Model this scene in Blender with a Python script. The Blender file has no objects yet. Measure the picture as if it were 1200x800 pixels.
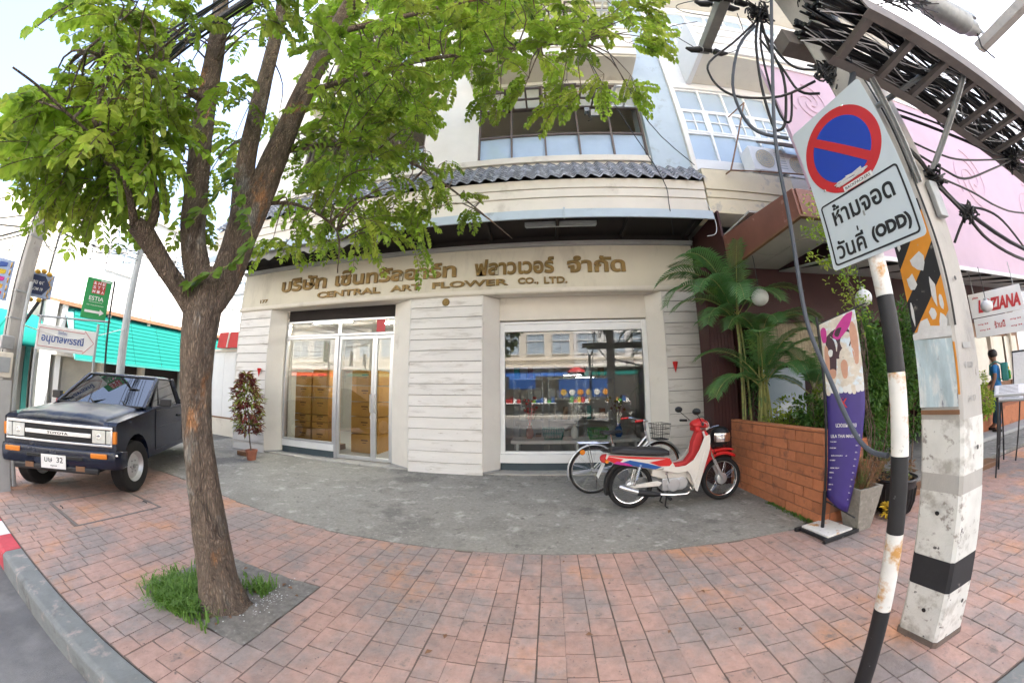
import bpy, bmesh, math, random
from mathutils import Vector, Matrix, Euler, noise
R = math.radians
S = bpy.context.scene
COL = S.collection
random.seed(7)

# ------------------------------------------------------------ camera, sky, sun, exposure
cam_d = bpy.data.cameras.new('camera')
cam = bpy.data.objects.new('camera', cam_d); COL.objects.link(cam)
cam_d.type = 'PANO'
cam_d.sensor_fit = 'HORIZONTAL'; cam_d.sensor_width = 36; cam_d.sensor_height = 24
try:
    _c = cam_d; _c.panorama_type = 'FISHEYE_LENS_POLYNOMIAL'
except Exception:
    _c = cam_d.cycles; _c.panorama_type = 'FISHEYE_LENS_POLYNOMIAL'
_c.fisheye_fov = R(200)
_c.fisheye_polynomial_k0 = 0.0
_c.fisheye_polynomial_k1 = -8.69265692e-02
_c.fisheye_polynomial_k2 = 2.20385899e-05
_c.fisheye_polynomial_k3 = 5.88270538e-05
_c.fisheye_polynomial_k4 = -1.06539503e-06
cam_d.clip_start = 0.05; cam_d.clip_end = 2000
cam.matrix_world = (Matrix.Translation((0, 0, 1.5)) @ Matrix.Rotation(0.10383733, 4, 'Z')
                    @ Matrix.Rotation(math.pi/2 + 0.15465157, 4, 'X') @ Matrix.Rotation(-0.00722853, 4, 'Z'))
S.camera = cam

SUN_EL, SUN_AZ = 60, 38           # azimuth measured from +Y towards +X
W = bpy.data.worlds.new('World'); S.world = W; W.use_nodes = True
nt = W.node_tree
sky = nt.nodes.new('ShaderNodeTexSky'); sky.sky_type = 'NISHITA'; sky.sun_disc = False
sky.sun_elevation = R(SUN_EL); sky.sun_rotation = R(SUN_AZ)
sky.air_density = 1.0; sky.dust_density = 5.0; sky.ozone_density = 0.6
bg = nt.nodes['Background']; bg.inputs[1].default_value = 0.12
nt.links.new(sky.outputs[0], bg.inputs[0])
sd = bpy.data.lights.new('sun', 'SUN'); sd.energy = 5.0; sd.angle = R(0.6); sd.color = (1, .95, .88)
sun = bpy.data.objects.new('sun', sd); COL.objects.link(sun)
_d = Vector((math.sin(R(SUN_AZ))*math.cos(R(SUN_EL)), math.cos(R(SUN_AZ))*math.cos(R(SUN_EL)), math.sin(R(SUN_EL))))
sun.rotation_euler = _d.to_track_quat('Z', 'Y').to_euler()
sun.location = (4, 10, 30)
S.view_settings.view_transform = 'Standard'; S.view_settings.look = 'None'
S.view_settings.exposure = 2.6; S.view_settings.gamma = 1
try:
    S.cycles.max_bounces = 8; S.cycles.transparent_max_bounces = 24
    S.cycles.use_denoising = True
    S.cycles.caustics_reflective = False; S.cycles.caustics_refractive = False
except Exception: pass

# ------------------------------------------------------------ materials
def mat(name, col, rough=.6, metal=0, var=.12, sc=5, bump=0, bsc=50, col2=None, c2=(.5, .62), s2=1.5,
        rnd=0, co='P', emit=0, spec=.5, transl=0, stretch=None, alpha=1):
    m = bpy.data.materials.new(name); m.use_nodes = True
    n = m.node_tree; N = n.nodes; L = n.links.new
    b = N['Principled BSDF']; b.inputs['Roughness'].default_value = rough
    b.inputs['Metallic'].default_value = metal; b.inputs['Specular IOR Level'].default_value = spec
    if co == 'P': src = N.new('ShaderNodeNewGeometry').outputs['Position']
    else: src = N.new('ShaderNodeTexCoord').outputs['Object']
    if stretch:
        mp = N.new('ShaderNodeMapping'); mp.inputs['Scale'].default_value = stretch; L(src, mp.inputs[0]); src = mp.outputs[0]
    def noi(s, d=5, r=.6):
        t = N.new('ShaderNodeTexNoise'); t.inputs['Scale'].default_value = s; t.inputs['Detail'].default_value = d
        t.inputs['Roughness'].default_value = r; L(src, t.inputs['Vector']); return t.outputs['Fac']
    def mr(x, a, bb, c, d):
        t = N.new('ShaderNodeMapRange'); L(x, t.inputs[0])
        for i, v in enumerate((a, bb, c, d)): t.inputs[i+1].default_value = v
        return t.outputs[0]
    rgb = N.new('ShaderNodeRGB'); rgb.outputs[0].default_value = (*col, 1); c = rgb.outputs[0]
    def mix(f, a, bcol):
        t = N.new('ShaderNodeMix'); t.data_type = 'RGBA'; L(f, t.inputs[0]); L(a, t.inputs[6])
        t.inputs[7].default_value = (*bcol, 1); return t.outputs[2]
    if col2:
        if not isinstance(col2, list): col2 = [col2] if isinstance(col2[0], tuple) else [(col2, c2, s2)]
        for cc, r, s in col2: c = mix(mr(noi(s, 7, .65), r[0], r[1], 0, 1), c, cc)
    def scale(c, f):
        t = N.new('ShaderNodeVectorMath'); t.operation = 'SCALE'; L(c, t.inputs[0]); L(f, t.inputs['Scale']); return t.outputs[0]
    if var: c = scale(c, mr(noi(sc, 8, .65), .25, .75, 1-var, 1+var))
    if rnd:
        oi = N.new('ShaderNodeObjectInfo'); c = scale(c, mr(oi.outputs['Random'], 0, 1, 1-rnd, 1+rnd))
    L(c, b.inputs['Base Color'])
    if emit: L(c, b.inputs['Emission Color']); b.inputs['Emission Strength'].default_value = emit
    if bump:
        bn = N.new('ShaderNodeBump'); bn.inputs['Strength'].default_value = min(1, bump); bn.inputs['Distance'].default_value = .01
        L(noi(bsc, 6, .7), bn.inputs['Height']); L(bn.outputs[0], b.inputs['Normal'])
    if transl:
        t = N.new('ShaderNodeBsdfTranslucent'); L(c, t.inputs[0])
        mx = N.new('ShaderNodeMixShader'); mx.inputs[0].default_value = transl
        L(b.outputs[0], mx.inputs[1]); L(t.outputs[0], mx.inputs[2]); L(mx.outputs[0], N['Material Output'].inputs[0])
    return m

def glass_mat(name, tint=(.8, .85, .85), ior=1.7, rough=0.0, refl=(1, 1, 1)):
    m = bpy.data.materials.new(name); m.use_nodes = True
    n = m.node_tree; N = n.nodes; L = n.links.new; N.remove(N['Principled BSDF'])
    t = N.new('ShaderNodeBsdfTransparent'); t.inputs[0].default_value = (*tint, 1)
    g = N.new('ShaderNodeBsdfGlossy'); g.inputs['Roughness'].default_value = rough; g.inputs[0].default_value = (*refl, 1)
    f = N.new('ShaderNodeFresnel'); f.inputs[0].default_value = ior
    mx = N.new('ShaderNodeMixShader'); L(f.outputs[0], mx.inputs[0]); L(t.outputs[0], mx.inputs[1]); L(g.outputs[0], mx.inputs[2])
    L(mx.outputs[0], N['Material Output'].inputs[0]); return m

# ------------------------------------------------------------ mesh builder
ORG = {}
def org(o):
    while o is not None:
        if o.name in ORG: return ORG[o.name]
        o = o.parent
    return Vector((0, 0, 0))

class MB:
    def __init__(s): s.v = []; s.f = []; s.m = []; s.c = 0
    def add(s, vs, fs):
        k = len(s.v); s.v += [tuple(p) for p in vs]
        for f in fs: s.f.append(tuple(i+k for i in f)); s.m.append(s.c)
        return s
    def poly(s, *p): return s.add(p, [tuple(range(len(p)))])
    def box(s, x0, x1, y0, y1, z0, z1):
        return s.add([(x0,y0,z0),(x1,y0,z0),(x1,y1,z0),(x0,y1,z0),(x0,y0,z1),(x1,y0,z1),(x1,y1,z1),(x0,y1,z1)],
                     [(0,3,2,1),(4,5,6,7),(0,1,5,4),(1,2,6,5),(2,3,7,6),(3,0,4,7)])
    def obox(s, c, size, M=None):
        M = M or Matrix.Identity(3); a, b, d = [x/2 for x in size]; c = Vector(c)
        P = [c + M @ Vector((x, y, z)) for z in (-d, d) for x, y in ((-a,-b),(a,-b),(a,b),(-a,b))]
        return s.add(P, [(0,3,2,1),(4,5,6,7),(0,1,5,4),(1,2,6,5),(2,3,7,6),(3,0,4,7)])
    def beam(s, p0, p1, w, h, up=(0, 0, 1)):
        p0 = Vector(p0); p1 = Vector(p1); d = p1-p0; l = d.length; d.normalize(); u = Vector(up)
        x = d.cross(u)
        if x.length < 1e-4: x = d.cross(Vector((0, 1, 0)))
        x.normalize(); u = x.cross(d)
        M = Matrix((x, d, u)).transposed()
        return s.obox((p0+p1)/2, (w, l, h), M)
    def tube(s, pts, r, n=8, cap=True):
        pts = [Vector(p) for p in pts]; k = len(pts)
        rs = r if isinstance(r, (list, tuple)) else [r]*k
        nrm = None; rings = []
        for i, p in enumerate(pts):
            t = (pts[min(i+1, k-1)] - pts[max(i-1, 0)])
            if t.length < 1e-9: t = Vector((0, 0, 1))
            t.normalize()
            if nrm is None:
                nrm = t.cross(Vector((0, 0, 1)))
                if nrm.length < .05: nrm = t.cross(Vector((0, 1, 0)))
            nrm = nrm - t*nrm.dot(t); nrm.normalize(); b = t.cross(nrm)
            rings.append([p + (nrm*math.cos(a)+b*math.sin(a))*rs[i] for a in [2*math.pi*j/n for j in range(n)]])
        vs = [q for g in rings for q in g]; fs = []
        for i in range(k-1):
            for j in range(n):
                a = i*n+j; b = i*n+(j+1) % n; fs.append((a, b, b+n, a+n))
        if cap: fs += [tuple(reversed(range(n))), tuple(range((k-1)*n, k*n))]
        return s.add(vs, fs)
    def cyl(s, p0, p1, r, r1=None, n=14): return s.tube([p0, p1], [r, r if r1 is None else r1], n)
    def lathe(s, prof, c=(0, 0, 0), M=None, n=20, cap=True):
        M = M or Matrix.Identity(3); c = Vector(c); vs = []; fs = []; k = len(prof)
        for r, z in prof:
            for j in range(n):
                a = 2*math.pi*j/n; vs.append(c + M @ Vector((r*math.cos(a), r*math.sin(a), z)))
        for i in range(k-1):
            for j in range(n):
                a = i*n+j; b = i*n+(j+1) % n; fs.append((a, b, b+n, a+n))
        if cap and prof[0][0] > 1e-5: fs.append(tuple(reversed(range(n))))
        if cap and prof[-1][0] > 1e-5: fs.append(tuple(range((k-1)*n, k*n)))
        return s.add(vs, fs)
    def ball(s, c, r, n=16, sz=1):
        return s.lathe([(max(1e-6, r*math.sin(a)), -r*sz*math.cos(a)) for a in [math.pi*i/(n//2) for i in range(n//2+1)]], c, None, n)
    def torus(s, c, R_, r, M=None, n=36, k=8):
        M = M or Matrix.Identity(3); c = Vector(c); vs = []; fs = []
        for i in range(n):
            a = 2*math.pi*i/n
            for j in range(k):
                b = 2*math.pi*j/k; q = R_+r*math.cos(b)
                vs.append(c + M @ Vector((q*math.cos(a), q*math.sin(a), r*math.sin(b))))
        for i in range(n):
            for j in range(k):
                fs.append((i*k+j, ((i+1) % n)*k+j, ((i+1) % n)*k+(j+1) % k, i*k+(j+1) % k))
        return s.add(vs, fs)
    def prism(s, pts, ext):
        """closed outline (3-D points) pushed along ext"""
        pts = [Vector(p) for p in pts]; e = Vector(ext); k = len(pts)
        nn = Vector((0, 0, 0))
        for i in range(k): nn += pts[i].cross(pts[(i+1) % k])
        if nn.dot(e) > 0: pts = pts[::-1]
        vs = pts + [p+e for p in pts]
        return s.add(vs, [tuple(range(k)), tuple(range(2*k-1, k-1, -1))] + [(i, i+k, (i+1) % k+k, (i+1) % k) for i in range(k)])
    def loft(s, rings, cap=True):
        k = len(rings[0]); vs = [q for g in rings for q in g]; fs = []
        for i in range(len(rings)-1):
            for j in range(k):
                a = i*k+j; b = i*k+(j+1) % k; fs.append((a, b, b+k, a+k))
        if cap: fs += [tuple(reversed(range(k))), tuple(range((len(rings)-1)*k, len(rings)*k))]
        return s.add(vs, fs)
    def mesh(s, name, mats, off=None, ang=35, smooth=True, fix=True):
        me = bpy.data.meshes.new(name); off = off or Vector((0, 0, 0))
        me.from_pydata([(p[0]-off[0], p[1]-off[1], p[2]-off[2]) for p in s.v], [], s.f)
        for m in (mats if isinstance(mats, (list, tuple)) else [mats]): me.materials.append(m)
        me.polygons.foreach_set('material_index', s.m)
        if fix and len(s.f) < 20000:
            bm = bmesh.new(); bm.from_mesh(me); bmesh.ops.recalc_face_normals(bm, faces=bm.faces); bm.to_mesh(me); bm.free()
        if smooth:
            me.polygons.foreach_set('use_smooth', [True]*len(me.polygons))
            me.set_sharp_from_angle(angle=R(ang))
        me.update(); return me
    def build(s, name, mats, parent=None, label=None, cat=None, group=None, kind=None, bevel=0, ang=35, subsurf=0, smooth=True, fix=True, seg=2):
        if parent is None:      # own origin: bottom centre of the bounding box
            xs, ys, zs = zip(*s.v); o0 = Vector(((min(xs)+max(xs))/2, (min(ys)+max(ys))/2, min(zs)))
            if kind == 'structure': o0 = Vector((0, 0, 0))
        else: o0 = org(parent)
        o = bpy.data.objects.new(name, s.mesh(name, mats, o0, ang, smooth, fix)); COL.objects.link(o)
        if parent is None: o.location = o0; ORG[o.name] = o0.copy()
        else: o.parent = parent
        tag(o, label, cat, group, kind)
        if subsurf:
            md = o.modifiers.new('sub', 'SUBSURF'); md.levels = md.render_levels = subsurf
        if bevel:
            md = o.modifiers.new('bev', 'BEVEL'); md.width = bevel; md.segments = seg; md.limit_method = 'ANGLE'; md.angle_limit = R(40)
        return o

def tag(o, label=None, cat=None, group=None, kind=None):
    if label: o['label'] = label
    if cat: o['category'] = cat
    if group: o['group'] = group
    if kind: o['kind'] = kind
    return o

def thing(name, loc, label, cat, group=None, rotz=0, local=False):
    o = bpy.data.objects.new(name, None); COL.objects.link(o); o.empty_display_size = .1
    o.location = loc; o.rotation_euler = (0, 0, rotz)
    ORG[o.name] = Vector((0, 0, 0)) if local else Vector(loc)
    return tag(o, label, cat, group)

def inst(name, me, parent, loc=(0, 0, 0), rot=(0, 0, 0), sc=(1, 1, 1)):
    """one more piece that shares mesh data; loc in world coordinates of the thing"""
    o = bpy.data.objects.new(name, me); COL.objects.link(o); o.parent = parent
    o.location = Vector(loc) - org(parent); o.rotation_euler = rot; o.scale = sc
    return o

def dup(root, loc, rotz=None, label=None, sc=None):
    r = root.copy(); COL.objects.link(r); r.location = loc
    if rotz is not None: r.rotation_euler = (0, 0, rotz)
    if sc: r.scale = sc
    if label: r['label'] = label
    for ch in list(root.children):
        c = ch.copy(); COL.objects.link(c); c.parent = r
        for g in ch.children:
            d = g.copy(); COL.objects.link(d); d.parent = c
    return r

def text(s, w, h, c, xdir, ydir, m, parent, name='lettering', depth=.004, bold=0, **kw):
    """flat or raised lettering fitted into w x h, centred at c, reading along xdir"""
    cu = bpy.data.curves.new('txt', 'FONT'); cu.body = s; cu.size = 1; cu.offset = bold; cu.extrude = .5; cu.resolution_u = 3
    cu.align_x = 'CENTER'
    o = bpy.data.objects.new('txt', cu); COL.objects.link(o)
    bpy.context.view_layer.update()
    me = bpy.data.meshes.new_from_object(o.evaluated_get(bpy.context.evaluated_depsgraph_get()))
    bpy.data.objects.remove(o); bpy.data.curves.remove(cu)
    vs = [v.co.copy() for v in me.vertices]
    if not vs: return None
    x0 = min(v.x for v in vs); x1 = max(v.x for v in vs); y0 = min(v.y for v in vs); y1 = max(v.y for v in vs)
    X = Vector(xdir).normalized(); Y = Vector(ydir).normalized(); Z = X.cross(Y); c = Vector(c) - org(parent)
    for v, p in zip(me.vertices, vs):
        v.co = c + X*((p.x-(x0+x1)/2)/(x1-x0)*w) + Y*((p.y-(y0+y1)/2)/(y1-y0)*h) + Z*((p.z+.5)*depth)
    me.name = name; me.materials.clear(); me.materials.append(m)
    o = bpy.data.objects.new(name, me); COL.objects.link(o); o.parent = parent
    return tag(o, **kw)

def catenary(a, b, sag, n=10):
    a = Vector(a); b = Vector(b)
    return [a.lerp(b, t) - Vector((0, 0, sag*4*t*(1-t))) for t in [i/n for i in range(n+1)]]

def smoothpts(P, n=4):
    """Catmull-Rom through control points"""
    P = [Vector(p) for p in P]; Q = [P[0]] + P + [P[-1]]; out = []
    for i in range(1, len(Q)-2):
        for k in range(n):
            t = k/n; a, b, c, d = Q[i-1], Q[i], Q[i+1], Q[i+2]
            out.append(.5*((2*b)+(c-a)*t+(2*a-5*b+4*c-d)*t*t+(3*b-a-3*c+d)*t**3))
    out.append(P[-1]); return out

RX = Matrix.Rotation(math.pi/2, 3, 'X')    # z axis -> -y : for wheels lying in the XZ plane
RY = Matrix.Rotation(math.pi/2, 3, 'Y')

M = {}
M['tile'] = mat('stamped_tile', (.43,.275,.225), .78, var=.22, sc=14, bump=.8, bsc=38, rnd=.08,
    col2=[((.285,.235,.215),(.44,.58),1.3), ((.52,.265,.15),(.54,.68),1.1), ((.17,.14,.125),(.58,.70),7), ((.13,.105,.095),(.62,.70),22)])
M['mortar'] = mat('mortar', (.155,.12,.10), .95, var=.25, sc=30, bump=.4, bsc=200)
M['concrete'] = mat('apron_concrete', (.265,.252,.22), .8, var=.26, sc=26, bump=.3, bsc=70,
    col2=[((.215,.205,.18),(.48,.58),1.1), ((.40,.38,.34),(.56,.66),3.5), ((.15,.14,.125),(.58,.68),8), ((.16,.15,.135),(.56,.62),.7), ((.36,.34,.31),(.60,.66),28)])
M['threshold'] = mat('threshold_concrete', (.40,.38,.34), .85, var=.2, sc=5, bump=.4, bsc=60, col2=((.22,.21,.2),(.55,.65),5))
M['asphalt'] = mat('asphalt', (.13,.128,.128), .9, var=.25, sc=3, bump=.7, bsc=140, col2=((.19,.185,.18),(.5,.66),1.7))
M['kerb'] = mat('kerb_concrete', (.19,.20,.195), .85, var=.2, sc=6, bump=.5, bsc=60, col2=[((.36,.30,.27),(.56,.66),7),((.11,.11,.105),(.58,.68),3)])
M['kerb_red'] = mat('kerb_red_paint', (.5,.05,.07), .7, var=.2, sc=8, col2=((.35,.3,.3),(.62,.7),12))
M['kerb_white'] = mat('kerb_white_paint', (.7,.68,.66), .7, var=.12, sc=8, col2=((.35,.3,.3),(.6,.7),12))
M['soil'] = mat('soil', (.20,.185,.165), .95, var=.4, sc=20, bump=1, bsc=50, col2=((.3,.29,.27),(.62,.68),40))
M['white'] = mat('offwhite_wall', (.75,.71,.64), .7, var=.06, sc=2, bump=.1, bsc=60, col2=((.5,.46,.4),(.62,.8),1.5))
M['cream'] = mat('cream_wall', (.68,.63,.54), .7, var=.07, sc=2, bump=.1, bsc=60, col2=((.45,.40,.33),(.6,.78),1.8))
M['yellowish'] = mat('yellowed_wall', (.66,.58,.42), .75, var=.1, sc=2, col2=((.35,.33,.3),(.6,.7),2))
M['board'] = mat('siding_paint', (.74,.71,.66), .6, var=.07, sc=3, bump=.15, bsc=40, rnd=.03, stretch=(.5,1,3),
    col2=[((.47,.43,.37),(.54,.72),2.4), ((.36,.30,.22),(.64,.72),9), ((.25,.22,.18),(.67,.72),30)])
M['signboard'] = mat('signboard_paint', (.62,.575,.46), .6, var=.05, sc=2, stretch=(1,1,.3), col2=((.44,.40,.32),(.52,.75),3))
M['bronze'] = mat('bronze_letters', (.20,.125,.035), .45, metal=.45, var=.4, sc=6, co='P')
M['alu'] = mat('aluminium', (.62,.63,.64), .35, metal=.7, var=.05)
M['steel'] = mat('painted_steel', (.36,.38,.39), .5, metal=.3, var=.1)
M['galv'] = mat('galvanised', (.34,.35,.35), .5, metal=.5, var=.2, sc=10)
M['rusty'] = mat('rusty_steel', (.17,.15,.14), .7, var=.25, sc=6)
M['gutter'] = mat('gutter_paint', (.42,.49,.53), .55, var=.08, sc=2, col2=((.3,.33,.34),(.58,.7),3))
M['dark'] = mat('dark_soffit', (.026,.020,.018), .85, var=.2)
M['rooftile'] = mat('roof_tile_grey', (.17,.175,.19), .6, var=.35, sc=9, col2=((.36,.37,.40),(.5,.62),8))
M['glass'] = glass_mat('shop_glass', (.86,.90,.89), 1.95)
M['glass_up'] = mat('upper_glass', (.40,.49,.58), .08, var=.05, spec=1)
M['glass_up2'] = mat('upper_panel', (.50,.48,.42), .2, var=.15, sc=2)
M['frame'] = mat('brown_frame', (.16,.125,.11), .6, var=.1)
M['whiteframe'] = mat('white_frame', (.78,.78,.76), .5, var=.04)
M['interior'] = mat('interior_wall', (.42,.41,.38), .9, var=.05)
M['carton'] = mat('carton', (.62,.32,.07), .8, var=.08, sc=6, rnd=.08)
M['carton_dark'] = mat('carton_print', (.16,.07,.02), .8, var=0)
M['brick'] = mat('brick', (.50,.185,.085), .85, var=.16, sc=14, bump=.5, bsc=70, rnd=.16, col2=((.24,.10,.06),(.56,.68),5))
M['brickmortar'] = mat('brick_mortar', (.27,.14,.09), .95, var=.2, sc=20)
M['brownmetal'] = mat('brown_metal', (.20,.075,.05), .5, var=.15, sc=3, col2=((.40,.24,.2),(.62,.7),3))
M['maroon'] = mat('maroon_wall', (.045,.010,.009), .6, var=.15)
M['reed'] = mat('reed_screen', (.42,.36,.26), .8, var=.3, sc=20, rnd=.15)
M['black'] = mat('black_rubber', (.008,.008,.0085), .5, var=.1)
M['blackpaint'] = mat('black_paint', (.014,.014,.016), .55, var=.2, sc=9, col2=((.18,.18,.18),(.66,.72),14))
M['whitepaint'] = mat('white_paint', (.74,.72,.68), .6, var=.1, sc=10, col2=[((.52,.27,.08),(.54,.64),7),((.2,.19,.18),(.62,.70),26)])
M['polecon'] = mat('pole_concrete', (.42,.40,.37), .8, var=.15, sc=5, bump=.4, bsc=60, stretch=(1,1,.5),
    col2=[((.27,.26,.25),(.55,.7),4), ((.12,.11,.1),(.68,.73),14)])
M['polewhite'] = mat('pole_whitewash', (.66,.65,.61), .8, var=.12, sc=7, bump=.3, bsc=60,
    col2=[((.40,.38,.34),(.52,.64),5), ((.30,.27,.24),(.58,.66),16), ((.08,.07,.07),(.645,.68),13)])
M['poleblack'] = mat('pole_black_band', (.018,.018,.021), .7, var=.3, sc=9, col2=((.22,.2,.18),(.64,.72),12))
M['orange'] = mat('orange_paint', (.68,.27,.025), .6, var=.1, sc=9, col2=((.45,.35,.25),(.66,.72),20))
M['signwhite'] = mat('sign_white', (.50,.56,.60), .45, var=.03)
M['signblue'] = mat('sign_blue', (.012,.045,.36), .4, var=.04)
M['signred'] = mat('sign_red', (.48,.02,.025), .4, var=.04)
M['ink'] = mat('ink_black', (.008,.008,.01), .5, var=0)
M['paper'] = mat('torn_paper', (.66,.66,.66), .8, var=.12, sc=30)
M['poster'] = mat('weathered_poster', (.44,.54,.58), .75, var=.3, sc=14, stretch=(1,1,.25), col2=[((.62,.66,.66),(.5,.6),18), ((.10,.10,.16),(.60,.66),20)])
M['bark'] = mat('bark', (.25,.185,.135), .9, var=.45, sc=22, bump=1, bsc=60, stretch=(1,1,.4),
    col2=[((.44,.22,.10),(.60,.66),3.4), ((.33,.31,.27),(.56,.66),5), ((.10,.07,.05),(.56,.68),14)])
def _bark():
    m = M['bark']; n = m.node_tree; N = n.nodes; L = n.links.new; b = N['Principled BSDF']
    geo = N.new('ShaderNodeNewGeometry'); mp = N.new('ShaderNodeMapping'); mp.inputs['Scale'].default_value = (1,1,.22); L(geo.outputs['Position'], mp.inputs[0])
    wn = N.new('ShaderNodeTexNoise'); wn.inputs['Scale'].default_value = 9; wn.inputs['Detail'].default_value = 4; L(mp.outputs[0], wn.inputs['Vector'])
    ad = N.new('ShaderNodeVectorMath'); ad.operation = 'MULTIPLY_ADD'; L(wn.outputs['Color'], ad.inputs[0]); ad.inputs[1].default_value = (.11,.11,.11); L(mp.outputs[0], ad.inputs[2])
    vo = N.new('ShaderNodeTexVoronoi'); vo.feature = 'DISTANCE_TO_EDGE'; vo.inputs['Scale'].default_value = 78; L(ad.outputs[0], vo.inputs['Vector'])
    mr = N.new('ShaderNodeMapRange'); L(vo.outputs['Distance'], mr.inputs[0]); mr.inputs[1].default_value = 0; mr.inputs[2].default_value = .35; mr.inputs[3].default_value = .55; mr.inputs[4].default_value = 1.12
    old = b.inputs['Base Color'].links[0].from_socket; sc = N.new('ShaderNodeVectorMath'); sc.operation = 'SCALE'; L(old, sc.inputs[0]); L(mr.outputs[0], sc.inputs['Scale']); L(sc.outputs[0], b.inputs['Base Color'])
    bp = N['Bump']; bp.inputs['Distance'].default_value = .012; b2 = N.new('ShaderNodeBump'); b2.inputs['Distance'].default_value = .02; b2.inputs['Strength'].default_value = 1; L(mr.outputs[0], b2.inputs['Height']); L(bp.outputs[0], b2.inputs['Normal']); L(b2.outputs[0], b.inputs['Normal'])
_bark()
M['leaf'] = mat('tree_leaf', (.27,.41,.045), .4, var=.42, sc=9, transl=.55, rnd=.3, co='P', col2=[((.42,.50,.08),(.48,.60),3.1),((.09,.17,.025),(.57,.65),5)])
M['leaf_dark'] = mat('dark_leaf', (.085,.19,.03), .4, var=.35, sc=9, transl=.35, rnd=.2, col2=((.17,.28,.05),(.56,.66),6))
M['palm'] = mat('palm_leaf', (.09,.215,.06), .4, var=.25, sc=5, transl=.35, col2=((.18,.30,.06),(.55,.7),2))
M['croton'] = mat('croton_leaf', (.17,.035,.03), .4, var=.5, sc=12, transl=.3, rnd=.3, col2=[((.26,.32,.05),(.50,.55),6),((.42,.13,.05),(.60,.64),11),((.05,.05,.02),(.6,.66),14)])
M['grass'] = mat('grass', (.15,.28,.05), .6, var=.3, sc=20, transl=.4, co='P')
M['terracotta'] = mat('terracotta', (.33,.12,.07), .8, var=.15)
M['teal'] = mat('teal_awning', (.006,.11,.095), .9, var=.06, sc=2, spec=.08)
M['sunwhite'] = mat('street_white_wall', (.74,.74,.73), .7, var=.04)
M['greywall'] = mat('grey_wall', (.36,.36,.35), .8, var=.12)
M['grey'] = mat('grey_paint', (.45,.47,.47), .6, var=.1)
M['cable'] = mat('cable_black', (.007,.007,.008), .5, var=0)
M['cable_grey'] = mat('cable_grey', (.055,.065,.085), .5, var=.1)
M['navy'] = mat('truck_navy', (.006,.010,.026), .22, var=.25, sc=2, spec=.6, col2=((.05,.06,.085),(.55,.7),3))
M['truckhood'] = mat('truck_bonnet', (.018,.026,.05), .3, var=.2, sc=1.5, spec=.6, col2=((.12,.13,.11),(.48,.66),1.6))
M['chrome'] = mat('chrome', (.7,.7,.7), .16, metal=1, var=.05)
M['plastic_grey'] = mat('dark_plastic', (.014,.014,.016), .5, var=.1)
M['tyre'] = mat('tyre', (.011,.0105,.0105), .8, var=.2, bump=.3, bsc=90)
M['amber'] = mat('amber_lens', (.72,.22,.02), .25, var=.1)
M['lens'] = mat('lamp_lens', (.62,.62,.58), .12, var=.15, sc=20)
M['autoglass'] = glass_mat('windscreen', (.11,.15,.18), 2.4)
M['gap'] = mat('board_gap', (.22,.20,.18), .9, var=.2)
M['red'] = mat('red_plastic', (.58,.02,.02), .3, var=.1)
M['redshade'] = mat('red_cloth', (.5,.03,.03), .7, var=.1)
M['mbwhite'] = mat('fairing_white', (.70,.66,.60), .35, var=.08, sc=5)
M['purple'] = mat('banner_purple', (.045,.028,.19), .5, var=.12, sc=4)
M['pinkcanopy'] = mat('pink_canopy', (.62,.46,.55), .65, var=.08, sc=1.2, transl=.25)
M['skin'] = mat('skin', (.22,.11,.07), .5, var=.05)
M['hair'] = mat('hair', (.012,.01,.009), .5, var=.1)
M['shirt'] = mat('blue_shirt', (.02,.16,.40), .8, var=.1)
M['jeans'] = mat('jeans', (.04,.10,.17), .85, var=.2, sc=30)
M['green'] = mat('green_plastic', (.06,.32,.05), .5, var=.1)
M['teal_dark'] = mat('dark_teal', (.03,.22,.20), .6, var=.1)
M['blue'] = mat('blue_print', (.012,.08,.30), .5, var=.15)
M['yellow'] = mat('yellow_print', (.65,.45,.03), .6, var=.2)
M['lamp_white'] = mat('lamp_white', (.72,.72,.70), .5, var=.05)
M['wood'] = mat('wood', (.20,.10,.05), .6, var=.25, sc=10)
M['skyband'] = mat('pale_sign', (.60,.44,.52), .6, var=.15, sc=1.2)
# ============================================================ GROUND
g = MB(); g.poly((-300,-300,-.15),(300,-300,-.15),(300,300,-.15),(-300,300,-.15))
g.build('road', M['asphalt'], kind='structure')
g = MB()
g.box(-8.55,14,.74,3.2,-.3,-.004)
walk = g.build('sidewalk', M['mortar'], kind='structure')
# stamped tiles, each standing 4-5 mm proud of the joints
def tile_mesh(seed):
    rr = random.Random(seed); b = .02; z0 = -.5
    P = [(-.5,-.5),(.5,-.5),(.5,.5),(-.5,.5)]
    P = [(x+rr.uniform(-.012,.012), y+rr.uniform(-.012,.012)) for x, y in P]
    mb = MB(); vs = [(x, y, -1) for x, y in P] + [(x*(1-b), y*(1-b), 0) for x, y in P]
    mb.add(vs, [(4,5,6,7),(0,1,5,4),(1,2,6,5),(2,3,7,6),(3,0,4,7)])
    return mb.mesh('tile', M['tile'], smooth=False, fix=False)
TM = [tile_mesh(i) for i in range(4)]
tiles = []; rr = random.Random(3)
PX = .1605
def blocked(x, y):
    return (-2.72 < x < -1.72 and 1.22 < y < 1.97) or (-5.42 < x < -4.36 and 1.26 < y < 2.38)
def apron_edge(x):
    if x > 2.9: return 3.16
    return 2.93 if x > -2.2 else 2.93+.14*min(1, (-2.2-x)/1.5)+(.2*min(1, max(0, (-3.7-x)/1.5)))
i0 = -52
HOLES = [(-2.72,-1.72,1.22,1.97),(-5.40,-4.38,1.322,2.32)]
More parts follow.
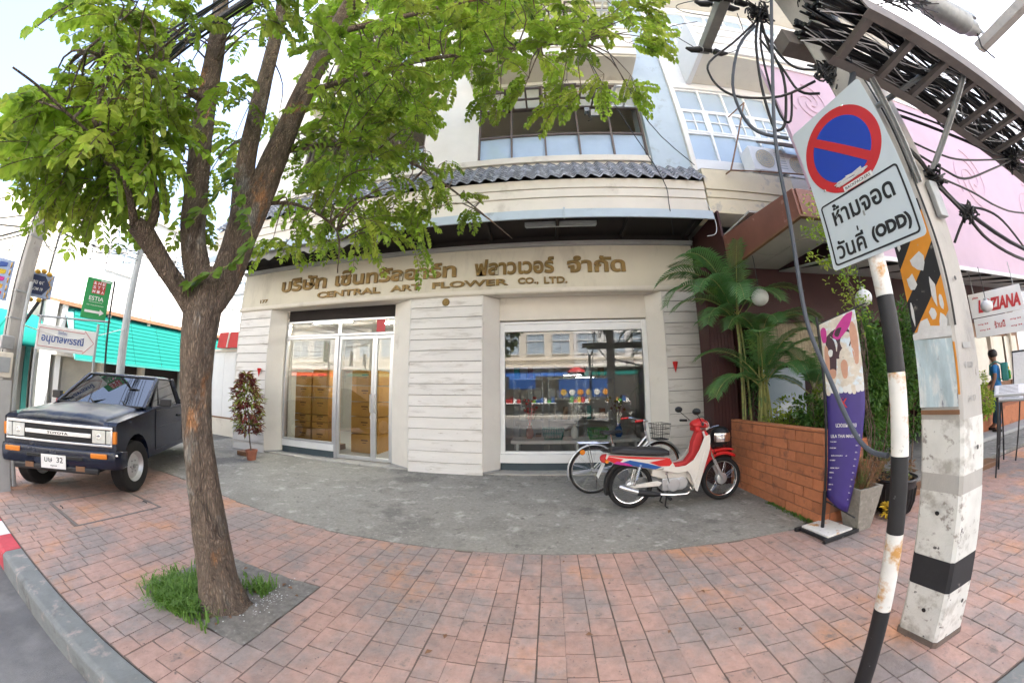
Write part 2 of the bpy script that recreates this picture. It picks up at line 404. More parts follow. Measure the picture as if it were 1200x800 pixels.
for i in range(i0, 86):
    x = -.046 + i*PX + PX/2 - .0
    y = .745 + rr.uniform(-.12, 0)
    wob = rr.uniform(-.003, .003)
    while True:
        l = rr.uniform(.165, .205); e = apron_edge(x)
        y0 = max(y, .745); y1 = min(y+l, e); y += l
        if y0 > e-.03: break
        if y1-y0 < .03: continue
        for (bx0, bx1, by0, by1) in HOLES:
            if bx0 < x < bx1:
                if y0 < by0 < y1: y1 = by0-.004
                elif y0 < by1 < y1: y0 = by1+.004
                elif by0 <= y0 and y1 <= by1: y1 = y0
        if y1-y0 > .02: tiles.append((x+wob, y0, y1, rr.uniform(-.0012, .0012)))
tiles.sort(key=lambda t: math.hypot(t[0]*.85, (t[1]+t[2])/2-.2) if True else 0)
far = MB()
for k, (x, y0, y1, dz) in enumerate(tiles):
    sx = PX-.004; sy = y1-y0-.004
    if k < 300:
        o = inst('tile', TM[k % 4], walk, (x, (y0+y1)/2, .001+dz), (0, 0, R(rr.uniform(-.5, .5))), (sx, sy, .02))
    else:
        a, b, c, d = x-sx/2, x+sx/2, (y0+y1)/2-sy/2, (y0+y1)/2+sy/2; z = .001+dz; t = .003
        far.add([(a,c,-.01),(b,c,-.01),(b,d,-.01),(a,d,-.01),(a+t,c+t,z),(b-t,c+t,z),(b-t,d-t,z),(a+t,d-t,z)],
                [(4,5,6,7),(0,1,5,4),(1,2,6,5),(2,3,7,6),(3,0,4,7)])
far.build('tile_field', M['tile'], walk, kind='stuff', smooth=False, fix=False)
# concrete apron in front of the shop
g = MB(); top = .006; n = 40
xs = [-8.55 + (2.9+8.55)*i/n for i in range(n+1)]
for i in range(n):
    a, b = xs[i], xs[i+1]
    g.add([(a, apron_edge(a), top), (b, apron_edge(b), top), (b, 3.6, top+.002), (a, 3.6, top+.002),
           (a, apron_edge(a), -.1), (b, apron_edge(b), -.1)], [(0,1,2,3),(4,5,1,0)])
    g.add([(a, 3.6, top+.002), (b, 3.6, top+.002), (b, 6.3, .02), (a, 6.3, .02)], [(0,1,2,3)])
g.box(-8.55,-7.3,6.3,14,-.1,.02)
g.build('concrete_apron', M['concrete'], kind='structure', fix=False)
g = MB(); g.box(-6.9,2.4,5.82,6.3,.0,.045); g.build('entrance_threshold', M['threshold'], kind='structure', bevel=.01)
# patio behind the brick wall
g = MB(); g.box(3.02,14,3.22,9,-.1,.03); g.build('patio_floor', M['concrete'], kind='structure')
# kerb
def kerbseg(x0, x1, m, name, **kw):
    mb = MB(); mb.prism([(x0,.735,-.3),(x0,.735,.006),(x0,.60,.006),(x0,.575,-.015),(x0,.545,-.3)], (x1-x0,0,0))
    return mb.build(name, m, bevel=.008, **kw)
kerb = kerbseg(-4.12, 14, M['kerb'], 'kerb', kind='structure')
for i, x in enumerate((-4.55, -4.98, -5.6, -6.2, -6.8, -7.4, -8.0)):
    x1 = (-4.12, -4.55, -4.98, -5.6, -6.2, -6.8, -7.4)[i]
    kerbseg(x+.002, x1-.002, M['kerb_red'] if i % 2 == 0 else M['kerb_white'], 'kerb_stone', parent=kerb)
mb = MB(); mb.box(-8.7,-8.55,.735,14,-.3,.006); mb.build('side_kerb', M['kerb'], kind='structure', bevel=.01)
# tree pit
mb = MB()
for i in range(24):
    for j in range(18):
        x0 = -2.772+i*.04663; y0 = 1.21+j*.0425
        def zz(x, y): return .004+.016*noise.noise((x*9, y*9, 0)) + .03*math.exp(-((x+2.09)**2+(y-1.45)**2)/.04)
        mb.add([(x0,y0,zz(x0,y0)),(x0+.04663,y0,zz(x0+.04663,y0)),(x0+.04663,y0+.0425,zz(x0+.04663,y0+.0425)),(x0,y0+.0425,zz(x0,y0+.0425))],[(0,1,2,3)])
mb.build('tree_pit', M['soil'], kind='structure', fix=False)
# manhole cover with a steel rim
mh = thing('manhole_cover', (-4.89,1.82,0), 'square paved manhole cover with rusty steel rim in front of the pickup', 'manhole cover')
mb = MB(); mb.box(-5.40,-4.38,1.325,1.345,-.02,.007); mb.box(-5.40,-4.38,2.295,2.318,-.02,.007)
mb.box(-5.40,-5.375,1.347,2.293,-.02,.007); mb.box(-4.405,-4.38,1.347,2.293,-.02,.007)
mb.build('rim', M['rusty'], mh, bevel=.003)
mb = MB(); mb.box(-5.37,-4.41,1.35,2.29,-.02,-.001); mb.build('cover_plate', M['mortar'], mh)
for i in range(6):
    for j in range(5): inst('cover_tile', TM[(i+j) % 4], mh, (-5.37+.08+i*.16,1.35+.094+j*.188,.005), (0,0,0), (.155,.183,.02))
for (a, b) in ((-5.1, 1.39), (-4.68, 2.25)):
    mb = MB(); mb.tube([(a-.05,b,.004),(a-.04,b,.016),(a+.04,b,.016),(a+.05,b,.004)], .006, 6); mb.build('lifting_ring', M['blackpaint'], mh)
# weeds and grass round the trunk
gb = MB(); rr = random.Random(11)
for k in range(5200):
    a = rr.uniform(0, 2*math.pi); r = abs(rr.gauss(0, .23))
    x = -2.33+.75*r*math.cos(a); y = 1.36+.62*r*math.sin(a)
    if rr.random() < .04: x = -1.96+rr.gauss(0,.08); y = 1.72+rr.gauss(0,.04)
    if not (-2.80 < x < -1.92 and 1.17 < y < 1.98): continue
    h = rr.uniform(.03, .13); w = rr.uniform(.004, .008); t = rr.uniform(0, 6.28); l = h*rr.uniform(.3, .9)
    dx, dy = math.cos(t), math.sin(t); px, py = -dy*w, dx*w
    gb.add([(x-px,y-py,0),(x+px,y+py,0),(x+dx*l*.4+px*.8,y+dy*l*.4+py*.8,h*.7),(x+dx*l*.4-px*.8,y+dy*l*.4-py*.8,h*.7),(x+dx*l,y+dy*l,h*rr.uniform(.75,1.1))],
           [(0,1,2,3),(3,2,4)])
pb = MB()
for k in range(90):
    x, y = rr.gauss(-1.86,.05), rr.gauss(1.62,.12); r = rr.uniform(.002,.006); pb.lathe([(.0001,-r*.6),(r,0),(.0001,r*.6)],(x,y,.02),None,5)
pb.build('pebbles', M['paper'], label='small white pebbles scattered on the bare soil beside the trunk', cat='pebbles', kind='stuff')
for k in range(500):
    x = -2.4+rr.gauss(0,.14); y = 1.36+rr.gauss(0,.1); leaf_ = None
    h = rr.uniform(.02,.10); t = rr.uniform(0,6.28)
    for q in range(4):
        a = t+q*1.6; c_, s_ = math.cos(a), math.sin(a); gb.add([(x,y,h),(x+.018*c_-.006*s_,y+.018*s_+.006*c_,h+.004),(x+.034*c_,y+.034*s_,h-.004),(x+.018*c_+.006*s_,y+.018*s_-.006*c_,h+.004)],[(0,1,2,3)])
dl = MB()
for k in range(26):
    x, y = rr.uniform(-3.6,1.5), rr.uniform(.9,2.9)
    if k < 14: x, y = rr.uniform(-2.7,-1.7), rr.uniform(1.2,1.95)
    leaf_l = rr.uniform(.03,.055); t = rr.uniform(0,6.28); c_, s_ = math.cos(t)*leaf_l, math.sin(t)*leaf_l
    dl.add([(x,y,.012),(x+c_*.5-s_*.3,y+s_*.5+c_*.3,.022),(x+c_,y+s_,.012),(x+c_*.5+s_*.3,y+s_*.5-c_*.3,.020)],[(0,1,2,3)])
dl.build('fallen_leaves', M['wood'], label='dry brown leaves scattered on the tiles and soil around the tree', cat='leaves', kind='stuff', fix=False, smooth=False)
gb.build('weeds', M['grass'], label='green weeds and grass tufts at the foot of the street tree', cat='grass', kind='stuff', fix=False)
# ============================================================ FLOWER SHOP BUILDING
YF, YR = 5.78, 6.05
shop = thing('shop_building', (-2.2, 5.78, 0), 'white boarded shop building with bronze lettering, tiled canopy and two glazed fronts', 'building')
# --- siding: three panels of separate boards
BH = 3.285/16
def siding(x0, x1, y=YF):
    me = MB(); w = x1-x0
    me.prism([(0,0,0.006),(0,-.028,.004),(0,-.012,BH-.006),(0,0,BH-.006)], (w,0,0))
    return me.mesh('siding_board', M['board'], smooth=False)
for x0, x1 in ((-7.28,-6.205), (-2.55,-1.15), (2.18,2.895)):
    me = siding(x0, x1)
    for k in range(16):
        inst('siding_board', me, shop, (x0, YF, .012+k*BH))
    mb = MB(); mb.box(x0+.002, x1-.002, YF-.001, YR+.5 if x0 < -5 or x0 > 2 else YR+.1, .01, 3.28); mb.build('panel_core', M['gap'], shop)
    for xe in (x0-.012, x1-.006):
        mb = MB(); mb.box(xe, xe+.018, YF-.028, YF-.0005, .008, 3.284); mb.build('corner_bead', M['board'], shop)
# --- splayed jambs (front edge -> recess edge)
for (xa, xb) in ((-6.187,-5.95), (-2.57,-3.035), (-1.13,-.865), (2.165,1.935)):
    mb = MB(); s = .03 if xb > xa else -.03
    mb.prism([(xa,YF-.02,.05),(xb,YR,.05),(xb,YR+.06,.05),(xa-s,YF+.01,.05)], (0,0,3.23))
    mb.build('splayed_jamb', M['white'], shop, bevel=.003)
for (xa, xb) in ((-6.187,-5.95), (-2.57,-3.035), (-1.13,-.865), (2.165,1.935)):
    mb = MB(); s = .03 if xb > xa else -.03
    mb.prism([(xa,YF-.028,.045),(xb,YR-.008,.045),(xb,YR+.06,.045),(xa-s,YF+.01,.045)], (0,0,.03)); mb.build('jamb_foot', M['greywall'], shop)
# heads over the two openings
for a_, b_ in ((-6.2,-2.56),(-1.15,2.17)):
    mb = MB(); mb.box(a_,b_,YF+.02,YR+.3,3.30,3.42); mb.build('lintel', M['white'], shop)
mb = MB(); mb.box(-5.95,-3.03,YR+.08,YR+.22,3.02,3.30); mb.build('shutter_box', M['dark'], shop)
mb = MB(); mb.box(-.865,1.935,YR-.0,YR+.2,2.85,3.30); mb.build('window_fascia', M['cream'], shop, bevel=.004)
M['plinth'] = mat('plinth_blue_grey', (.055,.08,.095), .6, var=.15)
# --- left glazed front: display window, transom and door pair
def frame_rect(x0, x1, z0, z1, y, w, d, m, name, parent, ww=None):
    ww = ww or w; mb = MB()
    mb.box(x0, x0+w, y, y+d, z0, z1); mb.box(x1-w, x1, y, y+d, z0, z1)
    mb.box(x0+w+.0005, x1-w-.0005, y+.001, y+d-.001, z1-ww, z1-.001); mb.box(x0+w+.0005, x1-w-.0005, y+.001, y+d-.001, z0+.001, z0+ww)
    return mb.build(name, m, parent, bevel=.004)
def pane(x0, x1, z0, z1, y, parent, m='glass', name='pane', tilt=0):
    mb = MB(); mb.add([(x0,y,z0),(x1,y,z0),(x1,y+tilt,z1),(x0,y+tilt,z1)], [(0,1,2,3)]); return mb.build(name, M[m], parent, smooth=False, fix=False)
YG = YR+.09
fr = frame_rect(-5.95,-3.03,2.67,3.04,YG-.04,.05,.08,M['alu'],'transom_window',shop)
pane(-5.9,-4.45,2.70,3.0,YG,fr); pane(-4.42,-3.08,2.70,3.0,YG,fr)
mb = MB(); mb.box(-4.45,-4.42,YG-.035,YG+.035,2.70,3.0); mb.build('mullion', M['alu'], fr)
mb = MB(); mb.box(-3.49,-3.29,YG-.02,YG-.012,2.73,2.99); mb.build('red_paper', M['signred'], fr, label='small red paper stuck in the transom pane')
fr = frame_rect(-5.95,-4.46,.33,2.665,YG-.04,.05,.08,M['alu'],'display_window',shop); pane(-5.9,-4.51,.38,2.62,YG,fr)
mb = MB(); mb.box(-5.95,-4.46,YG-.06,YG+.1,.19,.328); mb.build('window_sill', M['whiteframe'], shop, bevel=.004)
mb = MB(); mb.box(-5.95,-4.46,YG-.03,YG+.1,.02,.188); mb.build('plinth', M['plinth'], shop)
for a_, b_ in ((-4.458,-4.40),(-3.075,-3.03)):
    mb = MB(); mb.box(a_,b_,YG-.05,YG+.06,.05,2.665); mb.build('door_post', M['alu'], shop, bevel=.004)
for (a, b, hx) in ((-4.398,-3.50,-3.545), (-3.496,-3.077,-3.44)):
    d = frame_rect(a, b, .06, 2.66, YG-.025, .06, .05, M['alu'], 'door', shop, ww=.075)
    pane(a+.06, b-.06, .135, 2.585, YG, d, name='door_glass')
    mb = MB(); y = YG-.075
    mb.tube([(hx,YG-.03,1.05),(hx,y,1.07),(hx,y,1.42),(hx,YG-.03,1.44)], .011, 8); mb.build('handle', M['chrome'], d)
    mb = MB(); mb.box(hx-.02,hx+.02,YG-.035,YG-.022,.93,1.0); mb.build('lock', M['alu'], d)
# --- right shop window
fr = frame_rect(-.865,1.935,.35,2.83,YG-.05,.09,.09,M['whiteframe'],'display_window',shop,ww=.05)
pane(-.775,1.845,.40,2.66,YG,fr)
mb = MB(); mb.box(-.775,1.845,YG-.045,YG+.03,2.64,2.775); mb.build('head_rail', M['whiteframe'], fr)
mb = MB(); mb.box(-.865,1.935,YG-.09,YG+.1,.19,.348); mb.build('window_sill', M['whiteframe'], shop, bevel=.004)
mb = MB(); mb.box(-.865,1.935,YG-.03,YG+.1,.02,.188); mb.build('plinth', M['plinth'], shop)
# --- sign board with its mouldings and lettering
mb = MB(); mb.box(-7.3,2.9,YF-.03,YF+.2,3.37,4.20)
sb = mb.build('sign_board', M['signboard'], shop)
mb = MB(); mb.box(-7.32,2.92,YF-.07,YF+.1,3.30,3.372); mb.box(-7.32,2.92,YF-.055,YF+.1,3.285,3.301); mb.build('lower_moulding', M['cream'], sb, bevel=.004)
mb = MB(); mb.box(-7.32,2.92,YF-.09,YF+.1,4.198,4.24); mb.box(-7.32,2.92,YF-.12,YF+.1,4.239,4.27); mb.build('upper_moulding', M['greywall'], sb, bevel=.004)
X3, Z3 = (1,0,0), (0,0,1)
def sgn(s, x0, x1, z0, z1, b, dp=.03):
    return text(s, x1-x0, z1-z0, ((x0+x1)/2, YF-.031, (z0+z1)/2), X3, Z3, M['bronze'], sb, 'lettering', dp, b)
sgn('บริษัท', -5.93, -4.62, 3.655, 4.00, .035)
sgn('เซ็นทรัลอาร์ท', -4.38, -1.66, 3.665, 4.01, .035)
sgn('ฟลาวเวอร์', -1.30, .20, 3.66, 3.985, .035)
sgn('จำกัด', .44, 1.53, 3.655, 3.985, .035)
for wd, a, b in (('CENTRAL', -4.83, -3.22), ('ART', -3.02, -2.31), ('FLOWER', -2.06, -.58), ('CO.,', -.40, -.04), ('LTD.', .0, .44)):
    pass
sgn('CENTRAL', -4.83, -3.25, 3.44, 3.575, .03); sgn('ART', -3.02, -2.36, 3.45, 3.575, .03)
sgn('FLOWER', -2.13, -.66, 3.455, 3.58, .03); sgn('CO.,', -.48, -.10, 3.445, 3.585, .03); sgn('LTD.', .0, .43, 3.455, 3.585, .03)
sgn('177', -6.62, -6.36, 3.455, 3.535, .02, .015)
mb = MB(); mb.lathe([(0,0),(.07,0),(.075,.008),(.06,.02),(.045,.016),(.0,.03)], (-1.85,YF-.02,3.18), RX, 20); mb.build('round_emblem', M['bronze'], shop)
# red cone-shaped cups fixed to the boards
for (x, z) in ((-6.37,1.81), (2.31,1.86)):
    mb = MB(); mb.lathe([(.002,-.17),(.045,.0),(.05,.02),(.03,.03)], (x,YF-.075,z+.08), None, 12)
    mb.box(x-.012,x+.012,YF-.06,YF-.02,z+.05,z+.075)
    mb.build('joss_cup', M['red'], label='small red incense cup fixed to the boards '+('beside the potted croton' if x < 0 else 'between the shop window and the palm'), cat='incense cup')
# --- soffit, gutter, fascia and tiled roof of the canopy
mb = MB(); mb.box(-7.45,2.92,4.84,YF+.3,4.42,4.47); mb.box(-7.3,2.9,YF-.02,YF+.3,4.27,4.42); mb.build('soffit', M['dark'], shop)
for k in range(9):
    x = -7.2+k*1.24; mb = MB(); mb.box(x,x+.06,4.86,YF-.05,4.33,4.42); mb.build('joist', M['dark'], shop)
mb = MB()
mb.prism([(-7.55,4.80,4.40),(-7.55,4.72,4.385),(-7.55,4.70,4.22),(-7.55,4.72,4.215),(-7.55,4.735,4.37),(-7.55,4.80,4.375)], (10.47,0,0))
gut = mb.build('gutter', M['gutter'], shop)
for x in (-5.0,-2.3,.35):
    mb = MB(); mb.box(x,x+.03,4.69,4.73,4.21,4.40); mb.build('gutter_joint', M['gutter'], gut)
def fascia(x0, x1, m, y=4.80, name='fascia'):
    for (a, b, d) in ((4.402,4.66,0), (4.668,4.83,.015), (4.838,5.02,.03)):
        mb = MB(); mb.box(x0,x1,y-d,y+.2,a,b); mb.build(name, M[m], shop, bevel=.006)
fascia(-7.5, 2.90, 'cream')
def roof(x0, x1, parent, z0=5.03, y0=4.70, y1=5.25, z1=5.75):
    mb = MB(); rows = 8; nx = int((x1-x0)/.0375)
    for r in range(rows):
        for s in (0, 1):
            pass
        ya = y0+(y1-y0)*r/rows; yb = y0+(y1-y0)*(r+1)/rows+.02; za = z0+(z1-z0)*r/rows; zb = z0+(z1-z0)*(r+1)/rows+.004
        vs = []; fs = []
        for i in range(nx+1):
            x = x0+(x1-x0)*i/nx; t = (i/nx*(x1-x0)/.225) % 1
            w = .034*math.sin(2*math.pi*t)+.012*math.sin(4*math.pi*t)
            vs += [(x,ya,za+.030+w),(x,yb,zb-.010+w),(x,ya,za-.006+w)]
        for i in range(nx):
            a = i*3; fs += [(a,a+3,a+4,a+1),(a+2,a+5,a+3,a)]
        mb.add(vs, fs)
    return mb.build('roof_tiles', M['rooftile'], parent, kind='stuff', fix=False, ang=60)
roof(-7.5, 2.92, shop)
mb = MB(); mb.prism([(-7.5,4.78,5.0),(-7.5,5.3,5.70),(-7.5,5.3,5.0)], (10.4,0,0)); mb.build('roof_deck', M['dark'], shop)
mb = MB(); mb.box(-.27,.93,5.35,5.42,4.33,4.37); tb = mb.build('lamp_batten', M['grey'], shop)
lf = thing('tube_lamp', (.33,5.38,4.42), 'unlit fluorescent tube lamp under the dark shop canopy', 'lamp')
mb = MB(); mb.box(-.30,.96,5.17,5.25,4.355,4.418); mb.build('batten', M['grey'], lf)
mb = MB(); mb.cyl((-.28,5.21,4.335),(.94,5.21,4.335),.016); mb.build('tube', M['grey'], lf)
bpy.data.objects.remove(tb)
# corrugated sheet edge hanging under the gutter on the left
mb = MB(); vs = []; fs = []; n = 220
for i in range(n+1):
    x = -6.9+4.0*i/n; w = .05*math.sin(i*.31); d = .03*abs(math.sin(i*.155))
    vs += [(x,4.84,4.395),(x,4.84,4.10+.035*math.sin(i*.31)),(x,4.90,4.395)]
for i in range(n): fs += [(i*3,i*3+3,i*3+4,i*3+1)]
mb.add(vs, fs); o = mb.build('scalloped_valance', M['greywall'], shop, fix=False); md = o.modifiers.new('s','SOLIDIFY'); md.thickness = .004
# --- room behind the glass
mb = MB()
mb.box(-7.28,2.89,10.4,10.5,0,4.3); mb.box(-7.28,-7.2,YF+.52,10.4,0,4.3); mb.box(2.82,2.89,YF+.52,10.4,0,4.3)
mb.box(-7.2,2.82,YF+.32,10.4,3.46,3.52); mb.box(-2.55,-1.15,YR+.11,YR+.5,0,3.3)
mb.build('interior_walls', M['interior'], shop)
mb = MB(); mb.box(-1.95,-1.85,6.56,10.39,.05,3.455); mb.build('added_partition', M['interior'], shop)  # added wall that keeps left-room light out of the right room
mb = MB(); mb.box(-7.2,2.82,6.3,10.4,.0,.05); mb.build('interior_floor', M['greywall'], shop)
# --- upper storeys
def band(x0, x1, z0, z1, y, ncol, parent, style):
    """a strip window: sill glass, opened middle sashes, fixed top lights"""
    w = (x1-x0)/ncol; h = z1-z0
    zs = (z0, z0+.30*h, z0+.66*h, z1) if style == 'brown' else (z0, z0+.36*h, z0+.68*h, z1)
    fm = M['frame'] if style == 'brown' else M['whiteframe']; t = .035 if style == 'brown' else .05
    mb = MB()
    for i in range(ncol+1):
        x = min(max(x0+i*w, x0+t/2), x1-t/2); mb.box(x-t/2, x+t/2, y-.05, y+.03, z0, z1)
    for z in zs:
        zz = min(max(z, z0+t/2), z1-t/2); mb.box(x0+.001, x1-.001, y-.042, y+.025, zz-t/2, zz+t/2)
    f = mb.build('window', fm, parent)
    for i in range(ncol):
        a, b = x0+i*w+t/2, x0+(i+1)*w-t/2
        pane(a, b, zs[0]+t/2, zs[1]-t/2, y, f, 'glass_up')
        pane(a, b, zs[2]+t/2, zs[3]-t/2, y, f, 'glass_up2' if style == 'brown' else 'glass_up')
        if style == 'brown':
            # sash swung outwards from its top edge, two lights each
            zt = zs[2]-.03; L = (zs[2]-zs[1])*.95; an = R(74 + 4*((i*7) % 3)); dy, dz = -math.sin(an), -math.cos(an)
            m2 = MB(); A = Vector((a+.01,y-.06,zt)); ux = Vector((b-a-.02,0,0)); uv = Vector((0,dy*L,dz*L)); q = .05
            for (u0,u1,v0,v1) in ((0,q/(b-a),0,1),(1-q/(b-a),1,0,1),(.5-.03,.5+.03,0,1)): m2.prism([A+ux*u0+uv*v0,A+ux*u1+uv*v0,A+ux*u1+uv*v1,A+ux*u0+uv*v1],(0,.0,-.03))
            for v in (0,.46,.92): m2.prism([A+uv*v-Vector((0,0,.002)),A+ux+uv*v-Vector((0,0,.002)),A+ux+uv*(v+.08)-Vector((0,0,.002)),A+uv*(v+.08)-Vector((0,0,.002))],(0,0,-.026))
            m2.build('open_sash', M['frame'] if i < 4 else M['whiteframe'], f)
            m3 = MB(); z_ = Vector((0,0,-.015)); m3.poly(A+z_, A+ux+z_, A+ux+uv+z_, A+uv+z_); m3.build('sash_glass', M['glass'], f, fix=False)
        else:
            m2 = MB(); q = .045; za, zb = zs[1]+t/2, zs[2]-t/2; yy = y-.055
            m2.box(a,a+q,yy,yy+.05,za,zb); m2.box(b-q,b,yy,yy+.05,za,zb); m2.box(a+q,b-q,yy+.001,yy+.049,za,za+q); m2.box(a+q,b-q,yy+.001,yy+.049,zb-q,zb)
            m2.box((a+b)/2-.014,(a+b)/2+.014,yy+.002,yy+.04,za+q,zb-q); m2.box(a+q,b-q,yy+.004,yy+.038,(za+zb)/2-.014,(za+zb)/2+.014)
            m2.build('sash', fm, f); pane(a+q, b-q, za+q, zb-q, y-.02, f, 'glass_up')
    return f
YU = 5.20
def wallpieces(x0, x1, z0, z1, y, holes, parent, m, thick=.22, name='wall'):
    """wall from x0..x1, z0..z1 left open at the given (x0,x1,z0,z1) holes of one common height range per storey"""
    mb = MB(); z = z0
    for (zz0, zz1, hs) in holes:
        mb.box(x0, x1, y, y+thick, z, zz0); xx = x0
        for (a, b) in hs: mb.box(xx, a, y+.0, y+thick, zz0, zz1); xx = b
        mb.box(xx, x1, y, y+thick, zz0, zz1); z = zz1
    mb.box(x0, x1, y, y+thick, z, z1)
    return mb.build(name, M[m], parent, smooth=False)
H2, H3, H4 = (5.88, 8.02), (9.5, 11.5), (12.9, 14.9)
hx = [(-5.5,-2.35), (-1.2,2.17)]
wallpieces(-7.3, 2.17, 5.3, 16.5, YU, [(H2[0],H2[1],[(-5.5,-2.35),(-1.2,2.169)]), (H3[0],H3[1],[(-5.5,-2.35),(-1.2,2.169)]), (H4[0],H4[1],[(-5.5,-2.35),(-1.2,2.169)])], shop, 'white')
for (z0, z1) in (H2, H3, H4):
    for (a, b) in hx: band(a, b-.002, z0, z1, YU+.09, 5, shop, 'brown')
# rooms behind the strip windows
mb = MB()
for z in (5.7, 8.15, 9.3, 11.6, 12.7, 15): mb.box(-7.3,3.0,YU+.225,9,z,z+.1)
mb.box(-7.3,3,6.9,7.0,5.7,16.5); mb.box(-7.3,-7.1,YU+.225,14,4.6,16.5); mb.box(-7.3,9,13.9,14,4.6,16.5)
mb.build('floors', M['cream'], shop)
# pier with a stepped edge and string courses
mb = MB(); mb.box(2.172,2.93,YU-.10,YU+.5,5.05,16.6); mb.build('pier', M['gutter'], shop, bevel=.01)
mb = MB(); mb.box(2.93,3.03,YU-.16,YU+.5,5.05,16.6); mb.build('pier_edge', M['white'], shop, bevel=.01)
# third floor balcony slab and parapet
for z in (8.12, 11.62):
    mb = MB(); mb.box(-1.3,2.165,4.55,YU-.002,z,z+.12); mb.build('balcony_slab', M['cream'], shop, bevel=.01)
    mb = MB(); mb.box(-1.3,2.165,4.50,4.60,z+.03,z+1.05); mb.build('balcony_parapet', M['white'], shop, bevel=.01)
    for q in (.25, .62, .98):
        mb = MB(); mb.box(-1.3,2.165,4.46,4.497,z+q,z+q+.05); mb.build('string_course', M['white'], shop)
    mb = MB(); mb.box(-1.42,-1.302,4.5,YU-.002,z-.02,z+1.1); mb.build('balcony_cheek', M['white'], shop)
    mb = MB(); mb.box(-5.5,-2.3,4.75,YU-.002,z,z+.12); mb.build('balcony_slab', M['cream'], shop, bevel=.01)
mb = MB(); mb.box(-7.35,2.17,YU-.06,YU-.002,5.72,5.86); mb.build('window_ledge', M['cream'], shop, bevel=.01)
mb = MB(); mb.box(-7.35,3.05,5.0,14.1,16.5,16.7); mb.build('roof_slab', M['white'], shop)
# things hung on the building front
ad = thing('security_light', (1.0,5.05,6.75), 'small grey floodlight hanging in the open strip window above the tiled canopy', 'floodlight')
mb = MB(); mb.box(.96,1.06,4.95,5.05,6.85,6.95); mb.obox((1.15,4.97,6.80),(.16,.10,.13),Matrix.Rotation(.5,3,'X')); mb.build('lamp_head', M['galv'], ad, bevel=.006)
mb = MB(); mb.tube([(1.0,5.2,6.98),(1.0,5.0,6.98),(1.0,5.0,6.88)],.012,6); mb.tube([(1.02,4.98,6.86),(1.02,4.95,6.7),(1.08,4.97,6.62),(1.0,5.0,6.6)],.008,5); mb.build('bracket', M['plastic_grey'], ad)

M['lit'] = mat('lit_tube_inside', (1,.97,.9), .5, var=0, emit=1.2); M['lit_added'] = mat('added_tube_light', (1,.94,.82), .5, var=0, emit=62)  # the strong tubes in the left room are added to brighten the cartons
for k, (x, y) in enumerate(((.55,7.3),(1.1,8.6),(-5.3,7.0),(-3.6,7.4))):
    t = thing('lit_tube_lamp', (x,y,3.3), ['glowing tube lamp inside the right shop room, front','glowing tube lamp inside the right shop room, rear','added tube lamp brightening the cartons behind the left display window','added glowing tube lamp inside behind the shop doors'][k], 'lamp', 'lit tube lamps inside the shop')
    mb = MB(); mb.cyl((x-.6,y,3.2),(x+.6,y,3.2),.02,n=8); mb.build('tube', M['lit'] if x > 0 else M['lit_added'], t); mb = MB(); mb.box(x-.62,x+.62,y-.04,y+.04,3.24,3.455); mb.build('batten', M['whiteframe'], t)
# --- goods inside the shop
def carton(x, y, z, w, h, d, label=None):
    t = thing('carton', (x+w/2, y, z), label, 'carton', 'cartons stacked behind the display window')
    mb = MB(); mb.box(x+.010,x+w-.010,y,y+d,z+.002,z+h-.018); mb.build('box_body', M['carton'], t, bevel=.004)
    mb = MB(); cx = x+w/2; cz = z+h*.62; mb.box(cx-.09,cx+.09,y-.002,y-.0005,cz,cz+.03); mb.box(cx-.05,cx+.05,y-.002,y-.0005,cz-.05,cz-.035); mb.build('printed_mark', M['carton_dark'], t)
    return t
rowsL = [(.18,.40),(.58,.16),(.74,.17),(.91,.40),(1.31,.27),(1.58,.34)]
names = ['bottom row','second row, flat','third row, flat','fourth row, tall','fifth row','top row']
for i, (z, h) in enumerate(rowsL):
    carton(-6.02, 6.6, z, .52, h, .5, 'orange brown carton behind glass in the left column, '+names[i])
    carton(-5.48, 6.6, z, .50, h+(.06 if i == 5 else 0), .5, 'orange brown carton behind glass in the right column, '+names[i])
for i, (z, h) in enumerate([(.05,.45),(.50,.40),(.90,.35),(1.25,.38),(1.63,.36)]):
    carton(-4.55, 6.9, z, .75, h, .6, 'dim brown carton behind the door glass, '+['lowest','second','third','fourth','topmost'][i]+' of its stack')
mb = MB(); mb.box(-6.1,-4.9,6.56,7.2,.05,.178); mb.build('low_platform', M['wood'], label='low wooden platform under the carton stack behind the left display window', cat='platform')
# display ledge and baskets behind the right window
led = thing('display_shelf', (.53,6.6,.05), 'pale display shelf along the bottom of the right shop window', 'shelf')
mb = MB(); mb.box(-.7,1.8,6.35,6.9,.50,.56); mb.build('shelf_top', M['whiteframe'], led)
for x in (-.6,.55,1.7):
    mb = MB(); mb.box(x,x+.05,6.4,6.85,.05,.5); mb.build('shelf_leg', M['whiteframe'], led)
def basket(x, y, z, w, h, m, lab):
    t = thing('basket', (x, y, z), lab, 'basket', 'plastic baskets on the display shelf')
    mb = MB(); a, b = w/2, w/2*.8
    for zz, q in ((0,b),(h*.5,(a+b)/2),(h,a)):
        P = [(x-q,y-q*.6,z+zz),(x+q,y-q*.6,z+zz),(x+q,y+q*.6,z+zz),(x-q,y+q*.6,z+zz),(x-q,y-q*.6,z+zz)]; mb.tube(P,.008,5)
    for i in range(13):
        u = -1+2*i/12
        for s in (-.6,.6): mb.tube([(x+u*b,y+s*b,z),(x+u*a,y+s*a,z+h)],.005,4)
    for i in range(8):
        u = -.6+1.2*i/7
        for s in (-1,1): mb.tube([(x+s*b,y+u*b,z),(x+s*a,y+u*a,z+h)],.005,4)
    mb.build('basket_mesh', M[m], t)
    mb = MB(); mb.box(x-b,x+b,y-b*.6,y+b*.6,z,z+.01); mb.build('basket_base', M[m], t)
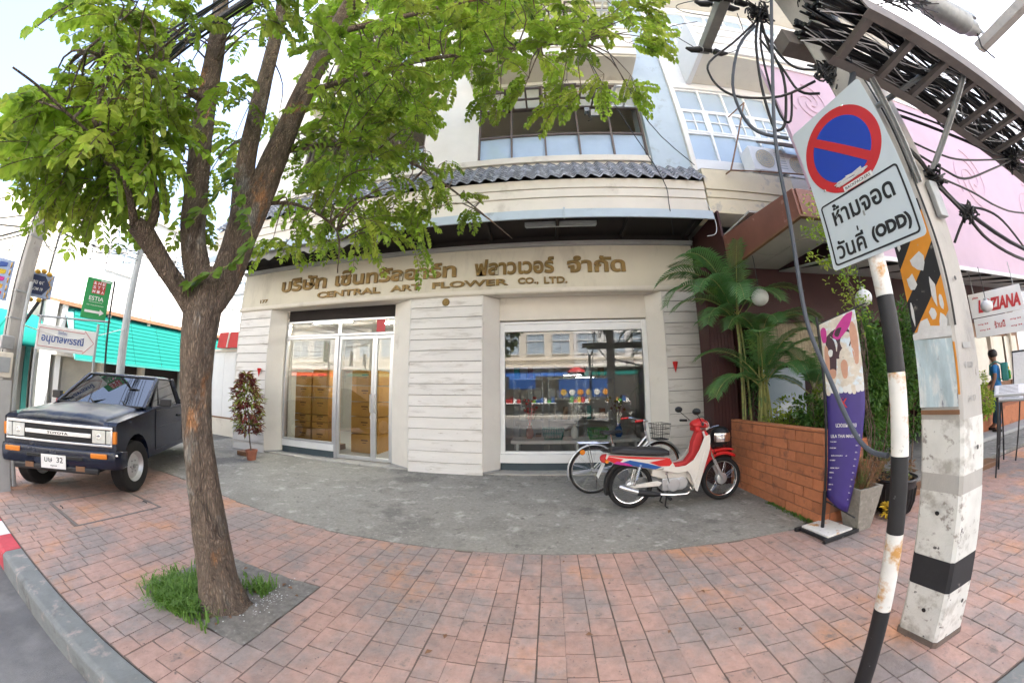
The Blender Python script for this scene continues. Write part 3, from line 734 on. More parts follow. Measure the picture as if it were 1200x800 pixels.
basket(.12,6.55,.56,.42,.22,'teal_dark','dark green plastic mesh basket left on the display shelf')
basket(1.0,6.55,.56,.40,.20,'green','bright green plastic mesh basket right of the darker one on the display shelf')
rr = random.Random(5)
for k, (x, c, nm) in enumerate(((-.35,'terracotta','brown'),(.55,'lamp_white','white'),(1.45,'blue','blue'))):
    t = thing('flower_vase', (x,6.7,.56), nm+' vase of artificial flowers on the display shelf', 'vase')
    mb = MB(); mb.lathe([(.05,0),(.08,.06),(.07,.16),(.035,.24),(.05,.27)],(x,6.7,.56)); mb.build('vase_body', M[c], t)
    mb = MB()
    for j in range(14):
        a = rr.uniform(0,6.28); r = rr.uniform(.03,.16); h = rr.uniform(.3,.6)
        mb.tube([(x,6.7,.8),(x+r*.4*math.cos(a),6.7+r*.4*math.sin(a),.8+h*.5),(x+r*math.cos(a),6.7+r*math.sin(a),.8+h)],.004,4)
        mb.ball((x+r*math.cos(a),6.7+r*math.sin(a),.8+h),.03,8)
    mb.build('flowers', M[('redshade','lamp_white','croton')[k]], t)
for k, x in enumerate((-.45,.4,1.3)):
    t = thing('rack', (x,8.2,.05), ['left','middle','right'][k]+' dark metal rack of goods deep inside the right shop room', 'rack', 'racks inside the shop')
    for dx in (-.35,.35):
        for dy in (-.2,.2): mb = MB(); mb.box(x+dx-.015,x+dx+.015,8.2+dy-.015,8.2+dy+.015,.05,2.0); mb.build('upright', M['galv'], t)
    for z in (.3,.8,1.3,1.8):
        mb = MB(); mb.box(x-.37,x+.37,7.98,8.42,z,z+.025); mb.build('shelf_board', M['galv'], t)
        for j in range(4):
            h = rr.uniform(.12,.36); a = x-.34+j*.17; mb = MB(); mb.box(a,a+rr.uniform(.09,.15),8.0,8.3,z+.025,z+.025+h); mb.build('packet', M[rr.choice(['teal_dark','greywall','interior','steel','wood','grey'])], t)
# ============================================================ PLANT HELPERS
def leaf(mb, p, d, up, L, Wd, fold=.25, droop=.15):
    p = Vector(p); d = Vector(d).normalized(); s = d.cross(Vector(up))
    if s.length < .05: s = d.cross(Vector((1,.2,.1)))
    s.normalize(); n = s.cross(d)
    a = p; t = p+d*L-n*L*droop; m1 = p+d*L*.32+n*0; m2 = p+d*L*.72-n*L*droop*.5
    u = n*Wd*fold
    mb.add([a, m1+s*Wd*.5+u, m2+s*Wd*.42+u, t, m2-s*Wd*.42+u, m1-s*Wd*.5+u, p+d*L*.5-n*L*droop*.25], [(0,1,6),(1,2,6),(2,3,6),(3,4,6),(4,5,6),(5,0,6)])
def spray_mesh(seed, m, n_fr=3, n_leaf=11, L=.055, Wd=.032, length=.34, name='leafy_twig', droop=.6):
    """a twig with feathered leaves, both sides, hanging under its own weight; grows from the origin along +X"""
    rr = random.Random(seed); mb = MB(); tw = MB()
    for f in range(n_fr):
        az = R(rr.uniform(-55,55)); el = R(rr.uniform(-30,35)); d = Vector((math.cos(az)*math.cos(el), math.sin(az)*math.cos(el), math.sin(el)))
        P = Vector((0,0,0)); pts = [P.copy()]; ln = length*rr.uniform(.75,1.15); k = n_leaf
        for i in range(k):
            d = (d + Vector((0,0,-droop/k*rr.uniform(.6,1.4)))).normalized(); P = P+d*ln/k; pts.append(P.copy())
            if i < 1: continue
            s = d.cross(Vector((0,0,1))).normalized(); q = L*rr.uniform(.8,1.15)*(.7+.5*math.sin(math.pi*i/k))
            for sg in (-1,1):
                ld = (s*sg*1.0+d*.45+Vector((0,0,rr.uniform(-.55,.05)))).normalized()
                leaf(mb, P+s*sg*.004, ld, (rr.uniform(-.3,.3),rr.uniform(-.3,.3),1), q, q*Wd/L, .22, rr.uniform(.05,.3))
        leaf(mb, P, d, (0,0,1), L, Wd)
        tw.tube(pts[::2]+[pts[-1]], .0028, 4)
    a = len(mb.f); mb.c = 1; mb.add(tw.v, tw.f)
    return mb.mesh(name, [m, M['bark']], smooth=False, fix=False)
def bush(mb, c, rx, ry, rz, n, L, Wd, rr, shell=.55):
    for i in range(n):
        a = rr.uniform(0,6.283); z = rr.uniform(-1,1); q = math.sqrt(1-z*z); k = rr.uniform(shell,1)**.6*(1+.35*noise.noise((math.cos(a)*2+c[0], math.sin(a)*2+c[1], z*2+c[2])))
        d = Vector((math.cos(a)*q, math.sin(a)*q, z)); p = Vector(c)+Vector((d.x*rx,d.y*ry,d.z*rz))*k
        ld = (d+Vector((rr.uniform(-.8,.8),rr.uniform(-.8,.8),rr.uniform(-.7,.5)))).normalized()
        s = rr.uniform(.7,1.25); leaf(mb, p, ld, (rr.uniform(-.4,.4),rr.uniform(-.4,.4),1), L*s, Wd*s)
def frond(parent, base, az, el, L, droop, m='palm', leaflet=.40, n=46, w=.021):
    """one feather-shaped palm leaf"""
    d = Vector((math.cos(R(az))*math.cos(R(el)), math.sin(R(az))*math.cos(R(el)), math.sin(R(el))))
    P = Vector(base); pts = [P.copy()]; mb = MB(); rr = random.Random(int(az*7+el*13+L*100))
    for i in range(n):
        d = (d+Vector((0,0,-droop/n*(.3+1.4*i/n)))).normalized(); P = P+d*L/n; pts.append(P.copy())
        if i < n*.18: continue
        t = i/n; s = d.cross(Vector((0,0,1)))
        if s.length < .1: s = Vector((-math.sin(R(az)), math.cos(R(az)), 0))
        s.normalize(); up = s.cross(d); l = leaflet*math.sin(math.pi*min(1,(t-.05)))**.5*(1-.35*t)*rr.uniform(.85,1.1)
        for sg in (-1,1):
            ld = (s*sg+d*.75+up*.28).normalized(); tip = P+ld*l+Vector((0,0,-l*l*.9-rr.uniform(0,.03))); mid = P+ld*l*.5+Vector((0,0,-l*l*.15))
            q = d*w*.5
            mb.add([P-q*.6, mid-q*1.0, tip, mid+q*1.0, P+q*.6, mid+up*.004], [(0,1,5),(1,2,5),(2,3,5),(3,4,5),(4,0,5)])
    mb.c = 1; mb.tube(pts[::3]+[pts[-1]], [.009*(1-.75*i/len(pts[::3])) for i in range(len(pts[::3])+1)], 5)
    return mb.build('frond', [M[m], M['palmstem']], parent, smooth=False, fix=False)
M['palmstem'] = mat('palm_stem', (.30,.30,.09), .5, var=.25, sc=12, col2=((.14,.2,.06),(.5,.62),8))

# ============================================================ RIGHT-HAND NEIGHBOUR: upper storeys
nb = thing('neighbour_building', (7.5,5.2,0), 'cream and white shophouse row with white-framed windows to the right of the boarded shop', 'building')
wallpieces(3.04, 12, 5.02, 16.4, YU+.02, [(H2[0],H2[1],[(3.12,7.3),(7.6,11.6)]), (H3[0],H3[1],[(3.12,7.3),(7.6,11.6)])], nb, 'sunwhite')
for (z0, z1) in (H2, H3):
    for (a, b) in ((3.12,7.298),(7.6,11.6)): band(a, b, z0, z1, YU+.11, 7, nb, 'white')
mb = MB()
for z in (5.7, 8.15, 9.3, 11.6): mb.box(3.04,12,YU+.24,9,z,z+.1)
mb.box(3.04,12,8.9,9,0,16.4); mb.build('floors', M['greywall'], nb)
for (a, b, d, m) in ((4.402,4.70,0,'yellowish'),(4.708,4.86,.012,'yellowish'),(4.868,5.30,.03,'yellowish')):
    mb = MB(); mb.box(2.93,4.9,4.80-d,5.3,a,b); mb.build('fascia', M[m], nb, bevel=.006)
for (a, b, d) in ((4.402,4.70,0),(4.708,4.86,.012),(4.868,5.30,.03)):
    mb = MB(); mb.box(4.903,12,4.80-d,5.3,a,b); mb.build('fascia', M['cream'], nb, bevel=.006)
mb = MB(); mb.prism([(2.93,4.77,5.31),(2.93,5.22,5.31),(2.93,5.22,5.5)],(9,0,0)); mb.build('ledge_cap', M['cream'], nb)
for z in (8.2, 11.7):
    mb = MB(); mb.box(3.6,12,4.35,5.21,z,z+.14); mb.build('balcony_slab', M['cream'], nb, bevel=.01)
    mb = MB(); mb.box(3.6,12,4.28,4.40,z+.05,z+1.1); mb.build('balcony_parapet', M['sunwhite'], nb, bevel=.01)
    mb = MB(); mb.box(3.48,3.598,4.28,5.21,z-.06,z+1.15); mb.build('balcony_cheek', M['sunwhite'], nb, bevel=.01)
    for q in (.3,.6,.9):
        mb = MB(); mb.box(3.6,12,4.24,4.278,z+q,z+q+.05); mb.build('string_course', M['sunwhite'], nb)
mb = MB(); mb.box(2.9,12.1,5.0,9,16.4,16.6); mb.build('roof_slab', M['sunwhite'], nb)
# air conditioners
def aircon(x, z, lab, y=4.95):
    t = thing('air_conditioner', (x,y,z), lab, 'air conditioner', 'outdoor air-conditioner units on the neighbour')
    mb = MB(); mb.box(x-.42,x+.42,y-.16,y+.16,z,z+.58); mb.build('casing', M['whiteframe'], t, bevel=.015)
    mb = MB()
    for r in (.06,.11,.16,.21): mb.torus((x-.1,y-.168,z+.29), r, .006, RX, 28, 5)
    for a in range(0,180,30): mb.tube([(x-.1+.21*math.cos(R(a)),y-.168,z+.29+.21*math.sin(R(a))),(x-.1-.21*math.cos(R(a)),y-.168,z+.29-.21*math.sin(R(a)))],.004,4)
    mb.build('fan_grille', M['grey'], t)
    mb = MB(); mb.lathe([(0,0),(.22,0),(.22,.004)], (x-.1,y-.1605,z+.29), RX, 28); mb.build('fan_opening', M['yellowish'], t)
    for s in (-.3,.3):
        mb = MB(); mb.beam((x+s,y-.16,z-.02),(x+s,5.23,z-.02),.03,.03); mb.beam((x+s,y-.1,z-.03),(x+s,5.23,z-.3),.02,.02); mb.build('wall_bracket', M['galv'], t)
    mb = MB()
    for k in range(7): mb.box(x+.16,x+.40,y-.166,y-.161,z+.1+k*.06,z+.115+k*.06)
    mb.build('louvres', M['grey'], t, kind='stuff')
aircon(4.55, 5.42, 'white air-conditioner unit on wall brackets beside the rusty awning arm, upper of two')
aircon(5.35, 5.35, 'white air-conditioner unit partly hidden behind the no-parking sign')
# folded black awning and its arms
t = thing('folded_awning', (5.0,4.9,5.8), 'dark striped awning on rusty steel arms under the white-framed windows', 'awning')
mb = MB(); mb.prism([(4.7,5.16,6.45),(4.7,4.55,5.9),(4.7,4.53,5.95),(4.7,5.16,6.5)],(1.6,0,0)); mb.build('awning_cloth', M['frame'], t)
for k in range(5):
    x = 4.72+k*.38; mb = MB(); mb.prism([(x,5.15,6.505),(x,4.56,5.96),(x,4.56,5.965),(x,5.15,6.51)],(.1,0,0)); mb.build('stripe', M['teal_dark'], t)
mb = MB(); mb.tube([(4.28,4.6,7.0),(3.42,4.6,5.18)],.016,6); mb.tube([(3.42,4.6,5.18),(5.6,4.6,5.32)],.014,6); mb.tube([(4.28,4.6,7.0),(4.28,5.23,7.2)],.014,6); mb.tube([(3.42,4.6,5.18),(3.42,5.2,5.32)],.014,6)
mb.build('awning_arm', M['wood'], t)

# ============================================================ RESTAURANT under the brown canopy
rs = thing('restaurant_front', (4.5,4.9,0), 'maroon restaurant front with brown metal canopy, reed screen and pillars', 'building')
bm_ = MB(); bm_.prism([(2.985,2.94,3.33),(2.985,2.94,3.69),(2.985,4.68,3.90),(2.985,4.68,3.33)],(.04,0,0)); bm_.build('canopy_side', M['brownmetal'], rs, bevel=.004)
for i in range(2):
    a = 3.03+i*.47; mb = MB(); mb.box(a,a+.465,2.925,2.965,3.33,3.69); mb.build('canopy_front_panel', M['brownmetal'], rs, bevel=.004)
mb = MB(); mb.prism([(3.03,2.97,3.66),(3.03,5.2,3.93),(3.03,5.2,3.95),(3.03,2.97,3.69)],(.94,0,0)); mb.build('canopy_roof', M['brownmetal'], rs)
mb = MB(); mb.box(2.975,3.03,2.915,4.7,3.31,3.335); mb.box(3.03,3.97,2.915,2.975,3.31,3.335); mb.build('canopy_edge', M['wood'], rs)
for i in range(2):
    for j in range(3):
        a = 3.035+i*.47; b = 2.98+j*.57; mb = MB(); mb.box(a,a+.455,b,b+.55,3.335,3.345); mb.build('soffit_panel', M['interior'], rs)
mb = MB(); mb.box(3.03,12,4.70,4.85,2.45,3.92); mb.build('maroon_lintel', M['maroon'], rs)
for b_ in ((2.98,3.02,4.70,5.76,.0,4.38),(3.03,12,5.9,6.0,0,4.35)):
    mb = MB(); mb.box(*b_); mb.build('maroon_wall', M['maroon'], rs)
for (x, y) in ((2.50,4.75),(5.6,4.72)):
    mb = MB(); mb.box(x+.02,x+.44,y,y+.35,0,3.3 if x > 3 else 3.36)
    for k in range(7): mb.box(x+.04+k*.058,x+.066+k*.058,y-.012,y-.0005,.0,3.3)
    mb.build('pillar', M['maroon'], rs)
# reed screen: canes hung side by side
me = MB(); me.cyl((0,0,0),(0,0,1),.5,n=6); me = me.mesh('reed_cane', M['reed'])
x = 3.48; k = 0; rr = random.Random(2); rest = MB()
while x < 5.58:
    z0 = rr.uniform(1.72,1.78) if x < 4.45 else rr.uniform(1.15,1.2)
    inst('reed_cane', me, rs, (x,4.78+rr.uniform(-.004,.004),z0), (0,0,0), (.015,.012,2.46-z0)); x += .0155; k += 1
# blue-white glass pane and bright opening behind the palms
mb = MB(); mb.box(3.5,4.35,4.84,4.86,.9,1.72); mb.build('pale_panel', M['glass_up'], rs)
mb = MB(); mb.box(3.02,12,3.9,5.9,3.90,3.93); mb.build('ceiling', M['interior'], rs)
def globe(c, r, ztop, lab):
    t = thing('globe_lamp', c, lab, 'lamp', 'white globe lamps')
    mb = MB(); mb.ball(c, r, 24); mb.build('globe', M['lamp_white'], t)
    mb = MB(); mb.cyl((c[0],c[1],c[2]+r-.005),(c[0],c[1],ztop),.006,n=6); mb.build('cord', M['cable'], t)
    mb = MB(); mb.cyl((c[0],c[1],c[2]+r-.01),(c[0],c[1],c[2]+r+.03),.03,n=12); mb.build('cap', M['grey'], t)
globe((2.98+.12,4.16,2.70), .125, 3.33, 'white globe lamp hanging at the canopy corner beside the palm')
globe((3.95,3.12,2.42), .105, 3.33, 'white globe lamp hanging behind the traffic sign post')
globe((7.12,3.06,2.36), .10, 3.0, 'white globe lamp hanging in front of the red-lettered sign')

# pink billboard above the canopy
pk = thing('pink_billboard', (8.5,3.25,3.0), 'huge pale pink billboard over the restaurant fronts, crossed by cables', 'billboard')
mb = MB(); mb.box(3.62,14.5,3.2,3.26,3.96,6.35); mb.box(3.98,14.5,3.2,3.26,3.0,3.9595); mb.build('face', M['pinkcanopy'], pk)
mb = MB(); mb.box(3.98,14.5,3.17,3.20,2.97,3.03); mb.box(3.60,14.5,3.17,3.198,6.32,6.38); mb.build('frame', M['whiteframe'], pk)
for (x, z, s) in ((4.3,5.6,.42),(8.5,4.9,.7),(11.5,4.6,.8)):
    mb = MB()
    for a0 in (0, 120, 240):
        P = [(x+s*t/30*math.cos(R(a0+t*11)),3.192,z+s*t/30*math.sin(R(a0+t*11))) for t in range(4,31)]
        mb.tube(P,.012,5)
    mb.build('swirl_ornament', M['skyband'], pk)
for k in range(11):
    x = 4.1+k; mb = MB(); mb.beam((x,3.27,3.0),(x,4.7,3.35),.05,.05); mb.build('canopy_rafter', M['blackpaint'], pk)
mb = MB(); mb.prism([(3.98,3.27,3.03),(3.98,4.69,3.30),(3.98,4.69,3.32),(3.98,3.27,3.05)],(10.4,0,0)); mb.build('canopy_sheet', M['grey'], pk)

# hanging sign with red letters, facing down the street
lz = thing('hanging_sign', (7.86,3.2,1.95), 'white hanging signboard with slanted red capitals LOZIANA under the pink billboard', 'sign')
A = Vector((7.70,3.62,0)); B = Vector((8.03,2.79,0)); ux = (B-A).normalized(); nn = Vector((ux.y,-ux.x,0))
if nn.dot(Vector((-8,-3.2,0))) < 0: nn = -nn
LW = (B-A).length
def panel(z0, z1, m, name, d=.04, tx=0):
    mb = MB(); a = A+ux*tx; b = B-ux*tx; mb.prism([a+Vector((0,0,z0)), b+Vector((0,0,z0)), b+Vector((0,0,z1)), a+Vector((0,0,z1))], -nn*d); return mb.build(name, m, lz, bevel=.004)
p1_ = panel(2.28,2.70,M['whiteframe'],'upper_board'); p2_ = panel(1.93,2.265,M['whiteframe'],'lower_board',.03,.02)
C0 = (A+B)/2+nn*.002; sl = (ux*.18+Vector((0,0,1)))
text('LOZIANA', .72, .23, C0+ux*.06+Vector((0,0,2.46)), ux, sl, M['signred'], p1_, 'lettering', .006, .05)
text('plaza', .10, .05, C0-ux*.33+Vector((0,0,2.62)), ux, Z3, M['signred'], p1_, 'lettering', .004, .02)
text('ร้านนี้', .18, .12, C0+Vector((0,0,2.11)), ux, Z3, M['signred'], p2_, 'lettering', .004, .02)
for q, z in ((-.28,2.15),(-.26,2.05),(.27,2.15),(.27,2.04)): text('เมนู 24', .18, .030, C0+ux*q+Vector((0,0,z)), ux, Z3, M['signred'], p2_, 'lettering', .003, .03)
for q in (.1, LW-.1):
    mb = MB(); P = A+ux*q-nn*.02; mb.cyl(P+Vector((0,0,2.7)), P+Vector((0,0,3.1)),.008,n=6); mb.build('hanger', M['galv'], lz)
# deep restaurant interior: posts, counter and shelf of goods
ri = thing('eatery_front', (11,5,0), 'open eatery front with timber posts, planter shelf and glazed door beyond the utility pole', 'building')
for x in (8.9,9.9,10.9,12.2):
    mb = MB(); mb.box(x,x+.09,4.75,4.84,.03,3.2); mb.build('timber_post', M['cream'], ri)
mb = MB(); mb.box(8.4,13,4.86,4.9,.03,3.3); mb.build('back_wall', M['wood'], ri)
for k in range(4):
    mb = MB(); mb.box(9.03+k*.95,9.85+k*.95,4.80,4.82,1.0,2.1); mb.build('window_pane', M['glass_up2'], ri)
mb = MB(); mb.box(7.9,13,4.3,4.7,.03,.5); mb.build('planter_box', M['brick'], ri, bevel=.01)
mb = MB(); mb.box(7.6,13,3.9,4.28,.03,.10); mb.build('step', M['greywall'], ri, bevel=.01)

# brick planter wall, brick by brick
bw = thing('brick_wall', (2.86,4.2,0), 'low orange-red brick planter wall beside the parked motorcycle', 'wall')
mb = MB(); mb.box(2.808,2.93,2.878,5.5,-.05,.955); mb.box(2.93,3.4,2.878,2.99,-.05,.955); mb.build('mortar_core', M['brickmortar'], bw)
def brickmesh(l, d, h):
    b = MB(); b.box(-l/2,l/2,-d/2,d/2,0,h); me = b.mesh('brick', M['brick'], smooth=False)
    bmm = bmesh.new(); bmm.from_mesh(me); bmesh.ops.bevel(bmm, geom=bmm.edges[:], offset=.004, segments=1, affect='EDGES'); bmm.to_mesh(me); bmm.free(); return me
BL, BHh = .29, .119
bfull, bhalf = brickmesh(BL,.13,BHh-.008), brickmesh(BL/2-.004,.13,BHh-.008); rr = random.Random(9)
for c in range(8):
    z = .003+c*(BHh+.001); y = 2.87+BL/2
    if c % 2: inst('brick', bhalf, bw, (2.862+rr.uniform(-.004,.004),2.87+BL/4,z), (0,0,R(90)), (1,1,1)); y += BL/2
    while y+BL/2 < 5.55:
        inst('brick', bfull, bw, (2.862+rr.uniform(-.005,.005), y, z), (0,0,R(90+rr.uniform(-.4,.4))), (.975,1,1)); y += BL
    for k in range(2 if c % 2 == 0 else 1):
        inst('brick', bfull, bw, (2.93+BL/2+.004+k*BL+(.0 if c % 2 == 0 else BL/2), 2.93+rr.uniform(-.003,.003), z), (0,0,0), (.975,.9,1))
mb = MB(); mb.box(2.80,2.92,2.86,5.5,.962,.985); mb.build('coping', M['brick'], bw, bevel=.004)

# moss and little weeds at the foot of the wall
mb = MB(); rr = random.Random(21)
for k in range(260):
    y = rr.uniform(2.95,3.75); x = 2.79-abs(rr.gauss(0,.03)); leaf(mb, (x,y,.006), (rr.uniform(-1,.2),rr.uniform(-1,1),rr.uniform(.3,1.4)), (0,0,1), rr.uniform(.02,.05), .014)
mb.build('wall_weeds', M['grass'], label='small green weeds growing along the foot of the brick wall', cat='weeds', kind='stuff', fix=False)

# palms
def palm(x, y, zs, lab, fr, stems=3):
    t = thing('palm', (x,y,0), lab, 'palm', 'areca palms in the planter'); rr = random.Random(int(x*100))
    for k in range(stems):
        dx, dy = rr.uniform(-.12,.12), rr.uniform(-.1,.1); mb = MB()
        P = [Vector((x+dx*1.6,y+dy*1.6,.0)), Vector((x+dx,y+dy,zs*.5)), Vector((x+dx*.4,y+dy*.4,zs))]
        mb.tube(smoothpts(P,4), [.024,.022,.02,.019,.018,.017,.016,.015,.013], 8); mb.build('stem', M['palmstem'], t)
    for f in fr: frond(t, (x+rr.uniform(-.03,.03),y+rr.uniform(-.03,.03),zs-rr.uniform(0,.15)), *f)
palm(3.02,4.72,2.55,'tall areca palm at the shop corner, fronds reaching up under the canopy',
    [(150,76,1.6,2.4,'palm',.5,42,.036),(200,74,1.55,2.6,'palm',.5,42,.036),(168,66,1.7,2.6,'palm',.5,40,.036),(190,58,1.6,2.7,'palm',.46,40,.034),(215,62,1.5,2.7,'palm',.44,40,.034),(35,60,1.4,2.6,'palm',.44,40,.034),(245,55,1.3,2.8,'palm',.42,38,.032),(150,62,1.35,1.5),(185,40,1.25,1.7),(215,35,1.15,2.0),(95,75,1.3,1.1),(60,60,1.2,1.5),(330,55,1.2,1.9),(280,45,1.1,2.2),(250,70,1.35,1.3),(20,40,1.1,1.9)], 3)
palm(3.35,4.62,2.2,'second areca palm behind the corner palm, fronds against the maroon lintel',
    [(170,50,1.2,1.7),(210,45,1.15,2.0),(250,50,1.1,2.0),(290,45,1.1,2.1),(330,50,1.1,1.9),(10,45,1.1,1.8),(120,70,1.1,1.4)], 3)
palm(3.12,4.35,1.55,'middle areca palm above the brick wall, its fronds arching over the motorcycle',
    [(170,55,1.2,1.9),(200,35,1.15,1.9),(235,60,1.2,1.7),(270,50,.9,2.0),(300,65,1.0,1.6),(340,55,1.2,1.7),(20,60,1.1,1.6),(120,60,1.0,1.6),(180,20,.95,1.3)], 4)
palm(3.9,4.15,1.35,'low spreading areca palm at the right in front of the reed screen',
    [(165,45,1.0,1.6),(200,60,1.1,1.6),(240,45,1.0,1.7),(290,50,1.0,1.7),(330,40,1.1,1.6),(10,50,1.1,1.5),(60,60,1.0,1.5),(265,70,1.1,1.4)], 3)
def shrub(c, rad, n, L, Wd, m, lab, grp='shrubs in the restaurant planter', name='shrub', cat='shrub', z0=0, blobs=7, seed=1):
    t = thing(name, (c[0],c[1],z0), lab, cat, grp); rr = random.Random(seed)
    mb = MB()
    for b in range(blobs):
        o = [rr.uniform(-.6,.6)*r for r in rad]; s = rr.uniform(.35,.6)
        bush(mb, (c[0]+o[0],c[1]+o[1],c[2]+o[2]), rad[0]*s, rad[1]*s, rad[2]*s, n//blobs, L, Wd, rr)
    mb.build('foliage', M[m], t, kind='stuff', fix=False, smooth=False)
    mb = MB()
    for b in range(6): mb.tube([(c[0]+rr.uniform(-.05,.05),c[1]+rr.uniform(-.05,.05),z0),(c[0]+rr.uniform(-.5,.5)*rad[0],c[1]+rr.uniform(-.5,.5)*rad[1],c[2]+rr.uniform(-.2,.5)*rad[2])],[.014,.005],6)
    mb.build('branches', M['bark'], t, kind='stuff'); return t
shrub((3.35,3.45,1.15),(.38,.45,.38),1500,.06,.03,'leaf_dark','low dense green shrub just behind the brick wall', seed=3)
shrub((3.25,4.05,1.0),(.3,.4,.3),900,.06,.025,'leaf','light green shrub between the palms behind the brick wall', seed=4)
shrub((3.75,2.98,1.35),(.36,.34,.95),6500,.05,.026,'leaf_dark','tall leafy shrub beside the purple banner and behind the striped post', seed=5, blobs=16)
shrub((4.35,3.0,1.5),(.40,.3,.9),4200,.05,.026,'leaf_dark','tall leafy shrub seen between the striped post and the utility pole', seed=6, blobs=12)
shrub((3.9,3.6,1.1),(.45,.4,.45),1700,.06,.03,'leaf','bushy light green shrub behind the brick wall under the reed screen', seed=14, blobs=10)
shrub((4.5,3.5,1.2),(.45,.35,.6),1800,.055,.03,'leaf_dark','dark bushy shrub filling the planter left of the striped post', seed=15, blobs=10)
shrub((3.3,5.0,1.6),(.35,.3,.7),1500,.07,.026,'palm','narrow-leaved bush between the corner palm and the maroon wall', seed=24, blobs=10)
shrub((6.0,3.3,.85),(.3,.3,.5),500,.05,.03,'leaf','thin pale shrub just right of the utility pole', seed=8, blobs=10)
shrub((8.6,4.1,.9),(.5,.3,.5),700,.07,.035,'leaf','shrub in the far planter beside the standing person', seed=9)
# vine climbing from the canopy corner
vn = thing('climbing_vine', (3.3,2.9,0), 'thin leafy vine climbing the canopy corner behind the traffic sign', 'vine')
rr = random.Random(31); V0 = [(3.45,2.82,0.3),(3.40,2.80,1.3),(3.38,2.78,2.1),(3.30,2.80,2.6),(3.32,2.82,3.1),(3.2,2.84,3.45)]
mb = MB()
for k in range(5): mb.tube([(p[0]+rr.uniform(-.06,.06),p[1]+rr.uniform(-.04,.02),p[2]) for p in smoothpts(V0,3)],.006,5)
mb.tube([(3.3,2.8,2.7),(2.95,2.78,2.78),(2.75,2.76,2.72)],.004,4); mb.tube([(3.3,2.8,2.95),(3.0,2.78,3.08),(2.78,2.76,3.05)],.004,4)
mb.build('vine_stems', M['bark'], vn, kind='stuff')
mb = MB()
for k in range(620):
    q = rr.random(); i = min(4, int(2+q*3)); a = Vector(V0[i]).lerp(Vector(V0[min(5,i+1)]), rr.random()); p = a+Vector((rr.gauss(-.05,.11),rr.gauss(-.04,.05),rr.gauss(0,.10)))
    leaf(mb, p, (rr.uniform(-1,1),rr.uniform(-1,.3),rr.uniform(-1,.6)), (0,0,1), rr.uniform(.03,.06), .025)
for k in range(90):
    t_ = rr.random(); p = Vector((3.25-.5*t_,2.77,2.72+.04*math.sin(t_*9)+rr.gauss(0,.035))); leaf(mb, p, (rr.uniform(-1,1),-.4,rr.uniform(-1,.4)), (0,0,1), .045, .022)
    p = Vector((3.25-.47*t_,2.77,3.02+rr.gauss(0,.04))); leaf(mb, p, (rr.uniform(-1,1),-.4,rr.uniform(-1,.4)), (0,0,1), .045, .022)
mb.build('foliage', M['leaf'], vn, kind='stuff', fix=False)
# tapered planter with a dry reddish plant
def planter(c, w0, w1, h, m, lab, grp=None):
    t = thing('planter', (c[0],c[1],0), lab, 'planter', grp); x, y = c; mb = MB(); mb2 = []
    def ring(w, z): return [Vector((x-w,y-w,z)),Vector((x+w,y-w,z)),Vector((x+w,y+w,z)),Vector((x-w,y+w,z))]
    mb.loft([ring(w0,.0),ring(w1,h),ring(w1-.03,h),ring(w1-.035,h-.05)])
    mb.build('pot', M[m], t, bevel=.006); return t
pl = planter((3.10,2.66),.095,.165,.44,'concrete','tapered grey concrete planter beside the purple banner')
rr = random.Random(41); mb = MB()
for k in range(420):
    a = rr.uniform(0,6.28); r = rr.uniform(0,.26); h = rr.uniform(.1,.30); p0 = Vector((3.10+r*.4*math.cos(a),2.66+r*.4*math.sin(a),.38)); p1 = Vector((3.10+r*1.1*math.cos(a),2.66+r*1.1*math.sin(a),.40+h))
    s = Vector((-math.sin(a),math.cos(a),0))*.002; mb.add([p0-s,p0+s,p1+s,p1-s],[(0,1,2,3)])
    for q in (.5,.7,.9,1): leaf(mb, p0.lerp(p1,q), (rr.uniform(-1,1),rr.uniform(-1,1),rr.uniform(-.2,1)), (0,0,1), .022, .008)
M['dryplant'] = mat('dry_plant', (.27,.15,.08), .8, var=.35, sc=20, col2=((.12,.18,.05),(.5,.6),7), transl=.3)
mb.build('dry_plant', M['dryplant'], pl, kind='stuff', fix=False)
pl = thing('round_pot', (3.78,2.74,0), 'large dark ribbed round pot between the banner and the striped post', 'pot')
mb = MB(); mb.lathe([(.13,.0),(.17,.02),(.21,.15),(.225,.30),(.23,.36),(.25,.38),(.24,.40),(.20,.38),(.19,.30)],(3.78,2.74,0),None,28); mb.build('pot_body', M['plastic_grey'], pl)
for k in range(28):
    a = k*2*math.pi/28; mb = MB(); c_, s_ = math.cos(a), math.sin(a); mb.tube([(3.78+.175*c_,2.74+.175*s_,.03),(3.78+.214*c_,2.74+.214*s_,.15),(3.78+.229*c_,2.74+.229*s_,.30)],.007,4); mb.build('rib', M['plastic_grey'], pl)
mb = MB(); bush(mb,(3.78,2.74,.46),.2,.2,.14,300,.05,.02,rr); mb.build('foliage', M['dryplant'], pl, kind='stuff', fix=False)
mb = MB(); bush(mb,(3.55,2.62,.09),.05,.05,.06,60,.07,.03,rr); mb.build('leaf_litter', M['yellow'], label='yellow dead leaves beside the concrete planter', cat='leaves', kind='stuff', fix=False)
mb = MB(); mb.box(3.3,6.8,2.93,3.15,-.05,.07); mb.build('stone_edging', M['wood'], label='dark timber edging at the foot of the tall shrubs', cat='edging', bevel=.01)

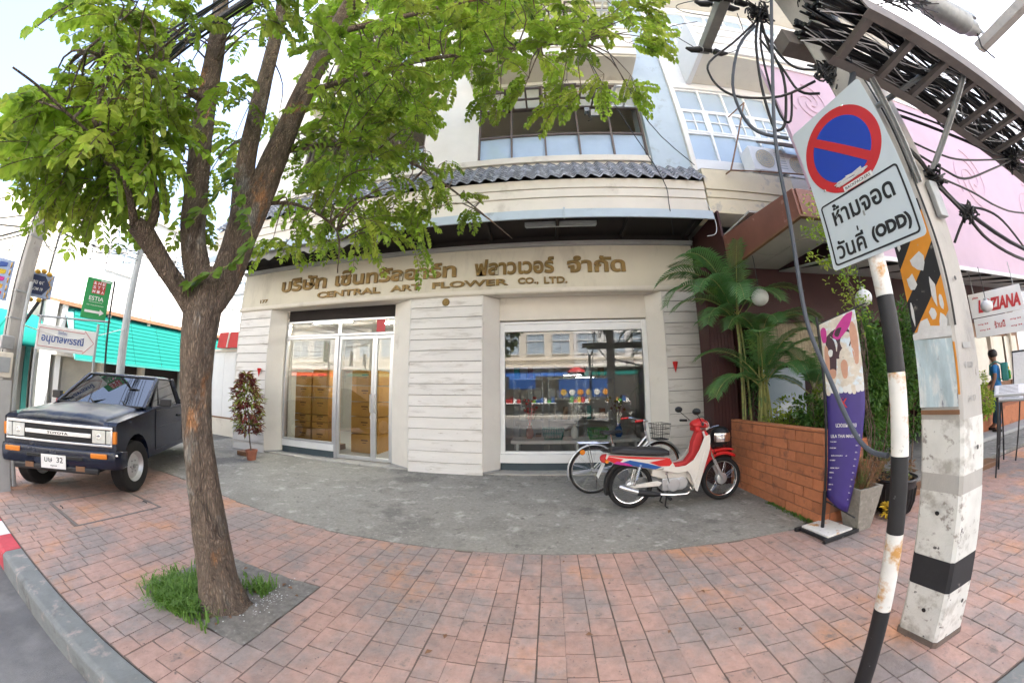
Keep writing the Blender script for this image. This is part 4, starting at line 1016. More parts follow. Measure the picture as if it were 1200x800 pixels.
# purple banner on its stand
bn = thing('banner_stand', (2.78,2.72,0), 'purple massage price banner curling on a black stand with a white base slab', 'banner')
def rb(x, y): return (x, y)
cB = Vector((2.745,2.72,0)); e1 = Vector((.42,.05,0)).normalized(); e2 = Vector((-.05,.42,0)).normalized()
mb = MB(); mb.obox(cB+Vector((0,0,.045)), (.36,.34,.022), Matrix.Rotation(R(6),3,'Z')); mb.build('base_slab', M['whitepaint'], bn, bevel=.004)
for s in (-1,1):
    mb = MB(); mb.obox(cB+e2*s*.18+Vector((0,0,.022)), (.50,.035,.035), Matrix.Rotation(R(6),3,'Z')); mb.build('base_rail', M['blackpaint'], bn, bevel=.003)
    mb = MB(); mb.obox(cB+e1*s*.19+Vector((0,0,.024)), (.035,.33,.03), Matrix.Rotation(R(6),3,'Z')); mb.build('base_rail', M['blackpaint'], bn, bevel=.003)
px_, py_ = 2.70,2.735
mb = MB(); mb.cyl((px_,py_,.05),(px_,py_,2.1),.012,n=8); mb.cyl((px_,py_,.05),(px_,py_,.42),.018,n=8); mb.build('mast', M['blackpaint'], bn)
mb = MB(); mb.tube([(px_,py_,2.02),(px_+.36,py_-.33,2.16)],.008,6); mb.build('top_arm', M['blackpaint'], bn)
mb = MB(); mb.tube([(px_,py_,.33),(px_+.22,py_-.2,.17)],.008,6); mb.build('bottom_arm', M['blackpaint'], bn)
# the cloth: (u across, v up), narrower and curled towards its foot
def cloth(u, v, off=0):
    wdt = .36*(1-.42*max(0,(.55-v)/.55)**1.2); A_ = Vector((px_+.012,py_-.012,.36+1.66*v)); zt = .10*u*v - .14*u*(1-v)
    c = .05*math.sin(math.pi*u)*(.4+1.2*(1-v)); dirx = Vector((.74,-.67,0)); nr = Vector((-.67,-.74,0))
    return A_+dirx*wdt*u+Vector((0,0,zt))+nr*(c+off)
def clothpatch(u0,u1,v0,v1,m,name,off,parent,nu=8,nv=24,outline=None):
    mb = MB(); vs = []; fs = []
    for j in range(nv+1):
        for i in range(nu+1): vs.append(cloth(u0+(u1-u0)*i/nu, v0+(v1-v0)*j/nv, off))
    for j in range(nv):
        for i in range(nu):
            a = j*(nu+1)+i; fs.append((a,a+1,a+nu+2,a+nu+1))
    mb.add(vs,fs); return mb.build(name, M[m], parent, fix=False)
cl = clothpatch(0,1,0,1,'purple','banner_cloth',0,bn)
md = cl.modifiers.new('s','SOLIDIFY'); md.thickness = .002
# printed picture on the upper third and the lines of print
M['skinp'] = mat('printed_skin', (.55,.30,.20), .6, var=.1, sc=20); M['magenta'] = mat('printed_magenta', (.50,.03,.25), .6, var=.1, sc=20)
M['cream_p'] = mat('printed_cream', (.66,.60,.50), .6, var=.2, sc=18, col2=((.62,.70,.75),(.5,.6),9)); M['dark_p'] = mat('printed_dark', (.05,.02,.03), .6, var=.3, sc=20)
clothpatch(.0,1,.62,1,'cream_p','printed_picture',.0022,bn)
def blob(u, v, a, b, m, off, th=0, n=18, nm='printed_shape'):
    P = []
    for i in range(n):
        t = 2*math.pi*i/n; x = a*math.cos(t)*(1+.12*math.sin(3*t)); y = b*math.sin(t)*(1+.1*math.cos(2*t)); P.append(cloth(min(.995,max(.005,u+x*math.cos(th)-y*math.sin(th))), min(.995,v+(x*math.sin(th)+y*math.cos(th))), off))
    mb = MB(); mb.add(P+[cloth(u,v,off)], [(i,(i+1)%n,n) for i in range(n)]); return mb.build(nm, M[m], bn, fix=False)
blob(.45,.86,.34,.09,'dark_p',.0032); blob(.22,.80,.13,.12,'dark_p',.0034); blob(.62,.94,.30,.045,'magenta',.0042,.15); blob(.08,.93,.08,.05,'magenta',.0043)
blob(.86,.84,.10,.12,'skinp',.0044); blob(.10,.78,.06,.10,'skinp',.0045); blob(.62,.76,.20,.085,'cream_p',.0046); blob(.52,.72,.09,.055,'skinp',.0052); blob(.2,.705,.10,.03,'skinp',.0053); blob(.2,.82,.06,.022,'lamp_white',.0054)
for k in range(9):
    u = .06+k*.11; rr2 = random.Random(k); blob(u,.615,.07,.015+.02*rr2.random(),'lamp_white' if k % 3 else 'cream_p',.004+.0004*k)
U_, V_ = Vector((.74,-.67,-.02)).normalized(), Vector((0,0,1))
def bt(s, u, v, w, h, m='lamp_white', b=0.01): return text(s, w, h, cloth(u,v,.004), U_, V_, M[m], bn, 'lettering', .0012, b)
bt('X', .42,.545,.075,.085,'signred'); 
mb = MB(); mb.torus(cloth(.42,.545,.004), .045, .0018, Matrix.Rotation(R(90),3,'X')@Matrix.Rotation(0,3,'Z'), 24, 4); mb.build('printed_ring', M['signred'], bn)
bt('นวดแผนไทย', .50,.435,.19,.05); bt('LILA THAI MASSAGE', .50,.375,.27,.030)
for k, (s, p_) in enumerate((('THAI MASSAGE','200.-'),('FOOT MASSAGE','200.-'),('BACK & SHOULDER MASSAGE','200.-'),('OIL MASSAGE','400.-'),('AROMA THERAPY MASSAGE','500.-'),('HERBAL BALL','400.-'),('FACIAL','350.-'),('BODY SCRUB','600.-'),('WAXING','300.-'))):
    v = .335-k*.034; wd = .36*(1-.42*max(0,(.55-v)/.55)**1.2)
    bt(s, .06+.0*k+min(.30,len(s)*.0125), v, min(.15,len(s)*.0078)*wd/.3, .011, b=.02); bt(p_, .86, v, .032*wd/.3, .012, b=.02)

# menu boards on black trestles
def menu(c, rz, w, d, h, lab, tilt=18):
    t = thing('menu_board', (c[0],c[1],0.0), lab, 'menu board', 'menu boards on trestles', rotz=rz, local=True)
    Rm = Matrix.Rotation(R(tilt),3,'X'); mb = MB(); mb.obox((0,0,h),(w,d,.03),Rm); mb.build('board', M['grey'], t, bevel=.004)
    mb = MB(); mb.obox(Vector((0,0,h))+Rm@Vector((0,0,.018)),(w*.9,d*.86,.004),Rm); mb.build('menu_sheet', M['paper'], t)
    for k in range(6):
        mb = MB(); mb.obox(Vector((0,0,h))+Rm@Vector((-w*.05,-d*.33+k*d*.13,.0215)),(w*.6,.008,.002),Rm); mb.build('print_line', M['ink'], t)
    for sx in (-1,1):
        for sy in (-1,1):
            mb = MB(); mb.cyl((sx*w*.42,sy*.04,h-.03),(sx*w*.46,sy*.27,.0),.012,n=6); mb.build('leg', M['blackpaint'], t)
        mb = MB(); mb.cyl((sx*w*.45,-.18,.35),(sx*w*.45,.18,.35),.008,n=6); mb.build('stretcher', M['blackpaint'], t)
menu((6.25,2.52),R(-70),.42,.36,1.10,'sloping white menu board on black trestle legs nearest the utility pole')
menu((6.9,2.75),R(-75),.42,.36,1.0,'second sloping menu board standing behind the nearest one',25)
t = thing('menu_easel', (7.2,2.72,0), 'upright framed menu on an easel behind the sloping menu boards', 'easel')
mb = MB(); mb.prism([(7.08,2.80,1.1),(7.16,2.60,1.1),(7.24,2.60,1.62),(7.16,2.80,1.62)],(.02,.01,0)); mb.build('menu_panel', M['blackpaint'], t)
mb = MB(); mb.prism([(7.08,2.785,1.13),(7.15,2.62,1.13),(7.222,2.62,1.59),(7.155,2.785,1.59)],(-.012,-.004,0)); mb.build('menu_sheet', M['paper'], t)
for (x, y) in ((7.12,2.82),(7.2,2.58),(7.45,2.75)):
    mb = MB(); mb.cyl((7.2,2.7,1.5),(x,y,0),.011,n=6); mb.build('leg', M['blackpaint'], t)
# ============================================================ LEFT SIDE: side street, teal shop row, poles and signs
row = thing('teal_shop_row', (-14,8,0), 'white shophouse row with sunlit teal metal awning across the side street', 'building')
XW = -14.0
mb = MB(); mb.box(XW-8,XW,2.95,17,3.62,7.25); mb.build('upper_wall', M['sunwhite'], row)
mb = MB(); mb.box(XW-8.1,XW+.12,2.85,17.1,7.25,7.42); mb.build('roof_slab', M['white'], row)
mb = MB(); mb.box(XW,XW+.16,2.95,17,3.50,3.62); mb.build('ledge', M['wood'], row)
mb = MB(); mb.box(XW-.5,XW-.3,2.95,17,-.1,3.6); mb.build('ground_floor_wall', M['interior'], row)
for k in range(5):
    y = 3.6+k*2.6
    mb = MB(); mb.box(XW+.002,XW+.02,y+1.1,y+2.2,5.0,6.4); w_ = mb.build('window', M['glass_up'], row)
    f = MB()
    for (a,b,c,d) in ((y+1.06,y+1.1,4.96,6.44),(y+2.2,y+2.24,4.96,6.44),(y+1.63,y+1.67,5.0,6.4)): f.box(XW+.001,XW+.045,a,b,c,d)
    for (c,d) in ((4.96,5.0),(6.4,6.44),(5.68,5.72)): f.box(XW+.002,XW+.04,y+1.1,y+2.2,c,d)
    f.build('window_frame', M['whiteframe'], w_)
    mb = MB(); mb.tube([(XW+.02,y+.5,3.7),(XW+.02,y+.5,7.2)],.03,6); mb.build('downpipe', M['white'], row)
# ribbed teal awning, sheet by sheet
XA, ZA0, ZA1 = XW+.95, 1.93, 3.47
for k in range(10):
    y0 = 3.9+k*1.0; mb = MB(); vs = []; fs = []
    for i in range(11):
        y = y0+.005+.99*i/10; w = 0
        vs += [(XW+.05+w,y,ZA1+w),(XA+w,y,ZA0+w)]
    for i in range(10): fs.append((i*2,i*2+2,i*2+3,i*2+1))
    mb.add(vs, fs); o = mb.build('awning_sheet', M['teal'], row, fix=False, smooth=False); o.modifiers.new('s','SOLIDIFY').thickness = .01
    for q in range(1,12):
        t_ = q/12; mb = MB(); mb.box(XW+.05+(XA-XW-.05)*t_, XW+.058+(XA-XW-.05)*t_+.006, y0+.01,y0+.99, ZA1+(ZA0-ZA1)*t_+.01, ZA1+(ZA0-ZA1)*t_+.024); mb.build('awning_rib', M['teal'], row)
mb = MB(); mb.box(XA-.02,XA+.04,3.9,13.9,ZA0-.06,ZA0); mb.build('awning_edge', M['teal_dark'], row)
mb = MB(); mb.prism([(XW+.02,3.62,ZA1-.05),(XA,3.88,ZA0-.04),(XA,3.9,ZA0),(XW+.02,3.9,ZA1)],(0,.02,0)); mb.build('awning_end', M['teal_dark'], row)
for (y, w, m) in ((3.15,.34,'grey'),(3.62,.16,'whiteframe'),(5.1,.12,'cream'),(6.6,.12,'cream'),(8.4,.2,'grey'),(10.5,.2,'grey')):
    mb = MB(); mb.box(XW-.3,XW+.1+(.3 if w > .3 else 0),y-w/2,y+w/2,-.12,3.5); mb.build('shop_post', M[m], row)
for (y, w, z0, z1, m) in ((4.35,.95,.2,1.95,'glass_up2'),(5.85,1.3,.2,1.95,'dark'),(7.5,1.5,.2,1.95,'dark'),(9.4,1.6,.2,1.95,'glass_up2'),(3.4,.1,.3,2.5,'dark')):
    mb = MB(); mb.box(XW-.3,XW-.26,y-w/2,y+w/2,z0,z1); mb.build('shopfront_glass', M[m], row)
mb = MB(); mb.box(XW-.26,XW+.3,2.95,14,1.97,2.07); mb.build('shopfront_beam', M['cream'], row)
for (y, h, m) in ((4.1,.9,'yellow'),(4.6,.7,'wood'),(5.4,.8,'whiteframe'),(3.85,.7,'redshade')):
    mb = MB(); mb.box(XW-.1,XW+.2,y-.18,y+.18,-.1,h); mb.build('display_goods', M[m], row, bevel=.02)
# next shop towards the main road with a curved teal canvas awning
r2 = thing('corner_shop', (-14,1.2,0), 'narrow shop with curved teal canvas awning and striped posts behind the left utility pole', 'building')
mb = MB(); mb.box(-20,-14.05,-2.5,2.9,2.9,6.2); mb.build('upper_wall', M['cream'], r2)
mb = MB(); mb.box(-20,-14.3,-2.5,2.9,-.1,2.9); mb.build('wall', M['interior'], r2)
mb = MB(); N_ = 10; pr = [(-14.0+1.25*math.sin(t*math.pi/2/N_), 3.0-.95*(1-math.cos(t*math.pi/2/N_))) for t in range(N_+1)]
mb.add([(x,y,z) for x, z in pr for y in (.2,2.85)], [(i*2,i*2+1,i*2+3,i*2+2) for i in range(N_)]); mb.build('curved_awning', M['teal'], r2, fix=False).modifiers.new('s','SOLIDIFY').thickness = .01
mb = MB(); mb.add([(-14.0,2.87,2.02)]+[(x,2.87,z) for x, z in pr],[tuple(range(len(pr)+1))]); mb.build('awning_cheek', M['grey'], r2, fix=False)
for (y, m) in ((2.2,'cream'),(2.45,'grey'),(1.7,'whiteframe'),(2.75,'teal_dark'),(1.3,'maroon')):
    mb = MB(); mb.box(-14.2,-14.05,y-.07,y+.07,-.1,2.2); mb.build('door_strip', M[m], r2)
for k in range(14):
    mb = MB(); mb.box(-13.55,-13.5,1.15+k*.09,1.18+k*.09,.0,1.7); mb.build('grille_bar', M['steel'], r2)
# ground slab in front of the row
mb = MB(); mb.box(-14,-12.6,-2.5,17,-.14,.0); mb.build('far_pavement', M['threshold'], kind='structure', bevel=.02)

# low white boundary wall and small house behind the shop
lw = thing('boundary_wall', (-9,7,0), 'low white panelled wall between the shop corner and the side street', 'wall')
for k in range(6):
    mb = MB(); mb.box(-10.4+k*.52,-9.885+k*.52,6.95,7.05,.55,2.48); mb.build('wall_panel', M['sunwhite'], lw, bevel=.006)
mb = MB(); mb.box(-10.4,-7.3,6.93,7.08,.0,.50); mb.build('wall_base', M['cream'], lw); mb = MB(); mb.box(-10.4,-7.3,6.96,7.04,.50,.55); mb.build('shadow_gap', M['wood'], lw)
mb = MB(); mb.box(-10.45,-7.3,6.9,7.1,2.48,2.56); mb.build('coping', M['cream'], lw)
hs = thing('small_house', (-9.4,9,0), 'small cream house with grey sheet roof behind the boundary wall', 'house')
mb = MB(); mb.box(-11.2,-7.4,9.0,13,0,5.2); mb.build('wall', M['sunwhite'], hs)
mb = MB(); mb.prism([(-11.5,8.6,4.9),(-11.5,11,6.3),(-11.5,13.4,4.9),(-11.5,13.4,4.8),(-11.5,11,6.2),(-11.5,8.6,4.8)],(4.3,0,0)); mb.build('roof', M['greywall'], hs)
for x in (-10.8,-9.6,-8.5):
    mb = MB(); mb.box(x,x+.8,8.97,8.999,3.2,4.3); w_ = mb.build('window', M['glass_up'], hs); mb = MB(); mb.box(x-.05,x+.85,8.95,8.998,3.14,3.2); mb.build('sill', M['whiteframe'], w_)
rl = thing('red_lantern_sign', (-8.9,6.8,2.56), 'red box signs with pale edges standing on the boundary wall beside the trunk', 'sign')
for (x, a) in ((-9.25,0),(-8.72,.25)):
    mb = MB(); mb.prism([(x-.24,6.72,2.57),(x+.20,6.72,2.57),(x+.28,6.72,3.02),(x-.16,6.72,3.02)],(0,.2,0)); mb.build('red_box', M['redshade'], rl)
    mb = MB(); mb.prism([(x+.205,6.715,2.58),(x+.26,6.715,2.58),(x+.34,6.715,3.01),(x+.285,6.715,3.01)],(0,.2,0)); mb.build('pale_edge', M['cream'], rl)

# left utility pole, tapered square concrete
def sqpole(name, x, y, w0, w1, h, lab, cat, rz=0, m='polecon'):
    t = thing(name, (x,y,0), lab, cat, rotz=rz, local=True); mb = MB()
    def ring(w, z): c = w*.18; return [Vector(p+(z,)) for p in ((-w+c,-w),(w-c,-w),(w,-w+c),(w,w-c),(w-c,w),(-w+c,w),(-w,w-c),(-w,-w+c))]
    mb.loft([ring(w0,0),ring(w0+(w1-w0)*.5,h*.5),ring(w1,h)]); mb.build('shaft', M[m], t); return t
lp = sqpole('utility_pole', -6.50,1.04,.115,.085,4.15,'old grey concrete pole at the left edge with strapped wires and a meter box', 'pole', R(8))
for z in (.9,1.6,2.1,2.45,3.2,3.75):
    mb = MB(); w = .118-.0075*z; mb.box(-w-.004,w+.004,-w-.004,w+.004,z,z+.018); mb.build('strap', M['steel'], lp)
mb = MB(); mb.tube([(.06,-.12,z*.25) if z < 7 else (.02+.01*math.sin(z),-.105,z*.25) for z in range(1,17)],.007,5); mb.build('pole_cable', M['cable'], lp)
mb = MB(); mb.cyl((.14,.07,.0),(.14,.07,2.6),.028,n=8); mb.build('conduit', M['grey'], lp)
mt = thing('meter_box', (-6.2,.93,1.38), 'weathered cream meter box strapped to the left pole', 'meter box')
mb = MB(); mb.box(-6.30,-6.14,.80,1.03,1.36,1.66); mb.build('box_body', M['cream'], mt, bevel=.01)
mb = MB(); mb.box(-6.142,-6.125,.84,1.0,1.42,1.60); mb.build('meter_window', M['steel'], mt, bevel=.004)
mb = MB(); mb.box(-6.2,-6.12,.9,1.04,.0,1.33); mb.build('riser_duct', M['greywall'], mt)
mb = MB(); mb.box(-6.30,-6.14,.86,1.02,1.70,1.86); mb.build('upper_box', M['galv'], mt, bevel=.01)

# signs: each panel faces the viewer's side of the pavement
def board(name, P0, P1, z0, z1, m, lab, cat='sign', d=.03, **kw):
    """P0 -> P1 = left to right bottom ends (x,y)"""
    c = ((P0[0]+P1[0])/2,(P0[1]+P1[1])/2,z0); t = thing(name, c, lab, cat, **kw)
    a = Vector((*P0,0)); b = Vector((*P1,0)); u = (b-a).normalized(); n = Vector((u.y,-u.x,0))
    mb = MB(); mb.prism([a+Vector((0,0,z0)), b+Vector((0,0,z0)), b+Vector((0,0,z1)), a+Vector((0,0,z1))], -n*d); mb.build('panel', M[m], t, bevel=.004)
    def at(fu, fv, off=.003): return a.lerp(b, fu)+Vector((0,0,z0+(z1-z0)*fv))+n*off
    return t, u, n, at, (b-a).length, z1-z0
def flat(pts, m, name, t, n, d=.003):
    mb = MB(); mb.prism(pts, n*d); return mb.build(name, M[m], t)
M['estia'] = mat('sign_green', (.015,.27,.07), .5, var=.04); M['gold'] = mat('gold_ornament', (.62,.36,.04), .5, var=.3, sc=30); M['navy_sign'] = mat('sign_navy', (.012,.022,.075), .5, var=.05)
M['paleblue'] = mat('pale_blue_panel', (.33,.42,.62), .6, var=.1); M['printblue'] = mat('print_blue', (.04,.09,.33), .5, var=0)
t, u, n, at, w, h = board('hanging_sign', (-7.67,2.27),(-7.53,2.69),2.46,3.18,'estia','green hanging sign with red tiles reading ESTIA and a white arrow','sign')
for i in range(3):
    for j in range(3):
        fu, fv = .26+i*.175, .62+j*.105
        flat([at(fu,fv),at(fu+.165,fv),at(fu+.165,fv+.098),at(fu,fv+.098)],'signred','red_tile',t,n)
        text('MIASTT&HE'[j*3+i], .05,.05, at(fu+.083,fv+.05,.007), u, Z3, M['lamp_white'], t, 'lettering', .002, .02)
text('ESTIA', .26,.075, at(.5,.50,.004), u, Z3, M['lamp_white'], t, 'lettering', .002, .012)
text('MEDITERRANEAN FOOD', .24,.016, at(.5,.41,.004), u, Z3, M['lamp_white'], t, 'lettering', .002)
text('SOI 19 SILOM ROAD', .30,.020, at(.5,.33,.004), u, Z3, M['lamp_white'], t, 'lettering', .002)
flat([at(.12,.14),at(.72,.14),at(.72,.09),at(.9,.17),at(.72,.25),at(.72,.20),at(.12,.20)],'lamp_white','arrow',t,n)
flat([at(.55,.94),at(.95,.94),at(.95,.965),at(.55,.965)],'lamp_white','small_print',t,n)
fr_ = thing('pipe_frame', (-7.4,2.3,0), 'dark steel pipe frame carrying the green and the white arrow signs', 'frame')
for A_, B_, r in (((-7.64,1.55,2.33),(-7.33,2.72,2.43),.018),((-7.28,2.78,0),(-7.33,2.66,3.15),.018),((-7.38,2.53,0),(-7.38,2.53,2.36),.024),((-7.33,2.66,3.15),(-7.55,2.70,3.17),.012),((-7.60,1.60,0),(-7.60,1.60,2.34),.022)):
    mb = MB(); mb.cyl(A_,B_,r,n=8); mb.build('pipe', M['steel'] if A_[2] or r > .02 else M['blackpaint'], fr_)
t, u, n, at, w, h = board('arrow_sign', (-7.335,1.53),(-7.10,2.42),1.80,2.19,'whiteframe','white sign with blue Thai lettering inside a red outlined arrow')
O = [(.03,.86),(.80,.86),(.80,.97),(.98,.5),(.80,.03),(.80,.14),(.03,.14)]
mb = MB(); mb.tube([at(*p,.004) for p in O+[O[0]]],.004,4); mb.build('arrow_outline', M['signred'], t)
text('อนุบาลพรรณี', .66,.17, at(.44,.46,.004), u, Z3, M['printblue'], t, 'lettering', .002, .02)
text('โรงเรียน', .14,.05, at(.42,.76,.004), u, Z3, M['printblue'], t, 'lettering', .002)
t, u, n, at, w, h = board('street_name_sign', (-6.735,1.16),(-6.64,1.48),2.47,2.82,'paleblue','navy arrow-shaped street name plate with gold ornament mounted on the left pole')
flat([at(-.12,.12),at(.62,.12),at(.9,.5),at(.62,.88),at(-.12,.88)],'navy_sign','name_plate',t,n,.006)
text('สีลม ๑๙', .19,.07, at(.32,.62,.0105), u, Z3, M['lamp_white'], t, 'lettering', .001, .02); text('SI LOM 19', .19,.045, at(.32,.33,.0105), u, Z3, M['lamp_white'], t, 'lettering', .001, .02)
for k in range(9):
    a = k*.7; p = at(.86-.06*math.sin(k*1.3),.08+k*.10,.008); mb = MB(); mb.torus(p,.018+.006*math.sin(a),.006,RX,10,5); mb.build('gold_scroll', M['gold'], t)
for (fu, z) in ((.25,1.02),(.5,1.08),(.75,1.0),(.2,-.12),(.55,-.10)):
    mb = MB(); mb.ball(at(fu,z,.0),.045,8,.8); mb.build('gold_finial', M['gold'], t)
mb = MB(); mb.beam((-6.50,1.1,1.95),(-6.70,1.36,2.46),.035,.035); mb.build('bracket', M['blackpaint'], t)
t, u, n, at, w, h = board('banner_sign', (-7.56,.78),(-7.53,1.02),2.43,3.04,'paleblue','bright orange and purple ornamental sign cut by the left edge of the view')
for k in range(5): flat([at(.05,.05+k*.18),at(.55,.1+k*.18),at(.6,.2+k*.18),at(.1,.19+k*.18)],['signred','gold','magenta','yellow','printblue'][k],'printed_shape',t,n)
for k in range(5):
    mb = MB(); mb.torus(at(.8,.12+k*.19,.006),.035,.010,RX,10,5); mb.build('gold_scroll', M['gold'], t)
# slimmer octagonal pole behind the pickup
t = thing('lamp_pole', (-8.35,3.45,0), 'slim pale tapered metal pole rising behind the pickup cab', 'pole')
mb = MB(); mb.cyl((-8.35,3.45,-.1),(-8.40,3.45,4.5),.10,.065,10); mb.build('shaft', M['grey'], t)
mb = MB(); mb.tube([(-8.40,3.45,4.45),(-8.6,3.3,4.9),(-9.3,2.9,5.1)],[.045,.04,.03],8); mb.build('arm', M['grey'], t)

# potted croton beside the shop corner
cr = thing('potted_croton', (-5.80,5.05,0), 'dark red and green croton on a thin stem in a small terracotta pot', 'potted plant')
mb = MB(); mb.lathe([(.085,0),(.115,.17),(.125,.17),(.125,.21),(.105,.21),(.09,.12)],(-5.80,5.05,.01),None,20); mb.build('pot', M['terracotta'], cr)
mb = MB(); mb.tube([(-5.8,5.05,.12),(-5.84,5.04,.4),(-5.88,5.05,.75),(-5.95,5.05,1.2),(-6.0,5.05,1.6)],[.016,.014,.012,.01,.006],6); mb.build('stem', M['bark'], cr)
rr = random.Random(77); mb = MB()
for k in range(1150):
    q = rr.random()**.9; z = .52+1.22*q; r = .50*math.sin(math.pi*min(1,.12+q*.86))**.7*rr.uniform(.35,1); a = rr.uniform(0,6.28); p = Vector((-5.86-.16*q+r*.62*math.cos(a),5.05+r*.62*math.sin(a),z+.02))
    leaf(mb, p, (math.cos(a),math.sin(a),rr.uniform(-.7,.9)), (0,0,1), rr.uniform(.08,.16), .042, .25, .3)
mb.build('foliage', M['croton'], cr, kind='stuff', fix=False, smooth=False)
bl = MB(); bl.box(-6.45,-6.15,5.2,5.35,.01,.11); bl.build('concrete_block', M['wood'], label='short dark timber block on the apron left of the croton pot', cat='block', bevel=.01)
mb = MB(); rr = random.Random(5)
for k in range(160): leaf(mb, (-7.7+rr.gauss(0,.14),6.7+rr.gauss(0,.1),.01+rr.uniform(0,.25)), (rr.uniform(-1,1),rr.uniform(-1,0),rr.uniform(.2,1.5)), (0,0,1), .09, .02)
mb.build('wall_weeds', M['grass'], label='tuft of green weeds below the white boundary wall', cat='weeds', kind='stuff', fix=False)
# ============================================================ STREET TREE
ANCH = [[-251,50,387],[-210,75,270],[-112,247,303],[-189,133,464],[-245,45,317],[-133,240,486],[-149,187,352],[-240,66,304],[-247,88,269],[-111,182,427],[-140,302,306],[-240,42,294],[-250,34,383],[-199,178,451],[-274,56,283],[-228,79,309],[-244,15,269],[-239,62,357],[-185,245,340],[-72,198,422],[70,139,401],[-102,224,340],[-219,27,368],[66,157,464],[-148,249,400],[15,203,511],[-166,185,369],[-276,64,350],[-6,227,503],[-269,37,369],[18,193,367],[-160,346,390],[-145,242,475],[70,256,462],[-108,197,361],[-124,190,521],[-257,70,273],[-210,234,368],[92,177,448],[-236,70,327],[-264,79,290],[-238,17,352],[-255,35,332],[99,235,459],[-188,259,412],[-220,24,321],[-189,208,298],[-274,57,264],[-86,110,393],[-110,205,410],[-92,242,308],[-96,144,368],[-61,171,452],[-106,220,320],[-313,24,292],[-221,16,351],[20,169,434],[62,183,477],[-202,34,307],[-150,255,463],[110,185,497],[-254,42,367],[-255,262,411],[-154,186,393],[-193,46,306],[-119,150,406],[-113,205,318],[-283,60,338],[-107,304,413],[-260,90,354],[-173,228,366],[-227,67,286],[-159,183,433],[-291,30,287],[28,169,392],[-294,153,300],[-261,30,286],[7,222,475],[-116,319,387],[-89,152,454],[84,184,438],[-166,214,399],[-229,251,354],[39,167,492],[-110,130,364],[-189,178,277],[36,186,373],[-149,232,323],[-24,215,495],[-189,44,350],[-199,336,376],[-148,145,341],[-233,220,281],[-234,58,286],[-143,225,523],[-290,19,321],[-233,39,258],[-107,152,417],[-253,61,398],[-157,174,338],[-214,299,403],[-110,213,394],[-115,168,354],[-259,51,288],[-282,76,275],[12,147,434],[-234,205,279],[-124,145,444],[27,194,399],[-151,154,387],[-182,254,309],[-233,224,338],[-283,187,440],[-294,71,268],[-92,157,434],[27,145,428],[-320,48,284],[38,183,429],[-253,32,260],[-169,196,507],[-42,180,426],[-213,258,298],[-252,279,325],[-29,191,430],[-109,147,367],[-11,190,376],[-251,59,260],[-261,76,335],[-215,63,326],[-264,255,401],[-237,50,353],[-142,293,447],[-4,181,386],[-255,97,306],[-197,336,353],[-223,28,278],[-219,13,272],[-189,273,460],[-274,200,437],[-168,227,308],[-143,318,447],[-158,139,368],[-113,184,313],[-191,230,318],[-239,243,434],[-27,177,515],[-267,179,370],[-343,184,340],[-205,41,297],[71,233,457],[-188,279,445],[-209,48,264],[-144,184,404],[-270,111,377],[-198,51,287],[-281,20,296],[47,175,472],[23,229,473],[-262,108,294],[-194,216,366],[-197,197,428],[-38,134,429],[55,207,465],[-171,77,376],[-309,240,349],[-48,170,390],[-212,52,255],[-286,78,264],[11,171,419],[-52,243,475],[95,238,440],[-221,126,367],[-50,227,423],[-238,73,269],[-168,83,394],[-235,92,268],[-221,82,268],[-152,80,395],[69,133,413],[-209,258,413],[-86,191,474],[-29,191,408],[-216,50,286],[-250,50,293],[-120,243,498],[-139,255,336],[-90,202,459],[-94,122,393],[-150,222,356],[-55,194,510],[-328,111,424],[-201,42,301],[-149,94,386],[-250,61,379],[-84,118,422],[-217,22,328],[-190,83,417],[-163,309,429],[-132,132,386],[-203,158,496],[-289,46,298],[-74,163,450],[-113,184,358],[-115,239,437],[-8,196,497],[-215,73,285],[-64,174,415],[-198,98,334],[-8,147,450],[-317,64,473],[105,180,442],[-240,34,309],[-87,176,530],[40,151,396],[-253,27,371],[-36,189,487],[-141,213,287],[-121,115,396],[19,161,398],[-18,148,422],[-267,64,334],[-313,25,318],[-336,146,357],[-255,98,294],[-241,102,464],[-283,78,301],[-80,328,361],[-212,68,305],[-130,248,356],[-253,27,299],[-179,19,319],[-165,71,390],[-173,223,349],[-195,190,369],[-206,56,363],[-240,111,437],[-108,263,361],[-273,78,401],[-136,179,486],[-132,236,310],[-303,27,319],[-253,312,350],[-245,81,297],[-76,282,345],[-239,38,278],[-300,176,401],[-88,259,337],[-139,190,389],[-28,194,384],[-286,154,340]]   # centimetres: where the hanging sprays grow
